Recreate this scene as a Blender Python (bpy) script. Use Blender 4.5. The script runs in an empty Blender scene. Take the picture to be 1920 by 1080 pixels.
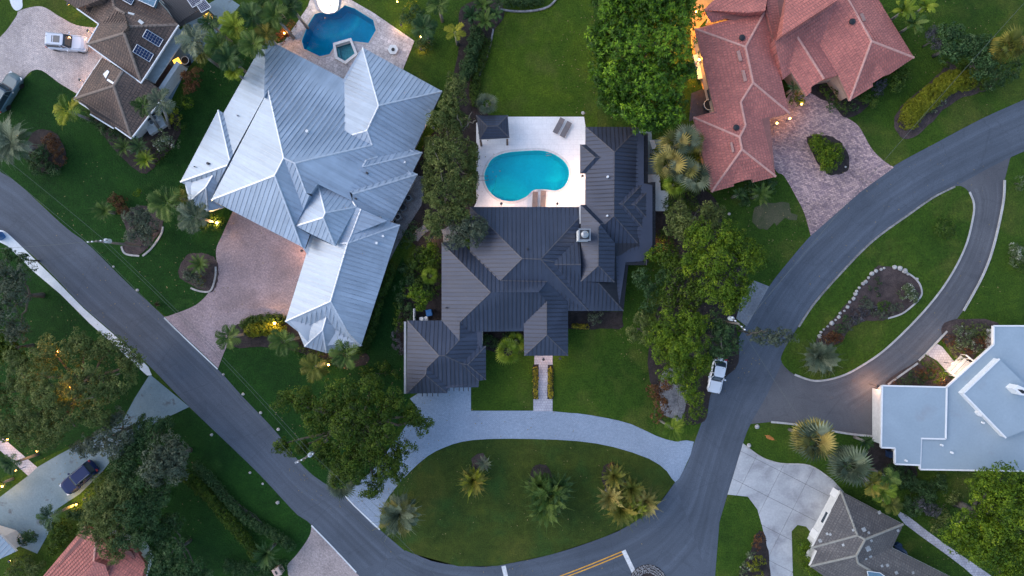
import bpy, math, random
import numpy as np
from mathutils import Vector, geometry
random.seed(7); rng = np.random.default_rng(7)
H = 80.0; F = 1280.0                      # drone height in metres, focal length in photo pixels
S = bpy.context.scene
COL = S.collection

# ------------------------------------------------------------ camera, light
cam = bpy.data.cameras.new('camera'); camo = bpy.data.objects.new('camera', cam); COL.objects.link(camo)
camo.location = (0, 0, H); camo.rotation_euler = (0, 0, 0)
cam.sensor_width = 36; cam.lens = 36 * F / 1920; cam.clip_end = 2000; cam.clip_start = 0.5
S.camera = camo
W = bpy.data.worlds.new('World'); S.world = W; W.use_nodes = True
nt = W.node_tree; bg = nt.nodes['Background']; sky = nt.nodes.new('ShaderNodeTexSky')
SUN_EL = math.radians(38); SUN_AZ = math.radians(282)       # low in the west-north-west
sky.sky_type = 'NISHITA'; sky.sun_disc = False; sky.sun_elevation = SUN_EL; sky.sun_rotation = SUN_AZ
sky.air_density = 1.3; sky.dust_density = 1.2; sky.ozone_density = 3.0
nt.links.new(sky.outputs[0], bg.inputs[0]); bg.inputs[1].default_value = 0.15
sl = bpy.data.lights.new('sun', 'SUN'); so = bpy.data.objects.new('sun', sl); COL.objects.link(so)
sl.energy = 0.72; sl.angle = math.radians(70); sl.color = (1.0, 0.82, 0.70)
sd = Vector((math.sin(SUN_AZ) * math.cos(SUN_EL), math.cos(SUN_AZ) * math.cos(SUN_EL), math.sin(SUN_EL)))
so.rotation_euler = sd.to_track_quat('Z', 'Y').to_euler()
S.view_settings.view_transform = 'Standard'; S.view_settings.look = 'None'
S.view_settings.exposure = 1.02; S.view_settings.gamma = 1.0
S.view_settings.use_curve_mapping = False
LAMP = 3.0
S.render.engine = 'CYCLES'

# ------------------------------------------------------------ helpers
def P(px, py, z=0.0):
    return Vector(((px - 960) * (H - z) / F, (540 - py) * (H - z) / F, z))
def tag(o, label=None, cat=None, group=None, kind=None):
    if label: o['label'] = label
    if cat: o['category'] = cat
    if group: o['group'] = group
    if kind: o['kind'] = kind
    return o
def thing(name, label, cat, loc=(0, 0, 0), group=None, rz=0):
    o = bpy.data.objects.new(name, None); COL.objects.link(o)
    o.location = loc; o.rotation_euler = (0, 0, rz); o.empty_display_size = .3
    return tag(o, label, cat, group)
def mesh(name, V, Fc, mats, uv=None, fm=None, tint=None, smooth=False):
    me = bpy.data.meshes.new(name)
    if isinstance(V, np.ndarray) and isinstance(Fc, np.ndarray):
        n, k = Fc.shape
        me.vertices.add(len(V)); me.vertices.foreach_set('co', V.astype(np.float32).ravel())
        me.loops.add(n * k); me.loops.foreach_set('vertex_index', Fc.astype(np.int32).ravel())
        me.polygons.add(n); me.polygons.foreach_set('loop_start', np.arange(0, n * k, k, dtype=np.int32))
        me.update(calc_edges=True)
    else:
        me.from_pydata([tuple(v) for v in V], [], [tuple(f) for f in Fc]); me.update()
    if not isinstance(mats, (list, tuple)): mats = [mats]
    for m in mats: me.materials.append(m)
    if fm is not None: me.polygons.foreach_set('material_index', np.array(fm, dtype=np.int32))
    if uv is not None:
        l = me.uv_layers.new(name='UVMap')
        idx = np.zeros(len(me.loops), dtype=np.int32); me.loops.foreach_get('vertex_index', idx)
        l.data.foreach_set('uv', np.array(uv, dtype=np.float32)[idx].ravel())
    if tint is not None:
        a = me.attributes.new('tint', 'FLOAT', 'FACE'); a.data.foreach_set('value', np.array(tint, dtype=np.float32))
    if smooth: me.polygons.foreach_set('use_smooth', np.ones(len(me.polygons), dtype=bool))
    return me
def put(name, me, parent=None, loc=(0, 0, 0), rot=(0, 0, 0), sc=(1, 1, 1)):
    o = bpy.data.objects.new(name, me); COL.objects.link(o)
    o.location = loc; o.rotation_euler = rot; o.scale = sc
    if parent: o.parent = parent
    return o
def wpos(o):
    v = Vector((0, 0, 0))
    while o: v = v + o.location; o = o.parent
    return v
def obj(name, V, Fc, mats, parent=None, **k):
    """V in world metres; stored relative to an unrotated parent"""
    if parent is not None:
        w = wpos(parent)
        V = (V - np.array(w)) if isinstance(V, np.ndarray) else [Vector(v) - w for v in V]
    return put(name, mesh(name, V, Fc, mats, **k), parent)
class MB:
    def __init__(s): s.V = []; s.F = []; s.M = []
    def add(s, V, Fc, m=0):
        n = len(s.V); s.V += [Vector(v) for v in V]; s.F += [tuple(i + n for i in f) for f in Fc]; s.M += [m] * len(Fc)
    def box(s, c, sz, rz=0, m=0, top=1.0):
        cx, cy, cz = c; a, b, h = sz[0] / 2, sz[1] / 2, sz[2] / 2; ca, sa = math.cos(rz), math.sin(rz); V = []
        for z, t in ((-h, 1), (h, top)):
            for x, y in ((-a, -b), (a, -b), (a, b), (-a, b)):
                x *= t; y *= t; V.append((cx + x * ca - y * sa, cy + x * sa + y * ca, cz + z))
        s.add(V, [(0, 3, 2, 1), (4, 5, 6, 7), (0, 1, 5, 4), (1, 2, 6, 5), (2, 3, 7, 6), (3, 0, 4, 7)], m)
    def tube(s, pts, r, n=6, m=0, cap=True):
        pts = [Vector(p) for p in pts]
        if not isinstance(r, (list, tuple)): r = [r] * len(pts)
        V = []
        for i, p in enumerate(pts):
            d = (pts[min(i + 1, len(pts) - 1)] - pts[max(i - 1, 0)]).normalized()
            u = d.cross(Vector((0, 0, 1)));
            if u.length < 1e-3: u = Vector((1, 0, 0))
            u.normalize(); v = d.cross(u)
            for k in range(n):
                a = 2 * math.pi * k / n; V.append(p + (u * math.cos(a) + v * math.sin(a)) * r[i])
        Fc = [(i * n + k, i * n + (k + 1) % n, (i + 1) * n + (k + 1) % n, (i + 1) * n + k) for i in range(len(pts) - 1) for k in range(n)]
        if cap: Fc += [tuple(range(n))[::-1], tuple((len(pts) - 1) * n + k for k in range(n))]
        s.add(V, Fc, m)
    def cyl(s, c, r, h, n=16, m=0, r2=None):
        c = Vector(c); r2 = r if r2 is None else r2; V = []
        for z, q in ((0, r), (h, r2)):
            V += [c + Vector((math.cos(2 * math.pi * k / n) * q, math.sin(2 * math.pi * k / n) * q, z)) for k in range(n)]
        s.add(V, [(k, (k + 1) % n, n + (k + 1) % n, n + k) for k in range(n)] + [tuple(range(n))[::-1], tuple(range(n, 2 * n))], m)
    def prism(s, poly, z0, z1, m=0, ms=None):
        """poly: list of (x,y) world"""
        n = len(poly); V = [Vector((x, y, z1)) for x, y in poly] + [Vector((x, y, z0)) for x, y in poly]
        T = geometry.tessellate_polygon([[Vector((x, y, 0)) for x, y in poly]])
        s.add(V, [t for t in T], m)
        base = len(s.V) - 2 * n
        for i in range(n):
            j = (i + 1) % n; s.F.append((base + i, base + j, base + n + j, base + n + i)); s.M.append(m if ms is None else ms)
    def loft(s, rings, m=0, cap=True):
        n = len(rings[0]); V = [v for r in rings for v in r]
        Fc = [(i * n + k, i * n + (k + 1) % n, (i + 1) * n + (k + 1) % n, (i + 1) * n + k) for i in range(len(rings) - 1) for k in range(n)]
        if cap: Fc += [tuple((len(rings) - 1) * n + k for k in range(n))]
        s.add(V, Fc, m)
    def build(s, name, mats, parent=None, local=False, smooth=False, uv=None):
        fm = s.M if isinstance(mats, (list, tuple)) else None
        if local: return put(name, mesh(name, s.V, s.F, mats, fm=fm, smooth=smooth, uv=uv), parent)
        return obj(name, s.V, s.F, mats, parent, fm=fm, smooth=smooth, uv=uv)
def smooth(pts, closed=True, n=5):
    out = []; N = len(pts); R = range(N) if closed else range(N - 1)
    g = (lambda i: pts[i % N]) if closed else (lambda i: pts[max(0, min(N - 1, i))])
    for i in R:
        p0, p1, p2, p3 = g(i - 1), g(i), g(i + 1), g(i + 2)
        for k in range(n):
            t = k / n
            out.append(tuple(.5 * (2 * p1[a] + (p2[a] - p0[a]) * t + (2 * p0[a] - 5 * p1[a] + 4 * p2[a] - p3[a]) * t * t + (3 * p1[a] - p0[a] - 3 * p2[a] + p3[a]) * t ** 3) for a in (0, 1)))
    if not closed: out.append(tuple(pts[-1]))
    return out
def W2(pts, z=0): return [tuple(P(x, y, z))[:2] for x, y in pts]
def area(w): return sum(w[i][0] * w[(i + 1) % len(w)][1] - w[(i + 1) % len(w)][0] * w[i][1] for i in range(len(w))) / 2
def jit(w, amt):
    """roughen an outline (world) so lawn edges are not drawn with a ruler"""
    out = []
    for i, a in enumerate(w):
        b = w[(i + 1) % len(w)]; L = math.dist(a, b); k = max(1, int(L / .7))
        for j in range(k):
            t = j / k; out.append((a[0] + (b[0] - a[0]) * t + random.uniform(-amt, amt), a[1] + (b[1] - a[1]) * t + random.uniform(-amt, amt)))
    return out
def sheet(name, pts, z, mat, label=None, cat=None, kind='structure', th=None, sm=False, rough=0, holes=(), parent=None):
    w = W2(smooth(pts) if sm else pts)
    if area(w) < 0: w = w[::-1]
    if rough: w = jit(w, rough)
    loops = [w] + [W2(h)[::-1] if area(W2(h)) > 0 else W2(h) for h in holes]
    V = [Vector((x, y, z)) for l in loops for x, y in l]
    T = geometry.tessellate_polygon([[Vector((x, y, 0)) for x, y in l] for l in loops])
    Fc = []
    for t in T:
        a, b, c = (V[i] for i in t)
        Fc.append(tuple(t) if (b - a).cross(c - a).z > 0 else tuple(t)[::-1])
    if th:
        off = 0
        for l in loops:
            n = len(l); b0 = len(V); V += [Vector((x, y, z - th)) for x, y in l]
            for i in range(n):
                j = (i + 1) % n; Fc.append((off + j, off + i, b0 + i, b0 + j))
            off += n if b0 == len(V) - n and False else 0
            break
    o = obj(name, V, Fc, mat, parent)
    return tag(o, label, cat, None, kind if parent is None else None)

# ------------------------------------------------------------ materials
MATS = {}
def nmat(name):
    m = bpy.data.materials.new(name); m.use_nodes = True; t = m.node_tree; t.nodes.clear()
    out = t.nodes.new('ShaderNodeOutputMaterial'); b = t.nodes.new('ShaderNodeBsdfPrincipled'); t.links.new(b.outputs[0], out.inputs[0])
    MATS[name] = m
    return m, t, b
def N(t, typ, **k):
    n = t.nodes.new(typ)
    for a, v in k.items():
        if a.startswith('i_'): n.inputs[a[2:].replace('_', ' ')].default_value = v
        else: setattr(n, a, v)
    return n
def L(t, a, b): t.links.new(a, b)
def ramp(t, stops, src):
    M = max(max(c) for _, c in stops)
    if M > 1:                                   # colour ramps clamp at 1, so scale down and back up
        v = t.nodes.new('ShaderNodeVectorMath'); v.operation = 'SCALE'; v.inputs['Scale'].default_value = M
        L(t, ramp(t, [(p, tuple(x / M for x in c)) for p, c in stops], src), v.inputs[0]); return v.outputs[0]
    r = t.nodes.new('ShaderNodeValToRGB'); e = r.color_ramp.elements
    while len(e) > 1: e.remove(e[-1])
    e[0].position = stops[0][0]; e[0].color = (*stops[0][1], 1)
    for p, c in stops[1:]:
        x = e.new(p); x.color = (*c, 1)
    L(t, src, r.inputs[0]); return r.outputs[0]
def gr(v): return (v, v, v)
def mix(t, a, b, f, mode='MIX'):
    m = t.nodes.new('ShaderNodeMix'); m.data_type = 'RGBA'; m.blend_type = mode
    for s, v in ((m.inputs[6], a), (m.inputs[7], b), (m.inputs[0], f)):
        if hasattr(v, 'is_linked') or hasattr(v, 'links'): L(t, v, s)
        elif isinstance(v, tuple): s.default_value = (*v, 1)
        else: s.default_value = v
    return m.outputs[2]
def coords(t, rot=0, scale=(1, 1, 1), uv=False):
    g = t.nodes.new('ShaderNodeTexCoord') if uv else t.nodes.new('ShaderNodeNewGeometry')
    m = t.nodes.new('ShaderNodeMapping'); m.inputs['Rotation'].default_value = (0, 0, rot); m.inputs['Scale'].default_value = scale
    L(t, g.outputs['UV' if uv else 'Position'], m.inputs[0]); return m.outputs[0]
def noise(t, c, scale, detail=4, rough=.55, dist=0):
    n = N(t, 'ShaderNodeTexNoise'); n.inputs['Scale'].default_value = scale; n.inputs['Detail'].default_value = detail
    n.inputs['Roughness'].default_value = rough; n.inputs['Distortion'].default_value = dist
    L(t, c, n.inputs['Vector']); return n.outputs[0]
def bump(t, b, h, strength=.3, dist=.05):
    n = N(t, 'ShaderNodeBump'); n.inputs['Strength'].default_value = strength; n.inputs['Distance'].default_value = dist
    L(t, h, n.inputs['Height']); L(t, n.outputs[0], b.inputs['Normal'])
def simple(name, c, rough=.6, metal=0, var=.12, scale=3, emis=None, es=0, spec=.5, coat=0):
    m, t, b = nmat(name)
    n = noise(t, coords(t), scale, 5)
    lo = tuple(max(0, x * (1 - var)) for x in c); hi = tuple(x * (1 + var) for x in c)
    L(t, ramp(t, [(.3, lo), (.7, hi)], n), b.inputs['Base Color'])
    b.inputs['Roughness'].default_value = rough; b.inputs['Metallic'].default_value = metal
    b.inputs['Specular IOR Level'].default_value = spec; b.inputs['Coat Weight'].default_value = coat
    if emis: b.inputs['Emission Color'].default_value = (*emis, 1); b.inputs['Emission Strength'].default_value = es
    return m
def mottled(name, stops, scale, rough=.9, fine=18, fs=.35, bmp=.4, bd=.05, second=None, spec=.3, rot=0, stretch=(1, 1, 1)):
    """colour from a broad noise, broken up with a fine one"""
    m, t, b = nmat(name); c = coords(t, rot, stretch)
    n1 = noise(t, c, scale, 6, .6, .6); col = ramp(t, stops, n1)
    if second:
        n3 = noise(t, c, second[0], 4, .6, .3); f = ramp(t, [(second[1], gr(0)), (second[2], gr(1))], n3); col = mix(t, col, second[3], f)
    n2 = noise(t, coords(t), fine, 5, .7)
    k = ramp(t, [(.25, gr(1 - fs)), (.75, gr(1 + fs))], n2); col = mix(t, col, k, 1.0, 'MULTIPLY')
    if 'lawn' in name:
        n4 = noise(t, coords(t), .9, 5, .75, .8); col = mix(t, col, ramp(t, [(.3, (.70, .74, .66)), (.5, gr(1)), (.72, (1.45, 1.28, 1.15))], n4), 1.0, 'MULTIPLY')
    L(t, col, b.inputs['Base Color']); b.inputs['Roughness'].default_value = rough; b.inputs['Specular IOR Level'].default_value = spec
    bump(t, b, n2, bmp, bd); return m

grass = mottled('lawn_grass', [(.25, (.018, .046, .006)), (.5, (.033, .073, .007)), (.75, (.058, .100, .009))], .075, fine=5.5, fs=.62, bmp=1, bd=.16,
                second=(.16, .52, .74, (.080, .096, .018)), spec=.15)
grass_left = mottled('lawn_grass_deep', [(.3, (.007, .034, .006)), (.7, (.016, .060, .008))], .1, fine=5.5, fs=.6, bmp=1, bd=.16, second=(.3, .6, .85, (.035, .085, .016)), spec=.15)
grass_bright = mottled('lawn_grass_bright', [(.3, (.030, .072, .006)), (.7, (.070, .112, .008))], .12, fine=5.5, fs=.62, bmp=1, bd=.16, second=(.22, .5, .75, (.085, .10, .022)), spec=.15)
mulch = mottled('mulch', [(.3, (.035, .026, .026)), (.7, (.085, .062, .058))], 1.2, fine=9, fs=.6, bmp=.8, bd=.08)
mulch_dark = mottled('mulch_dark', [(.3, (.015, .012, .012)), (.7, (.045, .034, .032))], 1.2, fine=9, fs=.6, bmp=.8, bd=.08)
gravel = mottled('gravel', [(.3, (.12, .12, .13)), (.7, (.26, .25, .25))], .8, fine=8, fs=.6, bmp=.7, bd=.06)
dirt = mottled('dry_soil', [(.3, (.035, .052, .018)), (.7, (.085, .080, .045))], .5, fine=7, fs=.45)

def asphalt(name, c0, c1):
    m, t, b = nmat(name); c = coords(t)
    n1 = noise(t, c, .12, 5, .6, .5); col = ramp(t, [(.3, c0), (.7, c1)], n1)
    uvc = coords(t, 0, (1, 1, 1), True)
    s = noise(t, coords(t, 0, (7, .02, 1), True), 1.0, 4, .6)                 # wheel-worn streaks along the road
    st = ramp(t, [(.32, gr(.74)), (.5, gr(1)), (.68, gr(1.32))], s); col = mix(t, col, st, .85, 'MULTIPLY')
    p = noise(t, c, .5, 3, .5, 1.5); pt = ramp(t, [(.58, gr(1)), (.66, gr(.82))], p); col = mix(t, col, pt, .5, 'MULTIPLY')
    n2 = noise(t, c, 14, 4, .8); k = ramp(t, [(.3, gr(.68)), (.7, gr(1.32))], n2); col = mix(t, col, k, 1.0, 'MULTIPLY')
    v = N(t, 'ShaderNodeTexVoronoi', feature='DISTANCE_TO_EDGE'); v.inputs['Scale'].default_value = .22
    wob = noise(t, c, 1.2, 4); mv = N(t, 'ShaderNodeVectorMath', operation='ADD'); cc = N(t, 'ShaderNodeCombineXYZ'); L(t, wob, cc.inputs[0]); L(t, wob, cc.inputs[1])
    L(t, c, mv.inputs[0]); L(t, cc.outputs[0], mv.inputs[1]); L(t, mv.outputs[0], v.inputs['Vector'])
    ck = ramp(t, [(0, gr(.72)), (.012, gr(1))], v.outputs[0]); col = mix(t, col, ck, .6, 'MULTIPLY')
    L(t, col, b.inputs['Base Color']); b.inputs['Roughness'].default_value = .75; b.inputs['Specular IOR Level'].default_value = .4
    bump(t, b, n2, .4, .03); return m
road_m = asphalt('asphalt', (.054, .067, .088), (.080, .097, .125))
drive_asph = asphalt('asphalt_driveway', (.068, .070, .080), (.110, .112, .122))

def pavers(name, c1, c2, mortar, rot=0, w=.24, h=.12, broad=((.35, gr(.8)), (.65, gr(1.2))), bs=.25, fine=.35):
    m, t, b = nmat(name); c = coords(t, rot)
    br = N(t, 'ShaderNodeTexBrick'); L(t, c, br.inputs['Vector']); br.inputs['Scale'].default_value = 1
    br.inputs['Brick Width'].default_value = w; br.inputs['Row Height'].default_value = h; br.inputs['Mortar Size'].default_value = .012
    br.inputs['Mortar Smooth'].default_value = .3; br.inputs['Bias'].default_value = 0
    br.inputs['Color1'].default_value = (*c1, 1); br.inputs['Color2'].default_value = (*c2, 1); br.inputs['Mortar'].default_value = (*mortar, 1)
    n1 = noise(t, coords(t), bs, 5, .65, .5); col = mix(t, br.outputs[0], ramp(t, list(broad), n1), 1.0, 'MULTIPLY')
    n2 = noise(t, coords(t), 5, 4, .8); col = mix(t, col, ramp(t, [(.3, gr(1 - fine)), (.7, gr(1 + fine))], n2), 1.0, 'MULTIPLY')
    L(t, col, b.inputs['Base Color']); b.inputs['Roughness'].default_value = .8
    inv = N(t, 'ShaderNodeMath', operation='SUBTRACT'); inv.inputs[0].default_value = 1; L(t, br.outputs['Fac'], inv.inputs[1])
    bump(t, b, inv.outputs[0], .12, .01); return m
pav_pink = pavers('pavers_pink', (.35, .26, .26), (.28, .215, .225), (.13, .1, .1), .5)
pav_blue = pavers('pavers_grey', (.27, .325, .41), (.23, .29, .37), (.16, .20, .25), 0, broad=((.35, gr(.92)), (.65, gr(1.07))), bs=.2, fine=.22)
pav_mix = pavers('pavers_mixed', (.45, .305, .275), (.195, .13, .145), (.11, .09, .095), .3, .36, .2, bs=.2, fine=.55)
pav_tl = pavers('pavers_buff', (.52, .44, .41), (.40, .345, .335), (.17, .14, .13), .6, .3, .18, bs=.2, fine=.35)
pav_apron = pavers('pavers_apron', (.40, .32, .30), (.31, .25, .24), (.18, .16, .15), .7)
pav_path = pavers('pavers_path', (.42, .41, .45), (.35, .345, .39), (.15, .14, .15), 0, .3, .3, bs=.5, fine=.15)
deck_m = pavers('deck_slabs', (.82, .80, .79), (.79, .77, .76), (.66, .64, .63), 0, .9, .6, ((.35, gr(.93)), (.65, gr(1.06))), .3, .07)
travertine = pavers('travertine', (.50, .46, .46), (.38, .355, .36), (.18, .16, .16), .49, .5, .5, bs=.6, fine=.4)
concrete = mottled('concrete', [(.3, (.29, .30, .31)), (.5, (.38, .39, .40)), (.7, (.47, .47, .47))], .22, fine=5, fs=.14, bmp=.2, second=(.4, .50, .74, (.235, .235, .25)), rough=.85)
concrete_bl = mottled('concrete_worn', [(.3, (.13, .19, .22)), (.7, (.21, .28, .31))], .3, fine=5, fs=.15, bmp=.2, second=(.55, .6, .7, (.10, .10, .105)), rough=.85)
concrete_pale = mottled('concrete_pale', [(.3, (.55, .58, .60)), (.7, (.70, .72, .72))], .6, fine=6, fs=.12, bmp=.2, rough=.85)
steelpad = mottled('parking_pad', [(.3, (.13, .14, .16)), (.7, (.24, .25, .27))], .5, fine=5, fs=.35, bmp=.3, rough=.7)
kerb_m = mottled('kerb_concrete', [(.3, (.30, .29, .28)), (.7, (.46, .45, .43))], 1, fine=8, fs=.2, bmp=.2)
kerb_worn = mottled('kerb_worn', [(.3, (.13, .13, .13)), (.7, (.30, .29, .28))], .8, fine=5, fs=.5, bmp=.4)
rock_m = mottled('pale_rock', [(.3, (.26, .25, .24)), (.7, (.52, .50, .47))], 1.5, fine=7, fs=.3, bmp=.8, bd=.1)
cobble_m = mottled('cobble', [(.3, (.10, .10, .11)), (.7, (.34, .34, .35))], 4, fine=9, fs=.2, bmp=.4)
yellow_paint = mottled('yellow_paint', [(.3, (.52, .24, .03)), (.7, (.72, .36, .05))], 2, fine=8, fs=.3, bmp=.1)
white_paint = mottled('white_road_paint', [(.3, (.48, .48, .48)), (.7, (.66, .66, .66))], 2, fine=8, fs=.2, bmp=.1)

def metal_roof(name, c, pitch, metal=.35, rough=.38, var=.10, streak=.14, seamdark=.8):
    m, t, b = nmat(name)
    uvn = t.nodes.new('ShaderNodeTexCoord'); sep = N(t, 'ShaderNodeSeparateXYZ'); L(t, uvn.outputs['UV'], sep.inputs[0])
    d = N(t, 'ShaderNodeMath', operation='DIVIDE'); L(t, sep.outputs[0], d.inputs[0]); d.inputs[1].default_value = pitch
    fl = N(t, 'ShaderNodeMath', operation='FLOOR'); L(t, d.outputs[0], fl.inputs[0])
    wn = N(t, 'ShaderNodeTexWhiteNoise', noise_dimensions='1D'); L(t, fl.outputs[0], wn.inputs['W'])
    base = ramp(t, [(0, tuple(x * (1 - var) for x in c)), (1, tuple(x * (1 + var) for x in c))], wn.outputs[0])
    s = noise(t, coords(t, 0, (3, .25, 1), True), 1.4, 5, .65); base = mix(t, base, ramp(t, [(.3, gr(1 - streak)), (.7, gr(1 + streak))], s), 1.0, 'MULTIPLY')
    g = noise(t, coords(t), .35, 5, .6, .4); base = mix(t, base, ramp(t, [(.35, gr(.88)), (.65, gr(1.08))], g), 1.0, 'MULTIPLY')
    L(t, base, b.inputs['Base Color']); b.inputs['Metallic'].default_value = metal
    rr_ = ramp(t, [(.3, gr(rough - .05)), (.7, gr(rough + .1))], g); L(t, rr_, b.inputs['Roughness'])
    fr = N(t, 'ShaderNodeMath', operation='FRACT'); L(t, d.outputs[0], fr.inputs[0])
    o = noise(t, coords(t, 0, (1.5, 1.5, 1), True), 1.5, 2); bump(t, b, o, .25, .02)
    return m
silver = metal_roof('silver_standing_seam', (.345, .405, .475), .50, .28, .44, .07, .09)
silver_seam = simple('silver_seam', (.36, .39, .43), .4, .5)
silver_ridge = simple('silver_ridge', (.56, .58, .60), .35, .5)
dark_roof = metal_roof('charcoal_standing_seam', (.044, .053, .080), .46, .3, .44, .08, .12)
dark_seam = simple('charcoal_seam', (.028, .027, .032), .4, .3)
dark_ridge = simple('charcoal_ridge', (.085, .08, .088), .45, .3)
shaded_black_roof = simple('shaded_black_roof', (.016, .017, .024), .55, .1)
def tile_roof(name, c1, c2, mortar, w=.30, h=.38, var=((.3, (.8, .8, .8)), (.7, (1.2, 1.15, 1.1))), stain=None, br_=.5):
    m, t, b = nmat(name); c = coords(t, 0, (1, 1, 1), True)
    br = N(t, 'ShaderNodeTexBrick'); L(t, c, br.inputs['Vector']); br.inputs['Scale'].default_value = 1; br.inputs['Mortar Size'].default_value = .025
    br.inputs['Brick Width'].default_value = w; br.inputs['Row Height'].default_value = h; br.inputs['Mortar Smooth'].default_value = .6
    br.inputs['Color1'].default_value = (*c1, 1); br.inputs['Color2'].default_value = (*c2, 1); br.inputs['Mortar'].default_value = (*mortar, 1)
    n1 = noise(t, coords(t), .35, 5, .65, .4); col = mix(t, br.outputs[0], ramp(t, list(var), n1), 1.0, 'MULTIPLY')
    n2 = noise(t, coords(t), 4, 4, .8); col = mix(t, col, ramp(t, [(.3, gr(.8)), (.7, gr(1.2))], n2), 1.0, 'MULTIPLY')
    if stain:
        n3 = noise(t, coords(t, 0, (1, 2.2, 1), True), .55, 5, .7); col = mix(t, col, stain[0], ramp(t, [(stain[1], gr(0)), (stain[2], gr(.8))], n3))
    L(t, col, b.inputs['Base Color']); b.inputs['Roughness'].default_value = .75; b.inputs['Specular IOR Level'].default_value = .35
    w_ = N(t, 'ShaderNodeTexWave', wave_type='BANDS', bands_direction='X', wave_profile='SIN'); L(t, c, w_.inputs['Vector']); w_.inputs['Scale'].default_value = .5 / w * .64
    bump(t, b, w_.outputs[0], br_, .05); return m
terra = tile_roof('terracotta_tiles', (.48, .165, .135), (.37, .13, .112), (.20, .09, .08))
terra_ridge = simple('terracotta_ridge', (.52, .27, .22), .7, var=.15)
brown_t = tile_roof('brown_tiles', (.155, .105, .082), (.115, .080, .066), (.04, .03, .028), .3, .34, stain=((.06, .05, .045), .5, .7))
brown_ridge = simple('brown_ridge', (.20, .15, .12), .8, var=.2)
grey_t = tile_roof('grey_shingles', (.135, .128, .125), (.105, .10, .10), (.06, .055, .055), .3, .28, stain=((.075, .07, .07), .5, .7))
grey_ridge = simple('grey_ridge', (.24, .23, .20), .8, var=.15)
tile_lip = simple('tile_lip_terracotta', (.30, .125, .105), .8); tile_lip_b = simple('tile_lip_brown', (.085, .06, .05), .8); tile_lip_g = simple('tile_lip_grey', (.085, .08, .08), .8)
flat_white = mottled('flat_white_roof', [(.3, (.245, .31, .36)), (.7, (.30, .37, .43))], .15, fine=4, fs=.06, bmp=.08, second=(.2, .60, .85, (.24, .24, .25)), rough=.6)
white_trim = simple('white_trim', (.72, .72, .72), .5, var=.05); pale_wall = simple('pale_stucco', (.58, .58, .57), .8, var=.08); pink_wall = simple('pink_stucco', (.42, .30, .24), .8, var=.1)
dark_trim = simple('dark_trim', (.03, .03, .035), .5); grey_metal = simple('grey_metal', (.30, .31, .32), .45, .6); black_m = simple('black_plastic', (.012, .012, .014), .5)
brown_wood = simple('brown_wood', (.11, .065, .045), .7, var=.3, scale=6); weath_wood = simple('weathered_wood', (.16, .14, .12), .8, var=.3, scale=6)
bark = mottled('bark', [(.3, (.05, .045, .038)), (.7, (.14, .125, .105))], 1.5, fine=6, fs=.4, bmp=.6); palm_bark = mottled('palm_bark', [(.3, (.15, .135, .12)), (.7, (.30, .275, .25))], 2, fine=6, fs=.3, bmp=.5)
glass_dark = simple('dark_glass', (.022, .038, .055), .12, 0, var=.02, spec=.8); glass_blue = simple('glass_skylight', (.10, .18, .24), .08, 0, spec=.9)
blue_plastic = simple('blue_plastic', (.02, .12, .32), .4)
def lampmat(name, c, s):
    m, t, b = nmat(name); b.inputs['Base Color'].default_value = (*c, 1); b.inputs['Emission Color'].default_value = (*c, 1); b.inputs['Emission Strength'].default_value = s; return m
lamp_warm = lampmat('lit_bulb', (1, .50, .13), 9); lamp_amber = lampmat('amber_lit_panel', (1, .50, .06), 1.3)

# leaves: light/dark variation is a property of each leaf clump; inner rosette leaves carry painted shade
def leafmat(name, stops, rough=.5, random_obj=False, transl=.25):
    m, t, b = nmat(name)
    if random_obj: a = N(t, 'ShaderNodeObjectInfo').outputs['Random']
    else: a = N(t, 'ShaderNodeAttribute', attribute_name='tint').outputs['Fac']
    n = noise(t, coords(t), 1.1, 3); col = ramp(t, stops, a)
    col = mix(t, col, ramp(t, [(.3, gr(.75)), (.7, gr(1.3))], n), 1.0, 'MULTIPLY')
    L(t, col, b.inputs['Base Color']); b.inputs['Roughness'].default_value = rough; b.inputs['Specular IOR Level'].default_value = .16
    tr = N(t, 'ShaderNodeBsdfTranslucent'); L(t, col, tr.inputs[0]); mx = N(t, 'ShaderNodeMixShader'); mx.inputs[0].default_value = transl
    out = [x for x in t.nodes if x.type == 'OUTPUT_MATERIAL'][0]
    L(t, b.outputs[0], mx.inputs[1]); L(t, tr.outputs[0], mx.inputs[2]); L(t, mx.outputs[0], out.inputs[0]); return m
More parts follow.
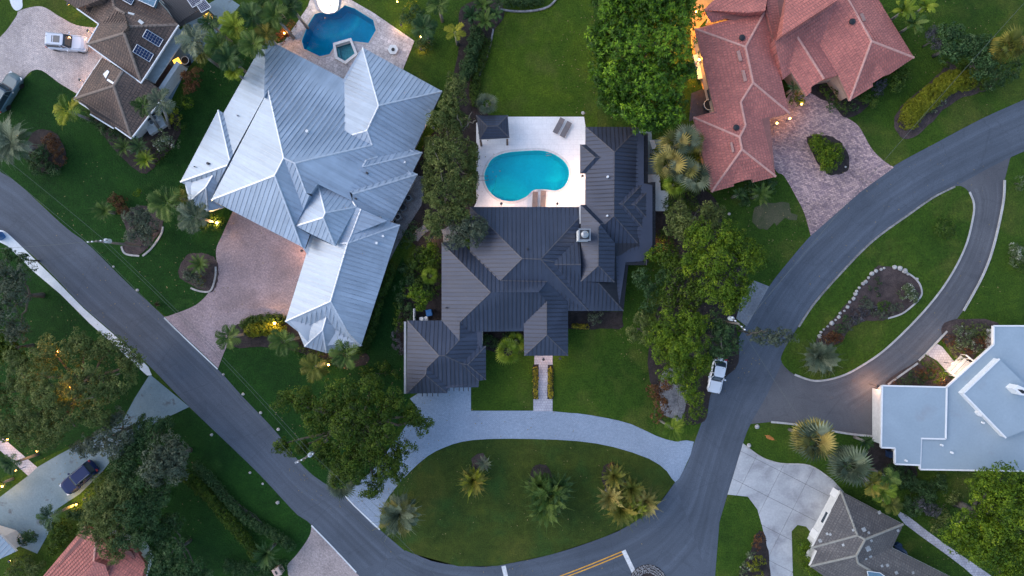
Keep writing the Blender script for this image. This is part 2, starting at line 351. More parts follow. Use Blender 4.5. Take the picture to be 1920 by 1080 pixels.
LM = {
 'mango': leafmat('mango_leaves', [(0, (.012, .034, .003)), (.35, (.028, .072, .004)), (.65, (.062, .135, .006)), (.85, (.135, .235, .010)), (1, (.25, .36, .02))], .4, transl=.1),
 'oak': leafmat('oak_leaves', [(0, (.014, .034, .005)), (.45, (.042, .080, .008)), (.8, (.098, .145, .013)), (1, (.17, .205, .018))]),
 'dull': leafmat('dull_green_leaves', [(0, (.036, .058, .018)), (.45, (.092, .125, .032)), (.8, (.17, .20, .055)), (1, (.24, .25, .08))]),
 'lime': leafmat('yellow_green_leaves', [(0, (.020, .046, .005)), (.4, (.062, .118, .008)), (.75, (.145, .215, .012)), (1, (.28, .33, .02))]),
 'deep': leafmat('deep_green_leaves', [(0, (.014, .038, .013)), (.5, (.042, .090, .028)), (.85, (.092, .15, .055)), (1, (.14, .20, .085))]),
 'grey': leafmat('grey_green_leaves', [(0, (.038, .058, .036)), (.5, (.090, .115, .072)), (1, (.19, .21, .135))]),
 'shrub': leafmat('shrub_leaves', [(0, (.016, .040, .008)), (.5, (.050, .095, .014)), (1, (.12, .17, .022))]),
 'gold': leafmat('golden_leaves', [(0, (.08, .10, .006)), (.5, (.18, .20, .012)), (1, (.33, .31, .03))]),
 'red': leafmat('red_brown_leaves', [(0, (.045, .022, .012)), (.5, (.12, .05, .022)), (1, (.22, .115, .035))]),
 'white': leafmat('white_flowering_leaves', [(0, (.05, .08, .03)), (.7, (.13, .17, .08)), (.8, (.5, .5, .42)), (1, (.6, .58, .5))]),
 'flower': leafmat('yellow_flowers', [(0, (.05, .07, .015)), (.45, (.10, .11, .02)), (.55, (.50, .38, .03)), (1, (.65, .50, .06))]),
 'purple': leafmat('grey_purple_leaves', [(0, (.04, .04, .048)), (.6, (.09, .09, .10)), (1, (.18, .17, .19))]),
}
FM = {
 'green': leafmat('frond_green', [(0, (.022, .052, .010)), (.6, (.065, .115, .022)), (1, (.14, .19, .04))], .45, True),
 'deep': leafmat('frond_deep', [(0, (.012, .036, .012)), (.6, (.036, .082, .024)), (1, (.08, .13, .04))], .45, True),
 'silver': leafmat('frond_silver', [(0, (.045, .066, .040)), (.6, (.13, .16, .095)), (1, (.24, .26, .16))], .5, True),
 'yellow': leafmat('frond_yellow', [(0, (.15, .17, .012)), (.6, (.26, .26, .02)), (1, (.38, .33, .035))], .45, True),
 'lime': leafmat('frond_lime', [(0, (.05, .095, .008)), (.6, (.14, .20, .016)), (1, (.26, .30, .03))], .45, True),
 'olive': leafmat('frond_olive', [(0, (.05, .065, .012)), (.6, (.14, .15, .024)), (1, (.30, .23, .04))], .5, True),
 'tan': leafmat('frond_tan', [(0, (.08, .085, .02)), (.6, (.24, .21, .055)), (1, (.45, .34, .10))], .5, True),
}
# ------------------------------------------------------------ ground, roads, paths
POOL1 = [(633,22),(647,10),(665,16),(700,38),(705,57),(691,81),(683,80),(657,77),(628,86),(618,102),(600,106),(570,92),(566,77),(576,50),(590,27),(600,24),(617,25)]
POOL2 = [(908,335),(911,318),(923,298),(947,287),(985,283),(1020,283),(1047,294),(1063,310),(1067,328),(1060,347),(1044,357),(1018,355),(1000,357),(988,368),(970,376),(950,377),(930,370),(915,355)]
POOL2 = smooth(POOL2, True, 4)
SPA = [(630,86),(657,78),(666,102),(648,116),(634,108)]
hol = [POOL1, POOL2]
g = sheet('lawn', [(-2600,-2200),(4500,-2200),(4500,3300),(-2600,3300)], 0, grass, holes=[POOL1, POOL2, SPA])
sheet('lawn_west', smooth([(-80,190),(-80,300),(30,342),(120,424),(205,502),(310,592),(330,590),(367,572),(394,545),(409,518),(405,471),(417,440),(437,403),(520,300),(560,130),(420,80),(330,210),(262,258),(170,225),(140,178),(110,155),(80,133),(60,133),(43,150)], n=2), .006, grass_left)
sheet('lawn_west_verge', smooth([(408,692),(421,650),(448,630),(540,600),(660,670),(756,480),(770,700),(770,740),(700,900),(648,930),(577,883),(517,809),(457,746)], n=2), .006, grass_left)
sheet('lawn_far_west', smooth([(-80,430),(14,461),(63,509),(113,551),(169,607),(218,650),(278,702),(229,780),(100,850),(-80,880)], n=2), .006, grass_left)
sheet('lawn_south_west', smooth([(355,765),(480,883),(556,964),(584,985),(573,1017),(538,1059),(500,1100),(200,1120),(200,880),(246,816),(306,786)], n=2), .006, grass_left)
sheet('lawn_north_garden', smooth([(890,110),(940,20),(1040,0),(1110,-20),(1120,260),(1095,237),(1095,219),(893,219),(885,160)], n=2), .006, grass_bright)
sheet('lawn_oval', smooth([(737,918),(767,886),(802,855),(833,840),(867,828),(917,823),(1000,823),(1083,827),(1150,838),(1217,860),(1250,883),(1265,902),(1255,925),(1233,947),(1183,983),(1133,1007),(1033,1040),(933,1060),(883,1062),(810,1052),(750,1022),(715,990)], n=3), .008, mottled('lawn_grass_oval', [(.3, (.020, .043, .008)), (.55, (.044, .064, .010)), (.75, (.085, .088, .018))], .11, fine=7, fs=.5, bmp=.9, bd=.12, second=(.25, .5, .7, (.030, .068, .013)), spec=.15))

def ribbon(name, A, B, z, mat, step=24, sm=True, kind='structure', th=0):
    """strip between two edge polylines, u across, v along in metres"""
    def res(p, n):
        p = smooth(p, False, 8) if sm else p
        d = [0]
        for i in range(1, len(p)): d.append(d[-1] + math.dist(p[i - 1], p[i]))
        out = []; j = 0
        for k in range(n):
            t = d[-1] * k / (n - 1)
            while j < len(d) - 2 and d[j + 1] < t: j += 1
            f = (t - d[j]) / max(1e-6, d[j + 1] - d[j]); out.append((p[j][0] + (p[j + 1][0] - p[j][0]) * f, p[j][1] + (p[j + 1][1] - p[j][1]) * f))
        return out
    n = max(4, int(sum(math.dist(A[i - 1], A[i]) for i in range(1, len(A))) / step)); a, b = res(A, n), res(B, n)
    V, Fc, uv = [], [], []; s = 0; M = 6
    for i in range(n):
        pa, pb = P(*a[i], z), P(*b[i], z)
        if i: s += ((pa + pb) / 2 - prev).length
        prev = (pa + pb) / 2
        for k in range(M + 1): V.append(pa.lerp(pb, k / M)); uv.append((k / M, s))
        if i:
            for k in range(M):
                q = (i - 1) * (M + 1) + k; f = (q, q + 1, q + M + 2, q + M + 1)
                if (V[f[1]] - V[f[0]]).cross(V[f[2]] - V[f[0]]).z < 0: f = f[::-1]
                Fc.append(f)
    return tag(obj(name, V, Fc, mat, None, uv=uv), kind=kind)
R1U = [(-120,200),(0,321),(32,342),(120,424),(165,458),(240,532),(306,592),(408,692),(457,746),(517,809),(577,883),(647,932),(711,992),(760,1034),(802,1053),(860,1062)]
R1L = [(-120,330),(0,430),(56,474),(106,523),(158,577),(211,623),(278,684),(355,763),(480,883),(556,964),(584,984),(668,1073),(700,1110),(740,1160)]
ribbon('road_west', R1U[:-2], R1L[:-2], .012, road_m)
OU = [(1980,160),(1920,187),(1840,223),(1757,267),(1673,313),(1613,360),(1560,407),(1520,442),(1478,491),(1442,537),(1400,607),(1368,665),(1335,733),(1313,800),(1302,829),(1288,872),(1265,905),(1233,947),(1183,983),(1133,1007),(1033,1040),(933,1061),(883,1063),(820,1056),(760,1032)]
OL = [(1990,262),(1920,284),(1860,312),(1792,349),(1750,368),(1704,400),(1637,449),(1581,505),(1528,565),(1493,618),(1462,690),(1436,745),(1407,795),(1393,831),(1371,902),(1364,927),(1349,978),(1340,1020),(1331,1090)]
# junction area under the two road strips
sheet('road_junction', [(1335,733),(1313,800),(1302,829),(1288,872),(1265,905),(1233,947),(1183,983),(1133,1007),(1033,1040),(933,1061),(860,1062),(760,1034),(711,992),(650,1054),(690,1200),(1331,1200),(1349,978),(1364,927),(1393,831),(1407,791),(1470,680),(1520,580)], .008, road_m)
ribbon('road_east', OU[:17], OL, .018, road_m)
ribbon('road_curve', OU[15:], [(1345,985),(1300,1040),(1240,1100),(1130,1140),(1000,1160),(850,1160),(740,1130),(690,1090)], .013, road_m)
# lens-shaped asphalt driveway on the right
DRV_IN = [(1780,352),(1813,357),(1825,382),(1823,410),(1809,463),(1778,523),(1732,583),(1665,650),(1616,685),(1574,706),(1528,714),(1489,702),(1466,680),(1468,655)]
DRV_OUT = [(1890,285),(1883,340),(1880,382),(1862,463),(1841,519),(1806,583),(1774,621),(1735,664),(1720,678),(1665,722),(1600,770),(1520,790),(1447,791),(1407,791)]
sheet('driveway_asphalt_base', [(1778,352),(1900,283),(1893,300),(1883,340),(1880,382),(1862,463),(1841,519),(1806,583),(1774,621),(1735,664),(1720,678),(1665,722),(1656,730),(1656,818),(1598,814),(1542,805),(1486,795),(1447,791),(1407,795),(1393,800),(1470,650),(1489,702),(1528,714),(1574,706),(1616,685),(1665,650),(1732,583),(1778,523),(1809,463),(1823,410),(1825,382),(1813,357)], .014, drive_asph)
ribbon('driveway_asphalt', DRV_IN[1:11], DRV_OUT[1:11], .020, drive_asph)
sheet('lawn_teardrop_island', smooth([(1792,349),(1813,357),(1825,382),(1823,410),(1809,463),(1778,523),(1732,583),(1665,650),(1616,685),(1574,706),(1528,714),(1489,702),(1466,680),(1468,660),(1493,618),(1528,565),(1581,505),(1637,449),(1704,400),(1750,368)], n=3), .09, grass, th=.08)
def kerb(pts, w, h, mat, name='kerb', label=None, z=0.0, sm=True):
    p = [P(x, y) for x, y in (smooth(pts, False, 5) if sm else pts)]
    mb = MB(); V = []
    for i, q in enumerate(p):
        d = (p[min(i + 1, len(p) - 1)] - p[max(0, i - 1)]).normalized(); n = Vector((-d.y, d.x, 0)) * w / 2
        V += [q - n + Vector((0, 0, z)), q - n * .9 + Vector((0, 0, h)), q + n * .9 + Vector((0, 0, h)), q + n + Vector((0, 0, z))]
    Fc = []
    for i in range(len(p) - 1):
        for k in range(3): a = i * 4 + k; Fc.append((a, a + 1, a + 5, a + 4))
    mb.add(V, Fc); return tag(mb.build(name, mat), kind='structure')
kerb([(1817,360),(1825,382),(1823,410),(1809,463),(1778,523),(1732,583),(1665,650),(1616,685),(1574,706),(1528,714),(1489,702)], .24, .14, kerb_m)
kerb([(1883,338),(1880,382),(1862,463),(1841,519),(1806,583)], .24, .14, kerb_m)
kerb([(1775,621),(1735,664),(1722,676)], .22, .14, kerb_m, sm=False); kerb([(1720,681),(1690,702),(1664,721)], .22, .14, kerb_m, sm=False)
kerb([(1445,791),(1486,795),(1542,805),(1598,814),(1640,818)], .24, .14, kerb_m)
kerb([(1790,350),(1750,370),(1704,402),(1637,451),(1581,507),(1528,567),(1497,613)], .22, .13, kerb_worn)
kerb([(1393,833),(1429,858),(1464,869),(1518,873),(1560,900)], .16, .06, kerb_m)
sheet('sidewalk', smooth([(-20,425),(0,431),(14,437),(56,477),(106,526),(158,579),(211,625),(278,688),(276,704),(218,650),(169,607),(113,551),(63,509),(14,461),(-20,445)], n=2), .03, concrete_pale, th=.06)
# --- driveways
sheet('driveway_central', smooth([(783,738),(783,765),(760,800),(700,880),(650,925),(664,948),(690,975),(710,992),(713,970),(721,944),(739,918),(767,886),(802,855),(833,839),(867,828),(917,823),(1000,823),(1083,827),(1150,838),(1217,860),(1250,883),(1266,904),(1282,880),(1301,828),(1267,828),(1230,817),(1183,795),(1133,783),(1083,775),(1036,771)], n=2)[:-2] + [(1036,771),(1000,770),(883,770),(883,725),(783,725)], .026, pav_blue, th=.05)
sheet('front_path', [(1000,771),(1000,748),(1009,748),(1009,684),(1002,684),(1002,655),(1036,655),(1036,684),(1027,684),(1027,748),(1036,748),(1036,771)], .032, pav_path, th=.05)
sheet('driveway_pink', smooth([(308,594),(320,591),(367,572),(394,545),(409,518),(405,471),(417,440),(437,395)], False, 4) + [(560,440),(600,470),(560,610)] + smooth([(536,600),(475,599),(448,613),(425,650),(409,690)], False, 4), .024, pav_pink, th=.05)
sheet('driveway_northwest', smooth([(-60,110),(0,70),(30,32),(37,20),(77,12),(110,30),(143,47),(178,52)], False, 4) + [(215,30),(230,80),(200,130),(150,190)] + smooth([(143,175),(110,155),(80,133),(60,133),(43,150),(33,167),(10,205),(-60,260)], False, 4), .024, pav_tl, th=.05)
sheet('pale_path_northwest', smooth([(18,-20),(20,6),(30,20),(42,14),(42,-2),(48,-20)], n=3), .028, concrete_pale, th=.05)
sheet('driveway_brick', smooth([(1437,240),(1447,300),(1457,323),(1470,330),(1492,368),(1508,400),(1520,442)], False, 4) + [(1560,407),(1613,360),(1676,314)] + smooth([(1676,314),(1655,300),(1633,277),(1610,237),(1583,217),(1560,190),(1540,172)], False, 4) + [(1500,150),(1470,190),(1430,222)], .024, pav_mix, th=.05)
sheet('driveway_apron', smooth([(584,986),(582,1000),(573,1017),(556,1040),(538,1059)], False, 4) + [(545,1110),(640,1110),(690,1096),(668,1074)], .024, pav_apron, th=.05)
kerb([(584,985),(626,1028),(668,1073)], .16, .05, concrete_pale, sm=False)
kerb([(308,596),(330,618),(408,692)], .14, .045, concrete_pale, sm=False)
kerb([(640,922),(664,948),(712,993)], .14, .045, concrete_pale, sm=False)
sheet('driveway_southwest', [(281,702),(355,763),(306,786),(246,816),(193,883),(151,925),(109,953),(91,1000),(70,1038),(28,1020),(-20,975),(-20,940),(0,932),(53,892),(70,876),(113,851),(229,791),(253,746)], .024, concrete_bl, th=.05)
sheet('side_path_southwest', [(-20,800),(0,816),(70,876),(53,892),(0,844),(-20,830)], .030, pav_path, th=.05)
sheet('block_path_southeast', smooth([(1682,960),(1700,966),(1739,996),(1792,1034),(1859,1080),(1900,1120),(1860,1110),(1809,1066),(1757,1027),(1697,983)], n=2), .028, pav_path, th=.05)
sheet('parking_pad', [(1414,526),(1442,537),(1400,612),(1372,591),(1385,560)], .022, steelpad, th=.05)
sheet('sand_patch', smooth([(1412,400),(1440,375),(1475,380),(1490,400),(1470,415),(1445,425),(1425,428)], n=3), .010, dirt, rough=.5)
sheet('side_yard_soil', [(735,420),(800,260),(900,170),(905,250),(893,420),(830,470),(790,470)], .010, mulch_dark)
sheet('sandy_path', smooth([(775,440),(800,420),(822,430),(850,425),(860,440),(830,455),(800,462),(785,455)], n=3), .02, gravel, rough=.15)
sheet('gravel_strip', [(715,520),(740,470),(765,425),(790,385),(800,330),(780,330),(745,400),(728,470),(706,520)], .014, gravel)

# concrete driveway of cast slabs (each slab its own piece, joints recessed)
BRD = [(1393,831),(1429,858),(1464,869),(1518,873),(1560,898),(1582,922),(1530,1020),(1522,1000),(1511,987),(1495,984),(1484,996),(1487,1100),(1444,1100),(1442,1044),(1429,987),(1420,955),(1402,931),(1364,927)]
base = sheet('driveway_concrete', BRD, .012, simple('joint_dark', (.07, .07, .07)))
def clip(poly, a, b, keep=1):
    out = []
    sd = lambda p: ((b[0] - a[0]) * (p[1] - a[1]) - (b[1] - a[1]) * (p[0] - a[0])) * keep
    for i, p in enumerate(poly):
        q = poly[(i + 1) % len(poly)]; s0, s1 = sd(p), sd(q)
        if s0 >= 0: out.append(p)
        if (s0 >= 0) != (s1 >= 0):
            t = s0 / (s0 - s1); out.append((p[0] + (q[0] - p[0]) * t, p[1] + (q[1] - p[1]) * t))
    return out
def slabs(parent, pxpoly, ang, sx, sy, gap, z0, z1, mat, name='slab', ox=0, oy=0, holes=None):
    w = W2(pxpoly); ca, sa = math.cos(ang), math.sin(ang)
    loc = [(x * ca + y * sa, -x * sa + y * ca) for x, y in w]
    x0, x1 = min(p[0] for p in loc), max(p[0] for p in loc); y0, y1 = min(p[1] for p in loc), max(p[1] for p in loc)
    x = x0 - ox; k = 0
    while x < x1:
        y = y0 - oy
        while y < y1:
            c = loc; X0, X1, Y0, Y1 = x + gap, x + sx - gap, y + gap, y + sy - gap
            for a, b in (((X0, Y0), (X1, Y0)), ((X1, Y0), (X1, Y1)), ((X1, Y1), (X0, Y1)), ((X0, Y1), (X0, Y0))):
                c = clip(c, a, b)
                if len(c) < 3: break
            if len(c) >= 3 and abs(area(c)) > .02:
                if area(c) < 0: c = c[::-1]
                mb = MB(); dz = random.uniform(-.002, .002)
                mb.prism([(px * ca - py * sa, px * sa + py * ca) for px, py in c], z0, z1 + dz); mb.build(name, mat, parent); k += 1
            y += sy
        x += sx
slabs(base, BRD, math.radians(-27), 3.3, 3.3, .018, .014, .045, concrete, 'concrete_slab', 1.2, .6)

# --- garden beds
BEDN = [0]
def bed(pts, mat=mulch_dark, z=.034, sm=True, name='garden_bed'):
    BEDN[0] += 1
    return sheet(name, pts, z + BEDN[0] * .0013, mat, sm=sm, rough=.08, th=.03)
bed([(1651,498),(1693,507),(1720,529),(1727,551),(1714,570),(1665,598),(1616,603),(1595,614),(1574,643),(1548,650),(1530,645),(1531,636),(1556,604),(1595,560),(1616,531),(1637,507)], mulch, .125, name='rock_edged_bed')
bed([(1676,232),(1690,200),(1730,165),(1768,130),(1775,115),(1800,130),(1830,150),(1860,165),(1790,190),(1740,235),(1713,258),(1690,258)], mulch)
bed([(1512,262),(1530,253),(1560,257),(1580,272),(1592,297),(1590,318),(1570,327),(1550,325),(1530,300)], mulch_dark)
bed([(885,722 - 100),(985,622),(985,655),(960,675),(915,655),(885,655)], mulch_dark, sm=False)
bed([(1065,583),(1168,583),(1168,612),(1160,617),(1065,617)], mulch_dark, sm=False)
bed([(999,684),(1009,684),(1009,748),(999,748)], mulch_dark, sm=False, name='flower_border'); bed([(1027,684),(1038,684),(1038,748),(1027,748)], mulch_dark, sm=False, name='flower_border')
bed([(1240,560),(1300,470),(1400,500),(1380,600),(1385,680),(1335,730),(1320,790),(1270,790),(1235,750),(1215,680)], mulch_dark)
bed([(1225,380),(1300,350),(1345,380),(1350,450),(1290,500),(1225,470)], mulch_dark)
bed([(228,400),(270,385),(305,400),(303,430),(285,455),(260,478),(235,475),(228,462),(240,440)], mulch, name='rock_edged_bed')
bed([(350,480),(385,475),(407,490),(409,520),(400,545),(385,545),(360,535),(335,515)], mulch)
bed([(425,640),(440,612),(480,598),(540,597),(560,625),(600,660),(680,660),(690,680),(640,690),(560,660),(500,650),(450,652)], mulch_dark)
bed([(60,250),(95,245),(118,268),(123,300),(105,322),(70,320),(50,290)], mulch_dark)
bed([(175,215),(250,262),(300,220),(335,215),(335,260),(300,300),(275,325),(245,310),(205,270)], mulch_dark)
bed([(865,15),(930,0),(945,30),(925,60),(915,110),(890,150),(895,200),(915,215),(880,230),(850,160),(860,90)], mulch_dark)
bed([(1768,610),(1800,598),(1870,605),(1865,650),(1835,655),(1810,690),(1770,640)], mulch); bed([(1715,680),(1740,668),(1770,700),(1790,724),(1660,722)], mulch)
bed([(745,600),(770,500),(790,445),(830,440),(828,600),(764,605),(762,660),(745,650)], mulch_dark)
bed([(1515,590 - 420),(1560,150),(1610,185),(1640,190),(1590,220),(1560,195)], mulch_dark)
bed([(1650,825),(1680,845),(1720,885),(1690,905),(1640,880),(1625,850)], mulch_dark, .03)
bed([(1418,1000),(1432,1000),(1441,1044),(1442,1100),(1385,1100),(1393,1060),(1408,1030)], mulch_dark)
bed([(885,860),(905,850),(915,870),(912,880),(890,882)], mulch); bed([(997,880),(1012,870),(1030,878),(1035,905),(1010,925),(992,910)], mulch_dark); bed([(1132,875),(1150,868),(1165,885),(1175,910),(1150,930),(1130,905)], mulch_dark)
bed([(1240,705),(1270,690),(1290,730),(1275,790),(1262,785),(1240,770)], gravel, .04)

# road markings
def stripe(name, pts, w, mat, z=.024): 
    o = ribbon2(pts, w, z, mat, name); return o
def ribbon2(pts, w, z, mat, name):
    p = [P(x, y) for x, y in pts]; V = []; Fc = []
    for i, q in enumerate(p):
        d = (p[min(i + 1, len(p) - 1)] - p[max(0, i - 1)]).normalized(); n = Vector((-d.y, d.x, 0)) * w / 2
        V += [q - n + Vector((0, 0, z)), q + n + Vector((0, 0, z))]
        if i: a = i * 2; Fc.append((a - 1, a - 2, a, a + 1))
    return tag(obj(name, V, Fc, mat), kind='structure')
stripe('yellow_centre_line', smooth([(1166,1034),(1130,1049),(1090,1065),(1040,1084),(1000,1098)], False, 4), .13, yellow_paint)
stripe('yellow_centre_line', smooth([(1168,1039),(1132,1054),(1092,1070),(1042,1089),(1002,1103)], False, 4), .13, yellow_paint)
stripe('white_stop_bar', [(1169,1032),(1189,1074)], .5, white_paint, .030); stripe('white_stop_bar', [(944,1061),(952,1096)], .5, white_paint, .030)
# round cobbled circle at the bottom edge
ci = sheet('cobble_ring_base', [(1215 + 36 * math.cos(a * .314), 1094 + 36 * math.sin(a * .314)) for a in range(20)], .03, mulch_dark)
mb = MB()
for r0 in (33, 29, 25, 21):
    n = int(r0 * 2.1)
    for k in range(n):
        a = 2 * math.pi * (k + random.uniform(-.2, .2)) / n; q = P(1215 + (r0 + random.uniform(-1, 1)) * math.cos(a), 1094 + (r0 + random.uniform(-1, 1)) * math.sin(a), .06)
        mb.box(q, (.16 + random.random() * .08, .14 + random.random() * .06, .1), a + random.random(), 0, .7)
o = mb.build('cobble', cobble_m, ci); tag(o, kind='stuff')

# ------------------------------------------------------------ pools
def basin(name, label, loops, depth, wm, fm_, steps=(), zw=-.10, coping=None, cm=None, group=None, cz=.075):
    w = W2(loops)
    if area(w) < 0: w = w[::-1]
    c = (sum(p[0] for p in w) / len(w), sum(p[1] for p in w) / len(w))
    t = thing(name, label, 'pool', (c[0], c[1], 0), group)
    n = len(w); V = [Vector((x, y, .02)) for x, y in w] + [Vector((c[0] + (x - c[0]) * .93, c[1] + (y - c[1]) * .93, -depth)) for x, y in w]
    T = geometry.tessellate_polygon([[Vector((x, y, 0)) for x, y in w]])
    Fc = [(i, (i + 1) % n, n + (i + 1) % n, n + i) for i in range(n)]
    for q in T:
        q = tuple(i + n for i in q); Fc.append(q if (V[q[1]] - V[q[0]]).cross(V[q[2]] - V[q[0]]).z > 0 else q[::-1])
    obj('pool_shell', V, Fc, fm_, t)
    Vw = [Vector((x, y, zw)) for x, y in w]; Fw = [tuple(q) if (Vw[q[1]] - Vw[q[0]]).cross(Vw[q[2]] - Vw[q[0]]).z > 0 else tuple(q)[::-1] for q in T]
    obj('water_surface', Vw, Fw, wm, t)
    if coping:
        w2 = []; nn = len(w)
        for i, p in enumerate(w):
            a, b = w[i - 1], w[(i + 1) % nn]; d = Vector((b[0] - a[0], b[1] - a[1])).normalized(); w2.append((p[0] + d.y * coping, p[1] - d.x * coping))
        V = [Vector((x, y, cz)) for x, y in w] + [Vector((x, y, cz)) for x, y in w2] + [Vector((x, y, -.15)) for x, y in w] + [Vector((x, y, .0)) for x, y in w2]
        Fc = []
        for i in range(n):
            j = (i + 1) % n; Fc += [(i, n + i, n + j, j), (2 * n + i, i, j, 2 * n + j), (n + i, 3 * n + i, 3 * n + j, n + j)]
        obj('coping', V, Fc, cm, t)
    for s in steps:
        mb = MB(); mb.prism(W2(s[0]), -depth - .1, s[1]); mb.build('step', fm_, t)
    return t
def watermat(name, tint, rough=.04):
    m, t, b = nmat(name); out = [x for x in t.nodes if x.type == 'OUTPUT_MATERIAL'][0]; t.nodes.remove(b)
    tr = N(t, 'ShaderNodeBsdfTransparent'); tr.inputs[0].default_value = (*tint, 1); gl = N(t, 'ShaderNodeBsdfGlossy'); gl.inputs['Roughness'].default_value = rough
    gl.inputs[0].default_value = (.9, .95, 1, 1)
    n = noise(t, coords(t), 1.6, 4, .6, .8); bp = N(t, 'ShaderNodeBump'); bp.inputs['Strength'].default_value = .35; bp.inputs['Distance'].default_value = .06; L(t, n, bp.inputs['Height'])
    fr = N(t, 'ShaderNodeFresnel'); fr.inputs[0].default_value = 1.33; L(t, bp.outputs[0], gl.inputs['Normal']); L(t, bp.outputs[0], fr.inputs['Normal'])
    mx = N(t, 'ShaderNodeMixShader'); L(t, fr.outputs[0], mx.inputs[0]); L(t, tr.outputs[0], mx.inputs[1]); L(t, gl.outputs[0], mx.inputs[2]); L(t, mx.outputs[0], out.inputs[0]); return m
water = watermat('pool_water', (.42, .93, .98)); water1 = watermat('pool_water_deep', (.36, .90, .96))
shell2 = mottled('pool_plaster', [(.3, (.008, .66, .68)), (.7, (.012, .76, .76))], .5, fine=3, fs=.08, bmp=.05); shell1 = mottled('pool_plaster_deep', [(.3, (.004, .38, .54)), (.7, (.008, .44, .60))], .5, fine=3, fs=.1, bmp=.05)
spa_sh = simple('spa_tile', (.10, .36, .38), .4, var=.3, scale=5)
sheet('pool_deck', [(893,219),(1095,219),(1098,240),(1098,388),(1092,395),(885,395),(893,380)], .05, deck_m, holes=[POOL2], th=.12)
p2 = basin('kidney_pool', 'kidney shaped swimming pool set in the white deck behind the charcoal roofed house', POOL2, 1.3, water, shell2,
           [([(905,345),(905,320),(915,305),(925,320),(929,335),(927,350),(918,365)], -.45), ([(905,345),(905,320),(912,310),(918,322),(921,335),(919,348),(912,362)], -.28)], coping=.28, cm=simple('coping_white', (.62, .60, .58), .6))
sheet('terrace_travertine', [(648,-6),(700,24),(777,77),(757,127),(750,160),(640,170),(560,120),(520,82),(533,78),(577,13),(585,-10)], .05, travertine, holes=[POOL1, SPA], th=.12)
sheet('terrace_lit_ledge', smooth([(598,-10),(596,6),(604,22),(617,27),(632,22),(636,8),(634,-10)], n=3), .30, concrete_pale, th=.3)
p1 = basin('angular_pool', 'deep blue many-cornered swimming pool on the stone terrace above the silver roof', POOL1, 1.5, water1, shell1, [([(570,92),(600,106),(618,102),(612,94),(602,97),(575,85)], -.35), ([(691,81),(705,57),(699,55),(684,76),(660,74),(662,79),(683,82)], -.4)], coping=.25, cm=simple('coping_stone', (.36, .33, .31), .6))
p3 = basin('spa_tub', 'small raised five sided spa tub between the deep blue pool and the silver roof', SPA, .7, watermat('spa_water', (.6, .9, .92)), spa_sh, [([(630,86),(634,108),(638,107),(635,88)], -.3)], coping=.36, cm=simple('coping_spa', (.62, .60, .58), .6), cz=.32)
mb = MB()
for s in (-1, 1): mb.tube([P(1024, 290 + s * 2, .08), P(1024, 290 + s * 2, .9), P(1030, 289 + s * 2, .95), P(1034, 289 + s * 2, .1)], .035)
tag(mb.build('pool_handrail', grey_metal), 'thin metal handrail standing at the upper edge of the kidney pool', 'handrail')
mb = MB()
for s in (-1, 1): mb.tube([P(900, 334 + s * 4, .08), P(902, 334 + s * 4, .9), P(908, 334 + s * 4, .95), P(915, 334 + s * 4, -.2)], .035)
tag(mb.build('pool_handrail', grey_metal), 'pair of metal grab rails at the rounded left end of the kidney pool', 'handrail')

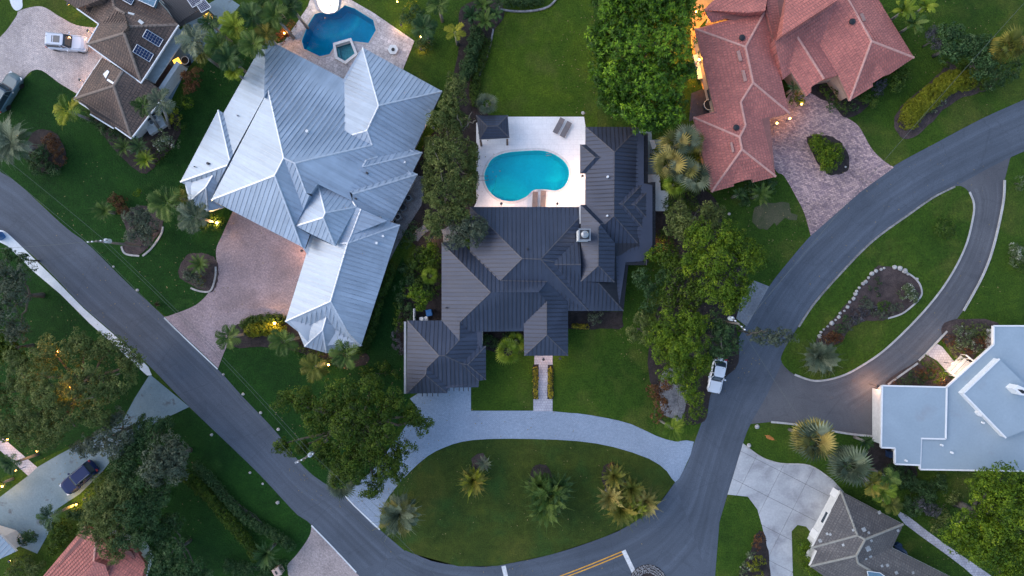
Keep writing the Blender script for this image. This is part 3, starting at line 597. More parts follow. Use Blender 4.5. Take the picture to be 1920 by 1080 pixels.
# ------------------------------------------------------------ houses
def plane_z(px, py, X, Y, zr, s, dx, dy):
    a, b = (px - 960) / F, (540 - py) / F; k = a * dx + b * dy; r = X * dx + Y * dy
    return (zr - s * (H * k - r)) / (1 - s * k)
class House:
    def __init__(h, name, label, dirs, mats, eave=.28, pitch=.5, style='seam', snap=2.6, loc=None):
        h.dirs = {k: Vector((v[0], -v[1])).normalized() for k, v in dirs.items()}; h.m = mats; h.eave = eave; h.pitch = pitch; h.style = style; h.snap = snap
        h.faces = []; h.label = label; h.root = thing(name, label, 'house', P(*loc, 0))
    def add(h, pts, d, z=3.0, s=.42, ref=0): h.faces.append([list(pts), d, z, s, ref])
    def solve(h):
        reps = []
        def rep(p):
            for r in reps:
                if math.dist(r, p) < h.snap: return r
            reps.append(tuple(p)); return tuple(p)
        zs = {}
        for fi, f in enumerate(h.faces):
            f[0] = [rep(p) for p in f[0]]
            q = []
            for p in f[0]:
                if not q or q[-1] != p: q.append(p)
            if q[0] == q[-1]: q.pop()
            f[0] = q; d = h.dirs[f[1]]; rp = f[0][f[4]]; R = P(*rp, f[2])
            for p in f[0]: zs.setdefault(p, []).append((fi, plane_z(*p, R.x, R.y, f[2], f[3], d.x, d.y)))
        h.planes = []; zf = {}
        for p, l in zs.items():
            l.sort(key=lambda t: t[1]); grp = [[l[0]]]
            for t in l[1:]:
                if t[1] - grp[-1][0][1] < .75: grp[-1].append(t)
                else: grp.append([t])
            for g_ in grp:
                zm = sum(t[1] for t in g_) / len(g_)
                for t in g_: zf[(t[0], p)] = zm
        h.zf = zf
        for fi, f in enumerate(h.faces):
            Q = [P(*p, zf[(fi, p)]) for p in f[0]]; A = np.array([(q.x, q.y, 1) for q in Q]); b = np.array([q.z for q in Q])
            if len(Q) == 3: c = np.linalg.solve(A, b) if abs(np.linalg.det(A)) > 1e-3 else np.linalg.lstsq(A, b, rcond=None)[0]
            else: c = np.linalg.lstsq(A, b, rcond=None)[0]
            h.planes.append(c)
    def at(h, fi, px, py, lift=0):
        A, B, C = h.planes[fi]; a, b = (px - 960) / F, (540 - py) / F; z = (A * a * H + B * b * H + C) / (1 + A * a + B * b)
        return P(px, py, z + lift)
    def build(h):
        h.solve(); used = {}; h.objs = []
        for fi, f in enumerate(h.faces):
            Q = [P(*p, h.zf[(fi, p)]) for p in f[0]]; w = [(q.x, q.y) for q in Q]
            if area(w) < 0: Q = Q[::-1]; w = w[::-1]
            d = h.dirs[f[1]]; e = Vector((-d.y, d.x)); n = len(Q); A, B, C = h.planes[fi]
            zb = min(q.z for q in Q) - h.eave
            uvf = lambda q: (q.x * e.x + q.y * e.y, q.x * d.x + q.y * d.y)
            V = Q + [Vector((q.x, q.y, zb)) for q in Q]; uv = [uvf(q) for q in V]
            T = geometry.tessellate_polygon([[Vector((x, y, 0)) for x, y in w]]); Fc, fm = [], []
            for t in T:
                t = tuple(t) if (V[t[1]] - V[t[0]]).cross(V[t[2]] - V[t[0]]).z > 0 else tuple(t)[::-1]; Fc.append(t); fm.append(0)
            for i in range(n):
                j = (i + 1) % n
                low = max(Q[i].z, Q[j].z) - zb < h.eave + .25
                Fc.append((j, i, n + i, n + j)); fm.append(1 if low else 2)
            Fc.append(tuple(range(2 * n - 1, n - 1, -1))); fm.append(2)
            o = obj('roof_slope', V, Fc, [h.m['roof'], h.m['fascia'], h.m['roof']], h.root, uv=uv, fm=fm)
            h.objs.append(o); nn = Vector((-A, -B, 1)).normalized(); me = o.data
            # one flat shading normal per slope
            ln = [tuple(nn) if me.polygons[k].material_index == 0 else tuple(me.polygons[k].normal) for k in range(len(me.polygons)) for _ in me.polygons[k].loop_indices]
            me.normals_split_custom_set(ln)
            # raised seams, or tile courses
            mb = MB(); ax = e if h.style == 'seam' else d; ay = d if h.style == 'seam' else e
            wdt, hgt = (.045, .05) if h.style == 'seam' else (.05, .025)
            cs = [q.x * ax.x + q.y * ax.y for q in Q]; c = math.floor(min(cs) / h.pitch) * h.pitch + .01
            while c < max(cs):
                hits = []
                for i in range(n):
                    a, b = w[i], w[(i + 1) % n]; ca, cb = a[0] * ax.x + a[1] * ax.y - c, b[0] * ax.x + b[1] * ax.y - c
                    if (ca > 0) != (cb > 0):
                        t = ca / (ca - cb); x, y = a[0] + (b[0] - a[0]) * t, a[1] + (b[1] - a[1]) * t; hits.append((x * ay.x + y * ay.y, x, y))
                hits.sort()
                for k in range(0, len(hits) - 1, 2):
                    (s0, x0, y0), (s1, x1, y1) = hits[k], hits[k + 1]
                    if s1 - s0 < .25: continue
                    z = lambda x, y: A * x + B * y + C
                    Vs = []
                    for x, y in ((x0, y0), (x1, y1)):
                        for o_, up in ((-wdt / 2, -.02), (-wdt / 2, hgt), (wdt / 2, hgt), (wdt / 2, -.02)):
                            X, Y = x + ax.x * o_, y + ax.y * o_; Vs.append(Vector((X, Y, z(X, Y) + up)))
                    mb.add(Vs, [(0, 1, 5, 4), (1, 2, 6, 5), (2, 3, 7, 6), (0, 3, 2, 1), (4, 5, 6, 7)])
                c += h.pitch
            if mb.V:
                so_ = mb.build('roof_seam' if h.style == 'seam' else 'tile_course', h.m['seam'], h.root); so_.parent = o; so_.location = (0, 0, 0); tag(so_, kind='stuff')
            for i in range(n):
                a, b = f[0][i], f[0][(i + 1) % n]; k = tuple(sorted((a, b))); used.setdefault(k, []).append(fi)
        for (a, b), fl in used.items():
            if len(fl) != 2: continue
            i, j = fl
            if abs(h.zf[(i, a)] - h.zf[(j, a)]) > .02 or abs(h.zf[(i, b)] - h.zf[(j, b)]) > .02: continue
            cj = [P(*p, h.zf[(j, p)]) for p in h.faces[j][0]]; m_ = sum(cj, Vector()) / len(cj); A, B, C = h.planes[i]
            if A * m_.x + B * m_.y + C < m_.z + .05: continue
            p, q = P(*a, h.zf[(i, a)]), P(*b, h.zf[(i, b)])
            if (p - q).length < .4: continue
            h.cap(p, q)
    def cap(h, p, q, w=None, hh=None):
        w = w or h.m.get('capw', .2); hh = hh or h.m.get('caph', .06)
        d = (q - p).normalized(); s = Vector((-d.y, d.x, 0)).normalized() * w / 2; up = Vector((0, 0, hh)); dn = Vector((0, 0, -.07))
        V = []
        for c in (p, q): V += [c - s + dn, c - s * .75 + up * .7, c + up, c + s * .75 + up * .7, c + s + dn]
        mb = MB(); mb.add(V, [(k, k + 1, k + 6, k + 5) for k in range(4)] + [(4, 3, 2, 1, 0), (5, 6, 7, 8, 9)]); return mb.build('ridge_cap', h.m['ridge'], h.root)
    def vent(h, fi, px, py, r=.1, hh=.4, mat=None, kind='pipe'):
        q = h.at(fi, px, py); mb = MB()
        if kind == 'pipe': mb.cyl(q - Vector((0, 0, .15)), r, hh + .15, 10)
        elif kind == 'turbine':
            mb.cyl(q - Vector((0, 0, .15)), r * .7, hh * .6 + .15, 12); mb.cyl(q + Vector((0, 0, hh * .6)), r, hh * .25, 16); mb.cyl(q + Vector((0, 0, hh * .85)), r, hh * .2, 16, 0, r * .3)
        mb.build('roof_vent' if kind != 'pipe' else 'vent_pipe', mat or grey_metal, h.root)
    def panelbox(h, fi, quad, hh, mat, name, label=None, frame=None, nx=0, ny=0):
        q = [h.at(fi, x, y, hh) for x, y in quad]; dn = Vector((0, 0, -hh)); mb = MB()
        mb.add(q + [v + dn for v in q], [(0, 1, 2, 3)] + [((i + 1) % 4, i, 4 + i, 4 + (i + 1) % 4) for i in range(4)])
        o = mb.build(name, mat, h.root); tag(o, label)
        if frame:
            mb = MB(); up = Vector((0, 0, .012))
            def bar(a, b, w):
                d = (b - a).normalized(); s = Vector((-d.y, d.x, 0)) * w / 2; mb.add([a - s + up, b - s + up, b + s + up, a + s + up], [(0, 1, 2, 3)])
            for i in range(4): bar(q[i], q[(i + 1) % 4], .07)
            for k in range(1, nx): bar(q[0].lerp(q[1], k / nx), q[3].lerp(q[2], k / nx), .013)
            for k in range(1, ny): bar(q[0].lerp(q[3], k / ny), q[1].lerp(q[2], k / ny), .013)
            f_ = mb.build('frame', frame, h.root); f_.parent = o; f_.location = (0, 0, 0)
        return o
    def walls(h, pts, top, mat, base=0.0, name='wall'):
        """pts: pixel outline of the wall top"""
        w = [tuple(P(x, y, top))[:2] for x, y in pts]
        mb = MB(); n = len(w)
        if area(w) < 0: w = w[::-1]
        c = (sum(p[0] for p in w) / n, sum(p[1] for p in w) / n)
        for i in range(n):
            a, b = w[i], w[(i + 1) % n]; d = Vector((b[0] - a[0], b[1] - a[1])).normalized(); nrm = Vector((-d.y, d.x)) * .2
            m2 = MB(); m2.add([Vector((a[0], a[1], base)), Vector((b[0], b[1], base)), Vector((b[0] + nrm.x - d.x * .2, b[1] + nrm.y - d.y * .2, base)), Vector((a[0] + nrm.x + d.x * .2, a[1] + nrm.y + d.y * .2, base)),
                               Vector((a[0], a[1], top)), Vector((b[0], b[1], top)), Vector((b[0] + nrm.x - d.x * .2, b[1] + nrm.y - d.y * .2, top)), Vector((a[0] + nrm.x + d.x * .2, a[1] + nrm.y + d.y * .2, top))],
                              [(0, 1, 5, 4), (1, 2, 6, 5), (2, 3, 7, 6), (3, 0, 4, 7), (4, 5, 6, 7)])
            wl = m2.build(name, mat, h.root)
            if i == 0:
                m4 = MB(); m4.prism(w, top + .02, top + .38); m4.build('roof_deck', h.m['roof'], h.root)
            Lw = math.dist(a, b); k = int(Lw / 4.2)
            for j in range(k):
                t = (j + .5) / k * Lw; ww = 1.3; o_ = Vector((-nrm.x, -nrm.y)) * .1
                m3 = MB(); cx, cy = a[0] + d.x * t + o_.x, a[1] + d.y * t + o_.y
                m3.box((cx, cy, base + 1.5), (ww, .06, 1.2), math.atan2(d.y, d.x)); wi = m3.build('window', glass_dark, h.root); wi.parent = wl; wi.location = (0, 0, 0)

# ---- silver standing-seam house
hs = House('silver_roof_house', 'large house under a pale silver standing seam metal roof with many hips', {'NW': (-.88, -.47), 'NE': (.47, -.88), 'SE': (.88, .47), 'SW': (-.47, .88), 'gSE': (.954, .30), 'gNW': (-.954, -.30), 'gSW': (-.30, .954), 'W': (-.98, -.2)},
           dict(roof=silver, fascia=dark_trim, seam=silver_seam, ridge=silver_ridge, capw=.22, caph=.06), pitch=.50, loc=(580,300))
A_ = hs.add
A_([(419,212),(498,72),(495,182),(437,289)], 'NW')
A_([(409,206),(419,212),(437,289),(431,300)], 'NE')
A_([(338,341),(409,206),(431,300),(426,310)], 'NW')
A_([(338,341),(347,346),(399,329),(408,344),(426,310)], 'SW')
A_([(354,379),(347,348),(399,329),(386,351)], 'W', 3, .45)
A_([(354,379),(389,396),(386,351)], 'SW')
A_([(389,396),(419,389),(396,375),(408,344),(399,329),(386,351)], 'SE')
A_([(395,373),(503,169),(532,296),(515,329)], 'NW', 4.85, .44)
A_([(498,72),(646,149),(646,245),(660,253),(698,272),(581,299),(553,306),(532,296),(503,169),(495,182)], 'NE', 3, .40)
A_([(395,373),(566,463),(515,329)], 'SW', 4.6, .44)
A_([(532,296),(569,393),(554,424),(581,440),(572,466),(566,463),(515,329)], 'SE', 7.0, .46)
A_([(532,296),(553,306),(574,362),(580,366),(569,393)], 'SW', 7.0, .4, 1)
A_([(553,306),(581,299),(698,272),(709,294),(687,300),(680,313),(655,359),(661,377),(596,345),(583,363),(574,362)], 'SE', 7.0, .38)
A_([(688,245),(698,272),(660,253)], 'SW', 5.0, .4)
A_([(646,149),(680,89),(710,198),(688,245),(660,253),(646,245)], 'NW', 3, .44)
A_([(680,89),(829,171),(710,198)], 'NE')
A_([(829,171),(777,280),(709,294),(698,272),(688,245),(710,198)], 'SE')
A_([(777,280),(792,286),(680,313),(687,300),(709,294)], 'NE', 2.9)
A_([(792,286),(774,322),(655,359),(680,313)], 'SE', 2.9)
A_([(774,322),(783,327),(661,364),(655,359)], 'NE', 2.9)
A_([(783,327),(736,414),(726,414),(668,388),(661,377),(661,364)], 'SE', 2.9)
A_([(553,423),(595,345),(610,399),(606,408)], 'NW', 5.0, .55)
A_([(553,423),(628,461),(606,408)], 'SW', 5.0, .5)
A_([(628,461),(668,388),(610,399),(606,408)], 'SE', 5.2, .35)
A_([(595,345),(661,377),(668,388),(610,399)], 'NE', 5.0, .42)
A_([(634,456),(668,388),(677,392),(659,440),(652,456)], 'gNW', 4.6, .1)
A_([(677,392),(726,414),(659,440)], 'gSE', 4.8, .2)
A_([(726,414),(750,422),(652,456),(659,440)], 'NE', 3.2, .3)
A_([(750,422),(677,649),(653,624),(620,565),(652,456)], 'gSE')
A_([(535,603),(577,468),(577,449),(582,441),(599,449),(628,461),(634,456),(652,456),(620,565)], 'gNW')
A_([(535,603),(559,622),(612,594),(636,628),(641,656),(677,649),(653,624),(620,565)], 'gSW')
A_([(571,650),(559,622),(612,594),(605,619)], 'gNW', 2.9, .4)
A_([(571,650),(605,619),(612,662)], 'gSW', 2.9, .45)
A_([(612,662),(605,619),(612,594),(636,628),(641,656)], 'gSE', 2.9, .45)
hs.build()
hs.walls([(427,216),(498,88),(640,160),(676,98),(818,174),(768,280),(782,288),(766,320),(774,328),(730,412),(740,424),(672,640),(612,648),(578,640),(544,600),(580,480),(560,452),(400,366),(395,380),(360,372),(350,344)], 2.7, pale_wall)
hs.vent(8, 577, 247, .16, .4, white_trim); hs.vent(2, 391, 307, .14, .3, dark_trim); hs.vent(2, 366, 313, .06, .3, dark_trim); hs.vent(0, 446, 217, .08, .3, grey_metal)
hs.vent(18, 760, 305, .1, .4, white_trim); hs.vent(18, 689, 325, .12, .4, dark_trim); hs.vent(28, 719, 443, .12, .35, white_trim); hs.vent(28, 707, 456, .14, .35, white_trim); hs.vent(20, 668, 373, .1, .4, dark_trim); hs.vent(20, 714, 408, .1, .35, grey_metal)

# ---- charcoal standing-seam house
hd = House('charcoal_roof_house', 'wide house with a charcoal standing seam metal roof beside the kidney pool', {'N': (0, -1), 'S': (0, 1), 'E': (1, 0), 'W': (-1, 0)},
           dict(roof=dark_roof, fascia=dark_trim, seam=dark_seam, ridge=dark_ridge, capw=.15, caph=.04), pitch=.46, loc=(980,520))
A_ = hd.add
# 0 north-east wing
A_([(1098,384),(1098,325),(1126,295),(1098,271),(1098,238),(1152,285),(1151,405),(1134,420)], 'W')
A_([(1098,238),(1198,238),(1152,285)], 'N')
A_([(1198,238),(1198,342),(1160,382),(1200,428),(1196,432),(1196,456),(1151,405),(1152,285)], 'E')
A_([(1088,271),(1116,295),(1088,325)], 'W', 3.15)
A_([(1088,271),(1098,271),(1126,295),(1116,295)], 'N', 3.1)
A_([(1088,325),(1116,295),(1126,295),(1098,325)], 'S', 3.1)
A_([(1198,342),(1207,343),(1168,383),(1160,382)], 'N', 3)
A_([(1207,343),(1208,357),(1184,383),(1208,412),(1206,428),(1168,383)], 'E')
A_([(1200,428),(1160,382),(1168,383),(1206,428)], 'S')
A_([(1208,357),(1215,358),(1191,384),(1184,383)], 'N')
A_([(1215,358),(1215,411),(1191,384)], 'E')
A_([(1208,412),(1184,383),(1191,384),(1215,411)], 'S')
A_([(1124,419),(1134,420),(1151,405),(1196,456),(1153,456)], 'S', 3.0, .42, 3)
A_([(1089,384),(1098,384),(1134,420),(1126,419)], 'N', 3.6)
A_([(1089,384),(1126,421),(1122,426),(1122,498),(1089,528)], 'W', 4.3)
A_([(1122,426),(1126,421),(1152,456),(1152,529),(1122,498)], 'E', 4.3, .42, 2)
A_([(1089,528),(1122,498),(1152,529)], 'S', 4.3)
# 17 main block
A_([(881,388),(1087,388),(1087,407),(1014,486),(979,485),(927,433)], 'N')
A_([(881,388),(927,433),(979,485),(938,526),(881,471)], 'W')
A_([(1014,486),(1087,407),(1087,445),(1039,491)], 'E', 5.6)
A_([(1039,491),(1087,445),(1089,496),(1040,496)], 'N', 5.2, .42, 0)
A_([(1169,583),(1104,583),(1040,496),(1089,496),(1089,528),(1122,530)], 'S')
A_([(1014,486),(1039,491),(1040,496),(1104,570),(1104,583)], 'E', 5.6)
A_([(979,485),(1014,486),(1104,583),(1065,583),(1065,565),(1026,528),(938,527)], 'S', 5.65, .42)
A_([(828,455),(868,455),(881,471),(938,527),(1026,528),(1010,548),(920,548)], 'N')
A_([(828,455),(920,548),(862,604),(861,638),(828,601)], 'W')
A_([(982,621),(880,622),(862,604),(920,548),(1010,548),(1025,565),(982,607)], 'S')
A_([(983,667),(982,607),(1025,565),(1025,628)], 'W', 3.1)
A_([(983,667),(1025,628),(1065,667)], 'S', 3.1)
A_([(1065,667),(1025,628),(1025,565),(1010,548),(1026,528),(1065,565),(1065,583)], 'E', 3.1)
# 30 garage
A_([(764,601),(828,601),(861,638),(834,667),(823,667)], 'N')
A_([(762,738),(764,601),(823,667),(800,690),(798,703)], 'W')
A_([(762,738),(798,703),(838,737)], 'S')
A_([(838,737),(798,703),(800,690),(841,727)], 'E')
A_([(841,727),(800,690),(823,667),(834,667),(866,682),(898,714),(897,726)], 'S')
A_([(898,622),(898,649),(866,682),(834,667),(861,638),(862,604),(880,622)], 'E')
A_([(898,649),(911,649),(877,684),(866,682)], 'N', 3)
A_([(911,649),(911,712),(877,684)], 'E', 2.9)
A_([(898,714),(911,712),(877,684),(866,682)], 'S', 3)
# 39 low dark roofs on the east side
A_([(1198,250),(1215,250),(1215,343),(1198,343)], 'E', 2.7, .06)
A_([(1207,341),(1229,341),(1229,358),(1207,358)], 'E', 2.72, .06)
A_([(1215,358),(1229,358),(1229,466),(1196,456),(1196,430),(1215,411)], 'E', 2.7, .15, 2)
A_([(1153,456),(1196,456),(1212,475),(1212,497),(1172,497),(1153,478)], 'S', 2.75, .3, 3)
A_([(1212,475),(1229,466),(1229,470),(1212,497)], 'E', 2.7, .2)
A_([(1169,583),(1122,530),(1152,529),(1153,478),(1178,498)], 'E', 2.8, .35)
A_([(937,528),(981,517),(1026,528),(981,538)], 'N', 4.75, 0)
hd.build()
for _i in range(39, 45): hd.objs[_i].data.materials[0] = shaded_black_roof; hd.objs[_i].data.materials[2] = shaded_black_roof  # near-black colour stands in for deep shade on these low roofs
hd.walls([(890,396),(1094,396),(1106,390),(1106,246),(1190,246),(1206,256),(1206,345),(1222,348),(1222,460),(1204,490),(1172,492),(1160,576),(1058,576),(1058,655),(990,655),(990,614),(904,614),(904,700),(890,718),(835,728),(770,730),(772,608),(834,608),(836,462),(888,470)], 2.7, pale_wall)
hd.vent(0, 1139, 332, .13, .35, white_trim); hd.vent(0, 1138, 405, .11, .35, white_trim); hd.vent(17, 989, 466, .1, .35, dark_trim); hd.vent(25, 837, 577, .08, .3, black_m)
# chimney
q = P(1096, 440, 7.2); ch = MB(); ch.box((q.x, q.y, 5.7), (1.15, 1.15, 3.0)); chim = ch.build('chimney', white_trim, hd.root)
c2 = MB(); c2.box((q.x, q.y, 7.24), (1.3, 1.3, .1)); o = c2.build('chimney_cap', grey_metal, hd.root); o.parent = chim; o.location = (0, 0, 0)
c3 = MB(); c3.box((q.x, q.y, 7.305), (1.0, 1.0, .04)); o = c3.build('flashing', dark_trim, hd.root); o.parent = chim; o.location = (0, 0, 0)
c4 = MB(); c4.cyl((q.x, q.y, 7.32), .38, .3, 18); c4.cyl((q.x, q.y, 7.62), .40, .12, 18, 0, .2); o = c4.build('flue', grey_metal, hd.root); o.parent = chim; o.location = (0, 0, 0)
# pale gutter on the west side of the garage, brackets along its south edge
mb = MB(); a, b = P(760, 603, 2.9), P(759, 738, 2.9); mb.box(((a.x + b.x) / 2, (a.y + b.y) / 2, 2.85), (.24, abs(a.y - b.y), .14)); mb.build('gutter', simple('pale_gutter', (.30, .30, .31), .5), hd.root)
for x in (792, 801, 811, 821): mb = MB(); q = P(x, 739, 2.7); mb.box(q, (.09, .5, .12)); mb.build('rafter_tail', dark_trim, hd.root)
for x in (842, 851, 861, 869, 878): mb = MB(); q = P(x, 729, 2.7); mb.box(q, (.09, .5, .12)); mb.build('rafter_tail', dark_trim, hd.root)
mb = MB(); a, b = P(1087, 386, 3.4), P(1087, 420, 3.4); mb.box(((a.x + b.x) / 2, (a.y + b.y) / 2, 3.6), (.1, abs(a.y - b.y), .5)); mb.build('side_wall', pale_wall, hd.root)

# ---- pool cabana
hc = House('pool_cabana', 'small charcoal hip roofed cabana at the corner of the white pool deck', {'N': (0, -1), 'S': (0, 1), 'E': (1, 0), 'W': (-1, 0)},
           dict(roof=dark_roof, fascia=dark_trim, seam=dark_seam, ridge=dark_ridge, capw=.15, caph=.04), pitch=.3, style='tile', loc=(925,240))
hc.root['category'] = 'cabana'
hc.add([(893,216),(952,216),(933,236),(914,237)], 'N', 2.7); hc.add([(952,216),(955,258),(933,236)], 'E', 2.7); hc.add([(955,258),(899,261),(914,237),(933,236)], 'S', 2.7); hc.add([(899,261),(893,216),(914,237)], 'W', 2.7)
hc.build()
for x, y in ((901,264),(951,262),(898,222),(948,222)):
    mb = MB(); q = P(x, y, 2.6); mb.box((q.x, q.y, 1.3), (.22, .22, 2.6)); mb.build('post', brown_wood, hc.root)

# ---- terracotta house
ht = House('terracotta_roof_house', 'rambling house with a pinkish terracotta tile roof above the brick driveway', {'W': (-.974, .227), 'E': (.974, -.227), 'S': (.227, .974), 'N': (-.227, -.974), 'NW': (-.55, -.836), 'SE': (.55, .836), 'rE': (.836, -.55), 'rW': (-.836, .55)},
           dict(roof=terra, fascia=simple('terracotta_fascia', (.25, .17, .14), .7), seam=tile_lip, ridge=terra_ridge, capw=.28, caph=.09), pitch=.38, style='tile', loc=(1450,130))
A_ = ht.add
A_([(1303,54),(1435,20),(1398,88)], 'N', 3.0, .42)
A_([(1340,209),(1303,54),(1398,88),(1412,155),(1389,191),(1398,235)], 'W', 3.0, .42, 1)
A_([(1300,220),(1340,209),(1398,235),(1387,257)], 'N')
A_([(1334,360),(1300,220),(1387,257),(1391,280)], 'W')
A_([(1334,360),(1391,280),(1455,331),(1412,342),(1410,336),(1398,337),(1392,308),(1368,347),(1376,344),(1376,349)], 'S')
A_([(1368,347),(1392,308),(1398,337)], 'W', 3.1, .42)
A_([(1433,226),(1455,331),(1391,280),(1387,257),(1398,235),(1389,191)], 'E')
A_([(1480,212),(1433,226),(1389,191),(1412,155)], 'S')
A_([(1480,212),(1412,155),(1398,88),(1435,20)], 'E')
A_([(1319,19),(1350,-12),(1440,-12),(1437,20),(1402,24)], 'NW', 3, .36)
A_([(1333,42),(1319,19),(1402,24)], 'S', 3, .42, 0)
A_([(1452,75),(1437,24),(1440,-12),(1474,-12),(1466,67)], 'E', 3.4, .3)
A_([(1466,67),(1474,-12),(1574,-12),(1570,0)], 'NW', 6.3, .38)
A_([(1468,149),(1483,137),(1478,127),(1495,69),(1537,84),(1570,0),(1466,67),(1452,75)], 'SE', 3.0, .40)
A_([(1593,189),(1571,140),(1537,84),(1570,0),(1574,-12),(1584,-12),(1634,77)], 'rW', 3.0, .40)
A_([(1714,108),(1634,77),(1584,-12),(1640,-12)], 'rE')
A_([(1593,189),(1634,77),(1714,108),(1668,139),(1661,140),(1643,116),(1636,156),(1637,162)], 'SE')
A_([(1636,156),(1643,116),(1661,140)], 'rW', 3.2, .3)
A_([(1512,180),(1478,127),(1495,69),(1545,148),(1521,163),(1521,172)], 'rW', 3.0, .42)
A_([(1571,140),(1566,143),(1545,148),(1495,69),(1537,84)], 'rE', 3.3, .30)
ht.build()
ht.walls([(1311,62),(1430,32),(1470,190),(1440,215),(1450,318),(1412,332),(1342,350),(1308,226),(1345,208)], 2.7, pink_wall)
ht.walls([(1335,30),(1350,-8),(1630,-8),(1700,104),(1596,178),(1570,142),(1540,146),(1514,170),(1480,125),(1462,140),(1440,60)], 2.7, pink_wall)
ht.vent(0, 1390, 72, .34, .35, black_m, 'turbine'); ht.vent(2, 1379, 240, .34, .35, black_m, 'turbine'); ht.vent(14, 1596, 42, .34, .35, black_m, 'turbine')
pv = simple('roof_vent_pink', (.34, .19, .16), .6)
ht.panelbox(1, [(1381,96),(1387,94),(1392,113),(1386,115)], .16, pv, 'ridge_vent'); ht.panelbox(1, [(1390,132),(1396,131),(1401,151),(1395,153)], .16, pv, 'ridge_vent'); ht.panelbox(3, [(1369,267),(1373,266),(1377,284),(1373,286)], .16, pv, 'ridge_vent')
ht.panelbox(15, [(1612,26),(1618,24),(1624,38),(1618,40)], .14, pv, 'ridge_vent')

# ---- brown tile house, top left
hb = House('brown_tile_house', 'brown tiled house with roof solar panels beside the buff paved driveway', {'NW': (-.88, -.52), 'SE': (.85, .53), 'NE': (.5, -.86), 'SW': (-.52, .85), 'tSE': (.82, .57)},
           dict(roof=brown_t, fascia=white_trim, seam=tile_lip_b, ridge=brown_ridge, capw=.34, caph=.09), pitch=.34, style='tile', loc=(235,110))
A_ = hb.add
A_([(163,83),(185,45),(144,16),(186,0),(210,-6),(214,13),(234,26),(239,50),(232,62)], 'NW', 4.0, .42)
A_([(163,83),(232,62),(265,156)], 'SW', 4.0)
A_([(333,46),(265,156),(232,62),(239,50)], 'SE', 4.0)
A_([(333,46),(239,50),(234,26),(214,13),(210,-6),(290,-6)], 'NE', 4.0, .3)
A_([(144,16),(75,-30),(100,-40),(200,-40),(186,0)], 'SW', 4.0, .4)
A_([(139,185),(191,108),(229,133),(213,161)], 'NW', 3.0)
A_([(139,185),(213,161),(246,259),(213,239),(197,202),(170,213),(168,205)], 'SW', 3)
A_([(246,259),(213,161),(229,133),(265,156),(273,148),(310,176)], 'SE', 3)
A_([(169,213),(197,202),(213,241)], 'SW', 2.9, .3)
hb.build()
hb.walls([(172,84),(190,48),(160,12),(280,-20),(324,52),(262,146)], 2.75, pale_wall)
hb.walls([(148,184),(192,118),(262,158),(300,176),(242,248),(215,232),(172,208)], 2.7, pale_wall)
solar = simple('solar_glass', (.006, .018, .060), .25, 0, spec=.35, var=.2); sframe = simple('solar_frame', (.42, .47, .52), .4, .5, var=.05)
for qd in ([(275,55),(306,74),(298,88),(267,69)], [(257,83),(288,102),(280,116),(249,97)]): hb.panelbox(2, qd, .12, solar, 'solar_panel', None, sframe, 6, 3)
hb.panelbox(3, [(232,-6),(254,-6),(246,9),(230,0)], .12, solar, 'solar_panel', None, sframe, 6, 3)
hb.panelbox(3, [(262,-6),(296,-6),(288,13),(255,-2)], .5, glass_blue, 'skylight', None, white_trim, 3, 2)
hb.panelbox(7 - 2, [(193,139),(201,131),(205,134),(198,147)], .14, white_trim, 'skylight'); hb.panelbox(3, [(262,36),(270,42),(265,46),(258,40)], .1, pale_wall, 'patch'); hb.panelbox(3, [(240,22),(252,25),(250,30),(240,26)], .1, pale_wall, 'patch')
mb = MB(); 
for a, b in (((229,133),(214,157)), ((214,157),(201,149))):
    p_, q_ = hb.at(5, *a, .08), hb.at(5, *b, .08); d = (q_ - p_).normalized(); s = Vector((-d.y, d.x, 0)) * .12; mb.add([p_ - s, q_ - s, q_ + s, p_ + s], [(0, 1, 2, 3)])
mb.build('white_flashing', white_trim, hb.root)
for a, b in (((163,83),(265,156)), ((144,16),(185,45)), ((163,83),(185,45)), ((264,156),(335,47))):
    p_, q_ = P(*a, 4.03), P(*b, 4.03); hb.m2 = hb.m['ridge']; hb.m['ridge'] = white_trim; hb.cap(p_, q_, .16, .04); hb.m['ridge'] = hb.m2
for a, b in (((139,186),(168,205)), ((169,214),(213,241)), ((216,239),(246,260)), ((246,260),(310,177)), ((139,186),(191,108))):
    p_, q_ = P(*a, 3.03), P(*b, 3.03); hb.m['ridge'] = white_trim; hb.cap(p_, q_, .16, .04); hb.m['ridge'] = hb.m2
# pale side terrace roof, brown deck and white perimeter wall
mb = MB(); mb.prism([tuple(P(x, y, 2.4))[:2] for x, y in ((334,52),(350,66),(289,156),(274,146))], 2.2, 2.4); mb.build('awning_roof', simple('awning_pale', (.44, .47, .48), .6), hb.root)
sheet('side_deck', [(290,155),(316,120),(345,140),(312,180),(300,175)], .3, simple('brown_deck', (.12, .08, .075), .7, var=.3), th=.3)
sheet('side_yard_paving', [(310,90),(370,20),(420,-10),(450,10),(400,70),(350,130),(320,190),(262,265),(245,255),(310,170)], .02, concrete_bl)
def wallseg(pts, h, w, mat, name, label, cat, parts='panel'):
    t = thing(name, label, cat, P(*pts[0]))
    for a, b in zip(pts[:-1], pts[1:]):
        p_, q_ = P(*a), P(*b); d = q_ - p_; m_ = MB(); m_.box(((p_.x + q_.x) / 2, (p_.y + q_.y) / 2, h / 2), (d.length + w * .99, w, h), math.atan2(d.y, d.x)); m_.build(parts, mat, t)
    return t
wallseg([(347,130),(300,200),(262,252)], 1.9, .5, pale_wall, 'garden_wall', 'pale garden wall along the side of the brown tiled house', 'wall')
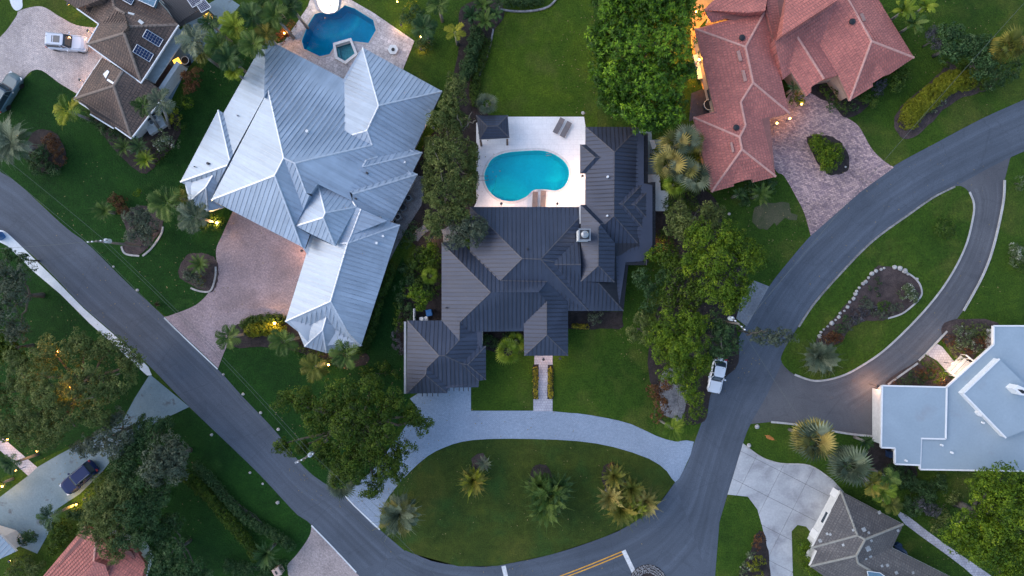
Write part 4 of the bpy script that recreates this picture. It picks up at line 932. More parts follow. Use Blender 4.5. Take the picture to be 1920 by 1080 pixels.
# pergola of dark slats beside the brown house, with a second solar array on it
pg = thing('pergola', 'dark slatted pergola carrying solar panels at the top edge left of the silver roof', 'pergola', P(350, 20))
for k in range(16):
    p_, q_ = P(292 + k * 4.2, -8 - 0 * k, 2.8), P(338 + k * 4.2 * .8, 42 - k * 2.2, 2.8)
    mb = MB(); d = q_ - p_; mb.box(((p_.x + q_.x) / 2, (p_.y + q_.y) / 2, 2.8), (d.length, .09, .16), math.atan2(d.y, d.x)); mb.build('slat', dark_trim, pg)
for x, y in ((300,-4),(338,44),(390,20),(370,-8)): mb = MB(); q = P(x, y, 2.7); mb.box((q.x, q.y, 1.35), (.16, .16, 2.7)); mb.build('post', dark_trim, pg)
for dx, dy in ((0, 0), (17, 9.5)):
    qd = [P(350 + dx, -2 + dy, 3.1), P(366 + dx, -11 + dy, 3.1), P(383 + dx - 4, 4 + dy, 3.1), P(367 + dx - 6, 14 + dy, 3.1)]; mb = MB(); dn = Vector((0, 0, -.1)); mb.add(qd + [v + dn for v in qd], [(0, 3, 2, 1), (0, 1, 5, 4), (1, 2, 6, 5), (2, 3, 7, 6), (3, 0, 4, 7)]); sp = mb.build('solar_panel', solar, pg)
    mb = MB(); up = Vector((0, 0, .012))
    def bar(a, b, w, mb=mb, up=up):
        d = (b - a).normalized(); s = Vector((-d.y, d.x, 0)) * w / 2; mb.add([a - s + up, b - s + up, b + s + up, a + s + up], [(0, 1, 2, 3)])
    for i in range(4): bar(qd[i], qd[(i + 1) % 4], .08)
    for k in range(1, 6): bar(qd[0].lerp(qd[1], k / 6), qd[3].lerp(qd[2], k / 6), .013); bar(qd[0].lerp(qd[3], k / 6), qd[1].lerp(qd[2], k / 6), .013)
    f_ = mb.build('frame', sframe, pg); f_.parent = sp; f_.location = (0, 0, 0)

sheet('pergola_floor', [(285,-15),(338,50),(392,24),(372,-15)], .03, simple('dark_floor', (.03, .03, .034), .7), th=.03)
# ---- grey shingle house, bottom right
hg = House('grey_shingle_house', 'house with a weathered grey tile roof beside the stained concrete driveway', {'W': (-.88, -.45), 'NE': (.47, -.88), 'SE': (.88, .47), 'SW': (-.47, .88)},
           dict(roof=grey_t, fascia=pale_wall, seam=tile_lip_g, ridge=grey_ridge, capw=.26, caph=.07), pitch=.32, style='tile', loc=(1640,1040))
A_ = hg.add
A_([(1523,1027),(1577,921),(1608,1004)], 'W')
A_([(1577,921),(1694,983),(1622,1012),(1608,1004)], 'NE')
A_([(1519,1062),(1532,1033),(1523,1027),(1608,1004),(1622,1012),(1606,1042)], 'W')
A_([(1694,983),(1673,1027),(1609,1056),(1606,1042),(1622,1012)], 'SE')
A_([(1519,1062),(1606,1042),(1609,1056),(1640,1075),(1660,1120),(1600,1120)], 'SW', 3, .36)
A_([(1673,1027),(1790,1085),(1800,1120),(1660,1120),(1640,1075),(1609,1056)], 'NE', 3, .40)
hg.build()
hg.walls([(1583,932),(1684,986),(1664,1030),(1780,1090),(1760,1112),(1610,1112),(1528,1060),(1540,1036),(1533,1026)], 2.7, pale_wall)
mb = MB(); a, b = P(1585,928,2.4), P(1537,1022,2.4); d = b - a; mb.box(((a.x + b.x) / 2, (a.y + b.y) / 2, 1.3), (d.length, .2, 2.5), math.atan2(d.y, d.x)); mb.build('garage_front', white_trim, hg.root)
for x, y in ((1581,934),(1541,1012)): mb = MB(); q = P(x, y, 2.5); mb.box((q.x, q.y, 1.28), (.9, .45, 2.5), math.atan2(d.y, d.x)); mb.build('pillar', white_trim, hg.root)
hg.panelbox(5, [(1626,1071),(1650,1074),(1672,1090),(1630,1092)], .15, glass_blue, 'skylight', None, white_trim, 1, 1)
pt = simple('patch_tile', (.30, .31, .31), .8, var=.3)
for fi, x, y, s in ((1,1620,993,5),(1,1629,999,3),(1,1649,961,4),(3,1634,1014,3),(3,1628,1029,6),(3,1633,1045,4),(3,1625,1049,3),(3,1684,995,3),(5,1654,1061,3),(5,1664,1060,3.5),(5,1681,1074,4),(5,1712,1074,3),(0,1551,1001,3),(0,1557,1002,3),(0,1538,1014,4),(0,1600,994,3),(2,1581,1022,3)):
    hg.panelbox(fi, [(x - s, y - s * .4), (x + s * .3, y - s), (x + s, y + s * .4), (x - s * .3, y + s)], .035, pt, 'patch')

# ---- terracotta corner house and blue-white corner roof, bottom left
hl = House('small_terracotta_house', 'terracotta tile roof partly under trees at the bottom left edge', {'W': (-.72, -.69), 'NE': (.55, -.83), 'S': (.2, .97)}, dict(roof=terra, fascia=pale_wall, seam=tile_lip, ridge=terra_ridge, capw=.28, caph=.09), pitch=.38, style='tile', loc=(170,1060))
A_ = hl.add
A_([(60,1105),(158,988),(181,1006),(176,1052),(140,1120)], 'W')
A_([(158,988),(252,1023),(262,1042),(240,1048),(197,1059),(176,1052),(181,1006)], 'NE')
A_([(262,1042),(274,1059),(262,1095),(215,1110),(197,1059),(240,1048)], 'NE', 3.0, .38)
A_([(140,1120),(176,1052),(197,1059),(215,1110)], 'S', 4.8, .3, 1)
hl.build(); hl.walls([(80,1098),(160,998),(250,1032),(266,1060),(250,1105)], 2.7, pale_wall)
hq = House('pale_blue_roof_house', 'corner of a pale blue metal roof at the left edge below the driveway', {'NE': (.65, -.75)}, dict(roof=flat_white, fascia=white_trim, seam=silver_seam, ridge=white_trim), pitch=.5, loc=(0,1030))
hq.add([(-60,985),(0,1003),(30,1034),(0,1048),(-60,1052)], 'NE', 3.0, .2, 1); hq.build(); hq.walls([(-50,995),(-2,1010),(22,1032),(-2,1042),(-50,1046)], 2.7, pale_wall)

# ---- flat white house on the right
hf = thing('flat_white_house', 'modern house with flat pale roofs and white edge trim on the right edge', 'house', P(1800, 760))
def flat(pts, z, trims, th=.35, par=None):
    w = [tuple(P(x, y, z))[:2] for x, y in pts]; m_ = MB(); m_.prism(w, z - th, z, 0, 1); r = m_.build('flat_roof', [flat_white, white_trim], hf)
    for a, b in trims:
        p_, q_ = P(*a, z), P(*b, z); d = q_ - p_; t_ = MB(); t_.box(((p_.x + q_.x) / 2, (p_.y + q_.y) / 2, z + .015), (d.length, .16, .12), math.atan2(d.y, d.x)); e_ = t_.build('edge_trim', white_trim, hf); e_.parent = r; e_.location = (0, 0, 0)
flat([(1654,723),(1775,726),(1773,823),(1727,822),(1725,872),(1678,870),(1678,840),(1652,839)], 3.2, [((1654,723),(1775,726)), ((1775,726),(1773,823)), ((1773,823),(1727,822)), ((1654,723),(1652,839)), ((1652,839),(1678,840)), ((1678,840),(1678,870)), ((1678,870),(1725,872))])
flat([(1775,726),(1863,646),(1863,611),(1960,611),(1960,884),(1725,880),(1727,822),(1773,823)], 3.0, [((1775,726),(1863,646)), ((1863,646),(1863,611)), ((1863,611),(1960,611)), ((1725,880),(1960,884)), ((1725,880),(1727,822))])
flat([(1806,738),(1874,673),(1926,724),(1985,780),(1940,800),(1886,821)], 3.9, [((1806,738),(1874,673)), ((1806,738),(1886,821))], .9)
mb = MB(); mb.prism([tuple(P(x, y, 3.5))[:2] for x, y in ((1832,774),(1837,770),(1843,777),(1838,781))], 3.0, 3.6); mb.build('downpipe_box', white_trim, hf)
mb = MB(); mb.prism([tuple(P(x, y, 5.2))[:2] for x, y in ((1901,729),(1909,722),(1922,728),(1930,738),(1924,742),(1913,741))], 3.9, 5.2); mb.build('chimney', white_trim, hf)
mb = MB(); mb.prism([tuple(P(x, y, 5.23))[:2] for x, y in ((1908,730),(1918,731),(1925,738),(1917,738))], 5.15, 5.24); mb.build('flue_opening', black_m, hf)
for x, y in ((1764,834),(1783,848),(1697,863),(1841,792)): mb = MB(); mb.cyl(P(x, y, 3.15), .12, .35, 10); mb.build('vent_pipe', white_trim, hf)
def fwall(a, b, h, mat, name='wall', w=.22):
    p_, q_ = P(*a), P(*b); d = q_ - p_; m_ = MB(); m_.box(((p_.x + q_.x) / 2, (p_.y + q_.y) / 2, h / 2), (d.length, w, h), math.atan2(d.y, d.x)); return m_.build(name, mat, hf)
gw = fwall((1648,726),(1648,816), 2.8, white_trim)
for k in range(4): 
    p_ = P(1645.8, 733 + k * 25, 1.2); m_ = MB(); m_.box((p_.x, p_.y - .6, 1.4), (.06, 1.545, 2.7)); gd = m_.build('garage_door_panel', simple('garage_door', (.60, .60, .60), .5) if k == 0 else MATS['garage_door'], hf)
for a, b in (((1648,726),(1770,728)), ((1770,728),(1850,655)), ((1848,655),(1850,618)), ((1850,618),(1930,618)), ((1648,816),(1672,820)), ((1672,820),(1672,850)), ((1672,850),(1715,852)), ((1715,852),(1718,862)), ((1718,862),(1930,866))): fwall(a, b, 2.8, pale_wall)
# entrance steps, landing and white railings
pth = sheet('entrance_path', [(1736,664),(1757,645),(1766,650),(1792,682),(1800,690),(1785,704),(1778,700),(1757,676),(1738,666)], .04, pav_path, th=.05)
st = thing('entrance_stair', 'white railed stair lit warm at the door of the flat white house', 'stair', P(1795, 692))
u = (P(1812, 668) - P(1785, 697)).normalized(); v = Vector((-u.y, u.x, 0)) * -1
for k in range(5):
    c = P(1789, 682) + Vector((.42, -.40, 0)) * k * .75; mb = MB(); mb.box((c.x, c.y, .08 + k * .09), (2.4, .36, .16 + k * .18), math.atan2(u.y, u.x)); mb.build('step', white_trim if k % 2 else pale_wall, st)
for off in (-1.35, 1.35):
    c0 = P(1786, 680) + u * off; c1 = c0 + Vector((.42, -.40, 0)) * 4.6
    mb = MB(); mb.tube([c0 + Vector((0, 0, 1.0)), c1 + Vector((0, 0, 1.8))], .09); mb.build('handrail', white_trim, st)
    for k in range(5): mb = MB(); c = c0.lerp(c1, k / 4); mb.box((c.x, c.y, .5 + k * .1), (.08, .08, 1.0 + k * .18)); mb.build('baluster', white_trim, st)
wallseg([(1790,724),(1836,680),(1850,668),(1850,622)], 1.1, .3, pale_wall, 'porch_wall', 'low white porch wall running along the front of the flat white house', 'wall')
# ------------------------------------------------------------ foliage
def unit(v): return v / np.maximum(1e-9, np.linalg.norm(v, axis=1, keepdims=True))
def leaf_quads(pos, nrm, lw, ll, tilt=.55, radial=None):
    n = len(pos); nrm = unit(nrm + rng.normal(0, tilt, (n, 3)))
    t = unit(np.cross(nrm, rng.normal(0, 1, (n, 3)))) if radial is None else unit(radial - nrm * np.sum(radial * nrm, 1, keepdims=True))
    s = np.cross(nrm, t); k = rng.uniform(.7, 1.3, (n, 1)); a = t * ll * k; b = s * lw * k / 2
    base = pos if radial is not None else pos - a / 2
    sag = nrm * (ll * .12) * k
    V = np.stack([base, base + a * .45 + b + sag, base + a - sag, base + a * .45 - b + sag], 1).reshape(-1, 3)
    return V, np.arange(n * 4).reshape(n, 4)
def crown_mesh(name, lobes, mat, leaf=(.16, .28), clump=.55, dens=1.0, style='shell', tilt=.5, cover=1.15, flat=.75, loosen=.16, lumps=True):
    """lobes: world (x,y,z,r). Leaves are gathered in clumps that sit on the lobes' shells"""
    Vs, Ts = [], []; sub = []
    for (x, y, z, r) in lobes:
        k = (9 if r > 1.2 else (5 if r > .7 else 0)) if lumps else 0
        if not k: sub.append((x, y, z, r, 0)); continue
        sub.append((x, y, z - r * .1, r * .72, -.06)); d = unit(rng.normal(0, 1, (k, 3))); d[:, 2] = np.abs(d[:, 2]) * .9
        for q in d:
            rs = r * rng.uniform(.30, .50); e = r * rng.uniform(.55, .80); sub.append((x + q[0] * e, y + q[1] * e, z + q[2] * e * flat, rs, rng.normal(.03, .10)))
    acc = {}
    for (x, y, z, r, dt) in sub:
        nc = max(6, int(cover * 3.1 * (r / clump) ** 2 * dens)); d = unit(rng.normal(0, 1, (nc, 3))); d[:, 2] = np.abs(d[:, 2]) * rng.choice([1, 1, 1, -.35], nc); d = unit(d)
        rad = r * (1 - np.abs(rng.normal(0, loosen, (nc, 1)))) ; c = np.array([x, y, z]) + d * rad * np.array([1, 1, flat])
        c += rng.normal(0, clump * .25, (nc, 3))
        ct = np.clip(rng.normal(.42 + dt, .17, nc), 0, 1)
        if style == 'rosette':
            keep = []; g = clump
            for i, q in enumerate(c):
                kx = tuple(int(v // g) for v in q); ok = True
                for ax in (-1, 0, 1):
                    for ay in (-1, 0, 1):
                        for az in (-1, 0, 1):
                            for w in acc.get((kx[0] + ax, kx[1] + ay, kx[2] + az), ()):
                                if (w[0] - q[0]) ** 2 + (w[1] - q[1]) ** 2 + (w[2] - q[2]) ** 2 < g * g: ok = False
                if ok: keep.append(i); acc.setdefault(kx, []).append(q)
            if not keep: continue
            c = c[keep]; d = d[keep]; ct = ct[keep]; nc = len(keep)
            m = 26; cc = np.repeat(c, m, 0); up = unit(np.repeat(d, m, 0) * .5 + np.array([0, 0, 1.0])); a = rng.normal(0, 1, (nc * m, 3)); el_ = rng.uniform(.05, 1.6, (nc * m, 1)) ** 1.3; ra = unit(unit(a - up * np.sum(a * up, 1, keepdims=True)) + up * el_)
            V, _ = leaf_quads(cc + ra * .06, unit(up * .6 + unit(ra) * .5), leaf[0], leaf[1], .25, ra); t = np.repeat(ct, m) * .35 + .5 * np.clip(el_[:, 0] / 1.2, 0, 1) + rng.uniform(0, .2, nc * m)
        else:
            m = max(6, int(2.6 * clump ** 2 / (leaf[0] * leaf[1]))); u = unit(rng.normal(0, 1, (nc * m, 3))); dd = np.repeat(d, m, 0)
            flip = np.sum(u * dd, 1) < -.2; u[flip] *= -1
            cr = np.repeat(clump * rng.uniform(.6, 1.15, nc), m)[:, None]
            pos = np.repeat(c, m, 0) + u * cr * rng.uniform(.6, 1.05, (nc * m, 1)) * np.array([1, 1, .8])
            V, _ = leaf_quads(pos, u + dd * .4 + np.array([0, 0, .5]), leaf[0], leaf[1], tilt); t = np.repeat(ct, m) * .75 + rng.uniform(0, .35, nc * m)
        Vs.append(V); Ts.append(np.clip(t, 0, 1))
    V = np.concatenate(Vs); T = np.concatenate(Ts); Fq = np.arange(len(V)).reshape(-1, 4)
    return V, Fq, T
def limb(a, b, r0, r1, mb, wig=.25, n=5):
    a, b = Vector(a), Vector(b); pts = []
    for i in range(n + 1):
        t = i / n; p = a.lerp(b, t); w = math.sin(math.pi * t) * wig; pts.append(p + Vector((random.uniform(-w, w), random.uniform(-w, w), random.uniform(-w, w) * .4)))
    mb.tube(pts, [r0 + (r1 - r0) * i / n for i in range(n + 1)], 6, cap=False)
def tree(label, lobes, mat, leaf=(.16, .28), clump=.55, style='shell', group=None, name='tree', cat='tree', base=None, trunk=.28, bare=(), cover=1.15, tilt=.5, flat=.75, dens=1.0, bk=None, loosen=.16, lumps=True):
    """lobes: (px,py,radius_px,height of lobe top)"""
    L3 = []
    for px, py, rp, zt in lobes:
        r = rp * (H - zt) / F; z = max(.3, zt - r * flat); q = P(px, py, z); L3.append((q.x, q.y, z, r))
    mx = sum(l[0] * l[3] for l in L3) / sum(l[3] for l in L3); my = sum(l[1] * l[3] for l in L3) / sum(l[3] for l in L3)
    if base: b = P(*base); mx, my = b.x, b.y
    t = thing(name, label, cat, (mx, my, 0), group)
    V, Fq, T = crown_mesh('crown', L3, LM[mat], leaf, clump, dens, style, tilt, cover, flat, loosen, lumps)
    if style == 'rosette':              # inner leaves under the rosettes, tint lowered to paint in crown shade
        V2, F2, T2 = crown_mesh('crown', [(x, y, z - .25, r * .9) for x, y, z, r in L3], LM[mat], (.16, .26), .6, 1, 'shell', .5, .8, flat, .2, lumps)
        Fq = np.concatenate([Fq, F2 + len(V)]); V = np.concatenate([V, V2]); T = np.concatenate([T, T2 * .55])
    V[:, 2] = np.maximum(V[:, 2], .03)
    obj('crown' if cat == 'tree' else 'foliage', V, Fq, LM[mat], t, tint=T)
    mb = MB(); zc = min(l[2] for l in L3); fork = Vector((mx, my, max(.3, zc * .5)))
    mb.tube([(mx, my, -.1), (mx + .05, my, fork.z * .5), fork], [trunk * 1.35, trunk, trunk * .85], 8)
    for l in L3: limb(fork, (l[0], l[1], l[2] - l[3] * .35), trunk * .5, trunk * .15, mb)
    for (x0, y0, z0, x1, y1, z1, r) in bare: limb(P(x0, y0, z0), P(x1, y1, z1), r, r * .45, mb, .25, 6)
    mb.build('trunk' if cat == 'tree' else 'stem', bk or bark, t, smooth=True)
    return t
def shrub(label, lobes, mat='shrub', leaf=(.09, .17), clump=.28, **k):
    k.setdefault('group', None); k.setdefault('trunk', .05); k.setdefault('cat', 'shrub'); k.setdefault('name', 'shrub')
    return tree(label, lobes, mat, leaf, clump, **k)
def hedge(label, pts, rp, hgt, mat='shrub', leaf=(.08, .14), clump=.22, step=.7, name='hedge', cat='hedge', **k):
    p = smooth(pts, False, 8); L_ = []; acc = 0
    for i in range(1, len(p)):
        acc += math.dist(p[i - 1], p[i])
        if acc >= rp * step: acc = 0; L_.append((p[i][0] + random.uniform(-1, 1), p[i][1] + random.uniform(-1, 1), rp * random.uniform(.9, 1.1), hgt * random.uniform(.92, 1.08)))
    k.setdefault('cover', 2.2); return tree(label, L_, mat, leaf, clump, name=name, cat=cat, trunk=.04, flat=min(1, hgt / (rp / 16) * .6), **k)

# ------------------------------------------------------------ palms: every frond its own piece
def frond_mesh(nm, mat, length=1.0, width=.42, pairs=20, droop=.5, arch=.25, lw=.045, up=0.1, plume=0, curl=.25):
    """a feather frond along +X with paired leaflets"""
    V, Fc = [], []; pts = []
    for i in range(11):
        t = i / 10; pts.append(Vector((length * (t - .10 * droop * t ** 3), 0, length * (arch * math.sin(t * 1.8) - droop * t ** 2 * .75 + up * t))))
    w0 = .016 * length
    for i, p in enumerate(pts):
        w = w0 * (1 - .8 * i / 10); V += [p + Vector((0, -w, 0)), p + Vector((0, w, 0))]
        if i: a = i * 2; Fc.append((a - 2, a, a + 1, a - 1))
    for k in range(pairs):
        t = .12 + .88 * k / (pairs - 1); i = min(9, int(t * 10)); f = t * 10 - i; p = pts[i].lerp(pts[i + 1], f); d = (pts[i + 1] - pts[i]).normalized()
        ll = width * length * (math.sin(min(1, t * 1.15 + .12) * math.pi) ** .55) * random.uniform(.85, 1.1) * (1 if t < .97 else .6)
        for s in (-1, 1):
            dirn = (d * (.55 + .75 * t) + Vector((0, s, 0)) + Vector((0, 0, random.uniform(-.1, .35 + plume)))).normalized(); e1 = p + dirn * ll * .55; e2 = p + dirn * ll + Vector((0, 0, -curl * ll)); sd_ = d * lw * length * .5
            n = len(V); V += [p - sd_ * .5, p + sd_ * .5, e1 + sd_, e1 - sd_, e2]; Fc += [(n, n + 3, n + 2, n + 1) if s > 0 else (n, n + 1, n + 2, n + 3), (n + 3, n + 4, n + 2) if s > 0 else (n + 2, n + 4, n + 3)]
    return mesh(nm, V, Fc, mat)
def fan_mesh(nm, mat, r=1.0, seg=26, pet=.55, droop=.35):
    """fan leaf: petiole then pleated blades"""
    V = [Vector((0, -.012, 0)), Vector((0, .012, 0)), Vector((pet, .01, .10)), Vector((pet, -.01, .10))]; Fc = [(0, 3, 2, 1)]; c = Vector((pet, 0, .10))
    for k in range(seg):
        a = math.radians(-125 + 250 * k / (seg - 1)); rr_ = r * (.72 + .28 * math.cos(a * .7)) * random.uniform(.9, 1.05); dv = Vector((math.cos(a), math.sin(a), 0)); pr = Vector((-dv.y, dv.x, 0)) * r * .055
        m_ = c + dv * rr_ * .62 + Vector((0, 0, .06 - droop * .2)); tip = c + dv * rr_ + Vector((0, 0, -droop * .55)); n = len(V)
        V += [c, m_ + pr + Vector((0, 0, -.03)), tip, m_ - pr + Vector((0, 0, .03))]; Fc.append((n, n + 3, n + 2, n + 1))
    return mesh(nm, V, Fc, mat)
FR = {}
for c_ in FM:
    FR[('coco', c_)] = [frond_mesh('palm_frond', FM[c_], 1, .34, 24, d_, .22, .05, .05, .35) for d_ in (.35, .6, .9)]
    FR[('date', c_)] = [frond_mesh('palm_frond', FM[c_], 1, .20, 26, d_, .2, .032, .15, .1, .1) for d_ in (.2, .45, .75)]
    FR[('fan', c_)] = [fan_mesh('fan_leaf', FM[c_], .62, 17, .5, d_) for d_ in (.25, .6, 1.0)]
    FR[('cycad', c_)] = [frond_mesh('cycad_frond', FM[c_], 1, .16, 22, d_, .3, .035, .1, .2, .1) for d_ in (.3, .6)]
    FR[('banana', c_)] = [frond_mesh('broad_leaf', FM[c_], 1, .22, 12, d_, .3, .11, .2, .0, .3) for d_ in (.4, .8)]
PT = {}
def palm(label, px, py, rpx, z, kind='coco', col='green', n=11, group=None, name='palm_tree', cat='palm', up=.1, a0=None, trunk=.16, base=None, rings=1, lean=1, spread=(0.05, .5), mixc=None):
    """crown centre at pixel px,py and height z; rpx = frond reach in pixels"""
    c = P(px, py, z); b = P(*base) if base else Vector((c.x, c.y, 0)); t = thing(name, label, cat, (b.x, b.y, 0), group)
    R = rpx * (H - z) / F; a0 = random.random() * 6.28 if a0 is None else a0; sz = 1.0 if kind != 'fan' else .9
    fm_ = FR[(kind, col)]; loc = c - Vector((b.x, b.y, 0)); k = 0
    for ring in range(rings):
        m_ = n // rings + (1 if ring < n % rings else 0)
        for i in range(m_):
            a = a0 + ring * .7 + 2 * math.pi * (i + random.uniform(-.22, .22)) / m_; el = (spread[0] + (spread[1] - spread[0]) * (ring + random.random() * .6) / max(1, rings)) if rings > 1 else random.uniform(*spread)
            me = random.choice(fm_ if not mixc or random.random() > mixc[1] else FR[(kind, mixc[0])]); q = R * random.uniform(.88, 1.08) * sz / max(.72, math.cos(el))
            o = put(me.name.split('.')[0], me, t, loc + Vector((0, 0, ring * .08)), (random.uniform(-.2, .2), -el, a), (q, q, q)); k += 1
    mb = MB(); tb = Vector((0, 0, -.1)); mid = tb.lerp(loc, .5) + Vector((0, 0, -.2 * (1 if base else 0)))
    if z > .6: mb.tube([tb, mid, loc + Vector((0, 0, -.05))], [trunk * 1.25, trunk, trunk * .9], 8); mb.build('trunk', palm_bark, t, local=True, smooth=True)
    else: mb.cyl((0, 0, 0), trunk, max(.15, z), 8); mb.build('trunk', palm_bark, t, local=True)
    return t

# ---- big named trees
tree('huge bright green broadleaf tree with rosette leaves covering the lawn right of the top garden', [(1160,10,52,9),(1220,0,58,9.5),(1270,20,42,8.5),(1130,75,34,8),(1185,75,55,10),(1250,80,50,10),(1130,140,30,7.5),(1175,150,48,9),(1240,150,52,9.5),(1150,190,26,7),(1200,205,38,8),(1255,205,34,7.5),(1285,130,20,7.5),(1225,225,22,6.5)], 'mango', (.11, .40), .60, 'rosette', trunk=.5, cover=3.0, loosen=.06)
tree('large dark oak with ragged crown between the west road and the grey paver driveway', [(570,755,24,7),(535,752,20,6.5),(600,790,34,8),(640,740,36,8.5),(690,735,34,8.5),(735,750,28,8),(770,780,24,7),(790,795,16,6.5),(660,800,46,10),(715,800,42,9.5),(620,850,34,8),(670,870,38,8.5),(725,860,36,8),(745,885,18,7),(700,905,24,7),(560,840,15,6),(530,833,13,5.5),(640,890,24,7),(755,840,20,7)], 'oak', (.11, .20), .50, trunk=.5, cover=1.25, loosen=.2)
for lb, x, y, lob, mt, bare in [
 ('tall narrow dull green tree with bare grey limbs between the silver and charcoal roofs', 0, 0, [(850,180,26,6),(835,215,32,7),(820,290,28,7),(850,300,34,8),(875,285,20,6),(835,345,34,8),(865,350,28,7.5),(830,395,32,7),(860,400,26,7),(815,425,22,6),(880,330,16,5.5),(855,230,22,6),(850,260,24,6.5),(880,310,18,5.5),(878,370,18,5.5),(850,155,18,5.5)], 'dull', [(868,245,5,858,215,7,.08),(868,245,5,885,210,6.5,.08),(870,240,5,893,225,6.5,.1),(812,265,4,822,300,8,.07),(815,280,4,830,340,8.2,.06)]),
 ('dense blue green tree overhanging the top left corner of the charcoal roof', 0, 0, [(862,418,24,6.5),(885,440,26,6.5),(855,455,20,6),(895,425,18,6)], 'grey', []),
]: tree(lb, lob, mt, (.09, .22), .40, trunk=.3, bare=bare, cover=1.1, tilt=.7, loosen=.2)
# right-hand cluster
tree('bright yellow green tree reaching over the grey parking pad by the east road', [(1320,450,34,8),(1365,445,30,8),(1400,470,26,7.5),(1340,490,38,9),(1390,500,32,8.5),(1420,480,20,7),(1345,535,36,9),(1385,545,28,8),(1360,570,24,7.5),(1300,490,26,7.5),(1310,440,20,7)], 'lime', (.12, .21), .50, trunk=.35, loosen=.2)
tree('olive green rounded tree beside the front lawn of the charcoal roofed house', [(1260,620,36,8),(1300,610,32,8),(1245,660,30,7.5),(1290,650,38,9),(1270,695,32,8),(1310,690,28,7.5),(1230,630,20,6.5),(1290,725,20,6.5)], 'lime', (.10, .18), .42, trunk=.32, loosen=.2)
tree('dark thin tree hanging over the parked white car', [(1355,625,26,7),(1352,652,24,7),(1370,645,20,6.5),(1335,600,20,6.5),(1330,665,16,6)], 'deep', (.11, .22), .38, trunk=.25, loosen=.3, cover=.9, bare=[(1345,600,5,1355,655,7.5,.08)])
tree('sparse leafy branch tree reaching across the east road', [(1425,630,15,6.5),(1447,633,18,6.5),(1470,632,16,6.5),(1488,636,10,6),(1412,626,8,6)], 'grey', (.09, .22), .34, trunk=.12, loosen=.3, cover=.85, base=(1385,620), bare=[(1400,628,5.5,1440,620,7,.1)])
tree('mixed green understorey tree west of the yellow green tree', [(1255,480,22,5),(1270,510,26,6),(1300,550,28,6.5),(1260,560,24,5.5),(1235,600,20,5),(1290,590,24,6)], 'oak', (.12, .22), .4, trunk=.2)
tree('small bright tree at the east corner of the charcoal roof', [(1225,480,15,4.5),(1240,472,13,4.5),(1256,492,14,4.5)], 'lime', (.13, .22), .34, trunk=.12)
tree('feathery dull green tree beside the terracotta house lower corner', [(1270,400,22,5.5),(1295,415,26,6),(1325,400,22,5.5),(1285,440,22,5.5),(1330,425,20,5.5),(1345,400,16,5),(1262,430,16,5)], 'dull', (.09, .24), .38, trunk=.16, loosen=.3, bare=[(1258,402,2,1265,412,5,.08),(1310,395,3,1298,410,6,.07)])
tree('dark shrubby tree beside the dry garden east of the charcoal roof', [(1200,520,18,4),(1220,545,20,4),(1245,520,18,4),(1215,575,16,3.5)], 'deep', (.11, .22), .36, trunk=.12)
tree('olive and brown scrub tree left of the front lawn edge', [(1205,600,18,3.8),(1190,625,14,3.4),(1215,635,16,4)], 'dull', (.09, .18), .34, trunk=.1)
tree('red brown leafed tree by the grey gravel spot at the lawn corner', [(1230,735,16,3),(1240,762,16,3),(1250,722,13,3),(1228,785,9,2.4)], 'red', (.09, .18), .3, trunk=.1)
tree('small green tree below the olive tree next to the east road', [(1300,745,18,3.6),(1305,770,16,3.2),(1290,785,10,2.6)], 'lime', (.10, .18), .3, trunk=.1)
# bottom right
tree('very large bright green tree at the bottom right corner', [(1890,900,44,9),(1850,930,40,9),(1900,960,52,11),(1830,985,40,9),(1790,1000,30,7.5),(1860,1020,48,10.5),(1820,1030,26,7.5),(1900,1050,48,10),(1945,930,40,9),(1840,905,22,7),(1885,1085,30,8),(1955,1010,44,10)], 'lime', (.13, .24), .52, trunk=.45, loosen=.22)
# left side
tree('very large dull olive tree with warm lights shining beneath it west of the road', [(40,700,42,8),(95,665,36,8),(150,660,38,8.5),(205,650,34,8),(245,680,26,7),(100,720,46,10),(165,715,42,9.5),(220,720,36,8.5),(60,760,46,9),(125,780,40,9),(180,770,32,8),(30,800,40,8),(90,820,30,7.5),(0,740,40,8)], 'dull', (.10, .19), .48, trunk=.45, cover=1.0, loosen=.3, bare=[(125,760,5,95,720,9.5,.14),(125,760,5,175,745,9,.12),(125,770,5,140,800,8.5,.12),(60,740,5,40,700,8,.12),(190,720,5,225,700,8,.1)])
tree('thin silvery tree with pale twigs above the worn concrete driveway', [(200,800,24,7),(225,785,20,6.5),(175,830,24,6.5),(215,835,22,6.5),(150,845,16,5.5),(235,815,18,6.5)], 'grey', (.08, .2), .4, trunk=.22, cover=.6, loosen=.3, bare=[(215,830,4,195,790,7,.09),(215,830,4,180,835,7,.08)])
tree('dark green tree at the head of the long hedge', [(285,803,28,6),(262,825,28,6),(310,792,16,5),(255,850,28,5.5),(230,870,24,5.5)], 'deep', (.10, .19), .42, trunk=.2)
tree('round grey green tree directly above the start of the long hedge', [(310,838,34,7),(335,852,28,7),(300,872,36,7.5),(332,882,26,6.5),(285,892,26,6)], 'grey', (.10, .24), .42, trunk=.25, cover=1.0)
tree('dense green tree shading the dark blue parked car', [(200,912,32,7),(188,950,34,7.5),(218,970,34,7.5),(178,985,28,6.5),(235,930,28,7),(205,1010,30,6),(218,1034,20,5)], 'dull', (.09, .18), .42, trunk=.3)
tree('dark tree in the middle of the bottom left grove', [(262,915,34,7),(250,955,34,7.5),(285,945,30,6.5),(268,990,34,6.5),(245,1012,26,6),(300,920,24,6),(230,885,24,6)], 'deep', (.09, .18), .42, trunk=.26)
tree('soft grey green tree over the small terracotta roof corner', [(300,995,28,5),(325,1035,32,5.5),(345,1070,32,5.5),(295,1055,28,5),(375,1075,26,4.6),(320,975,22,4.6)], 'deep', (.10, .2), .4, trunk=.2, cover=.8, loosen=.3)
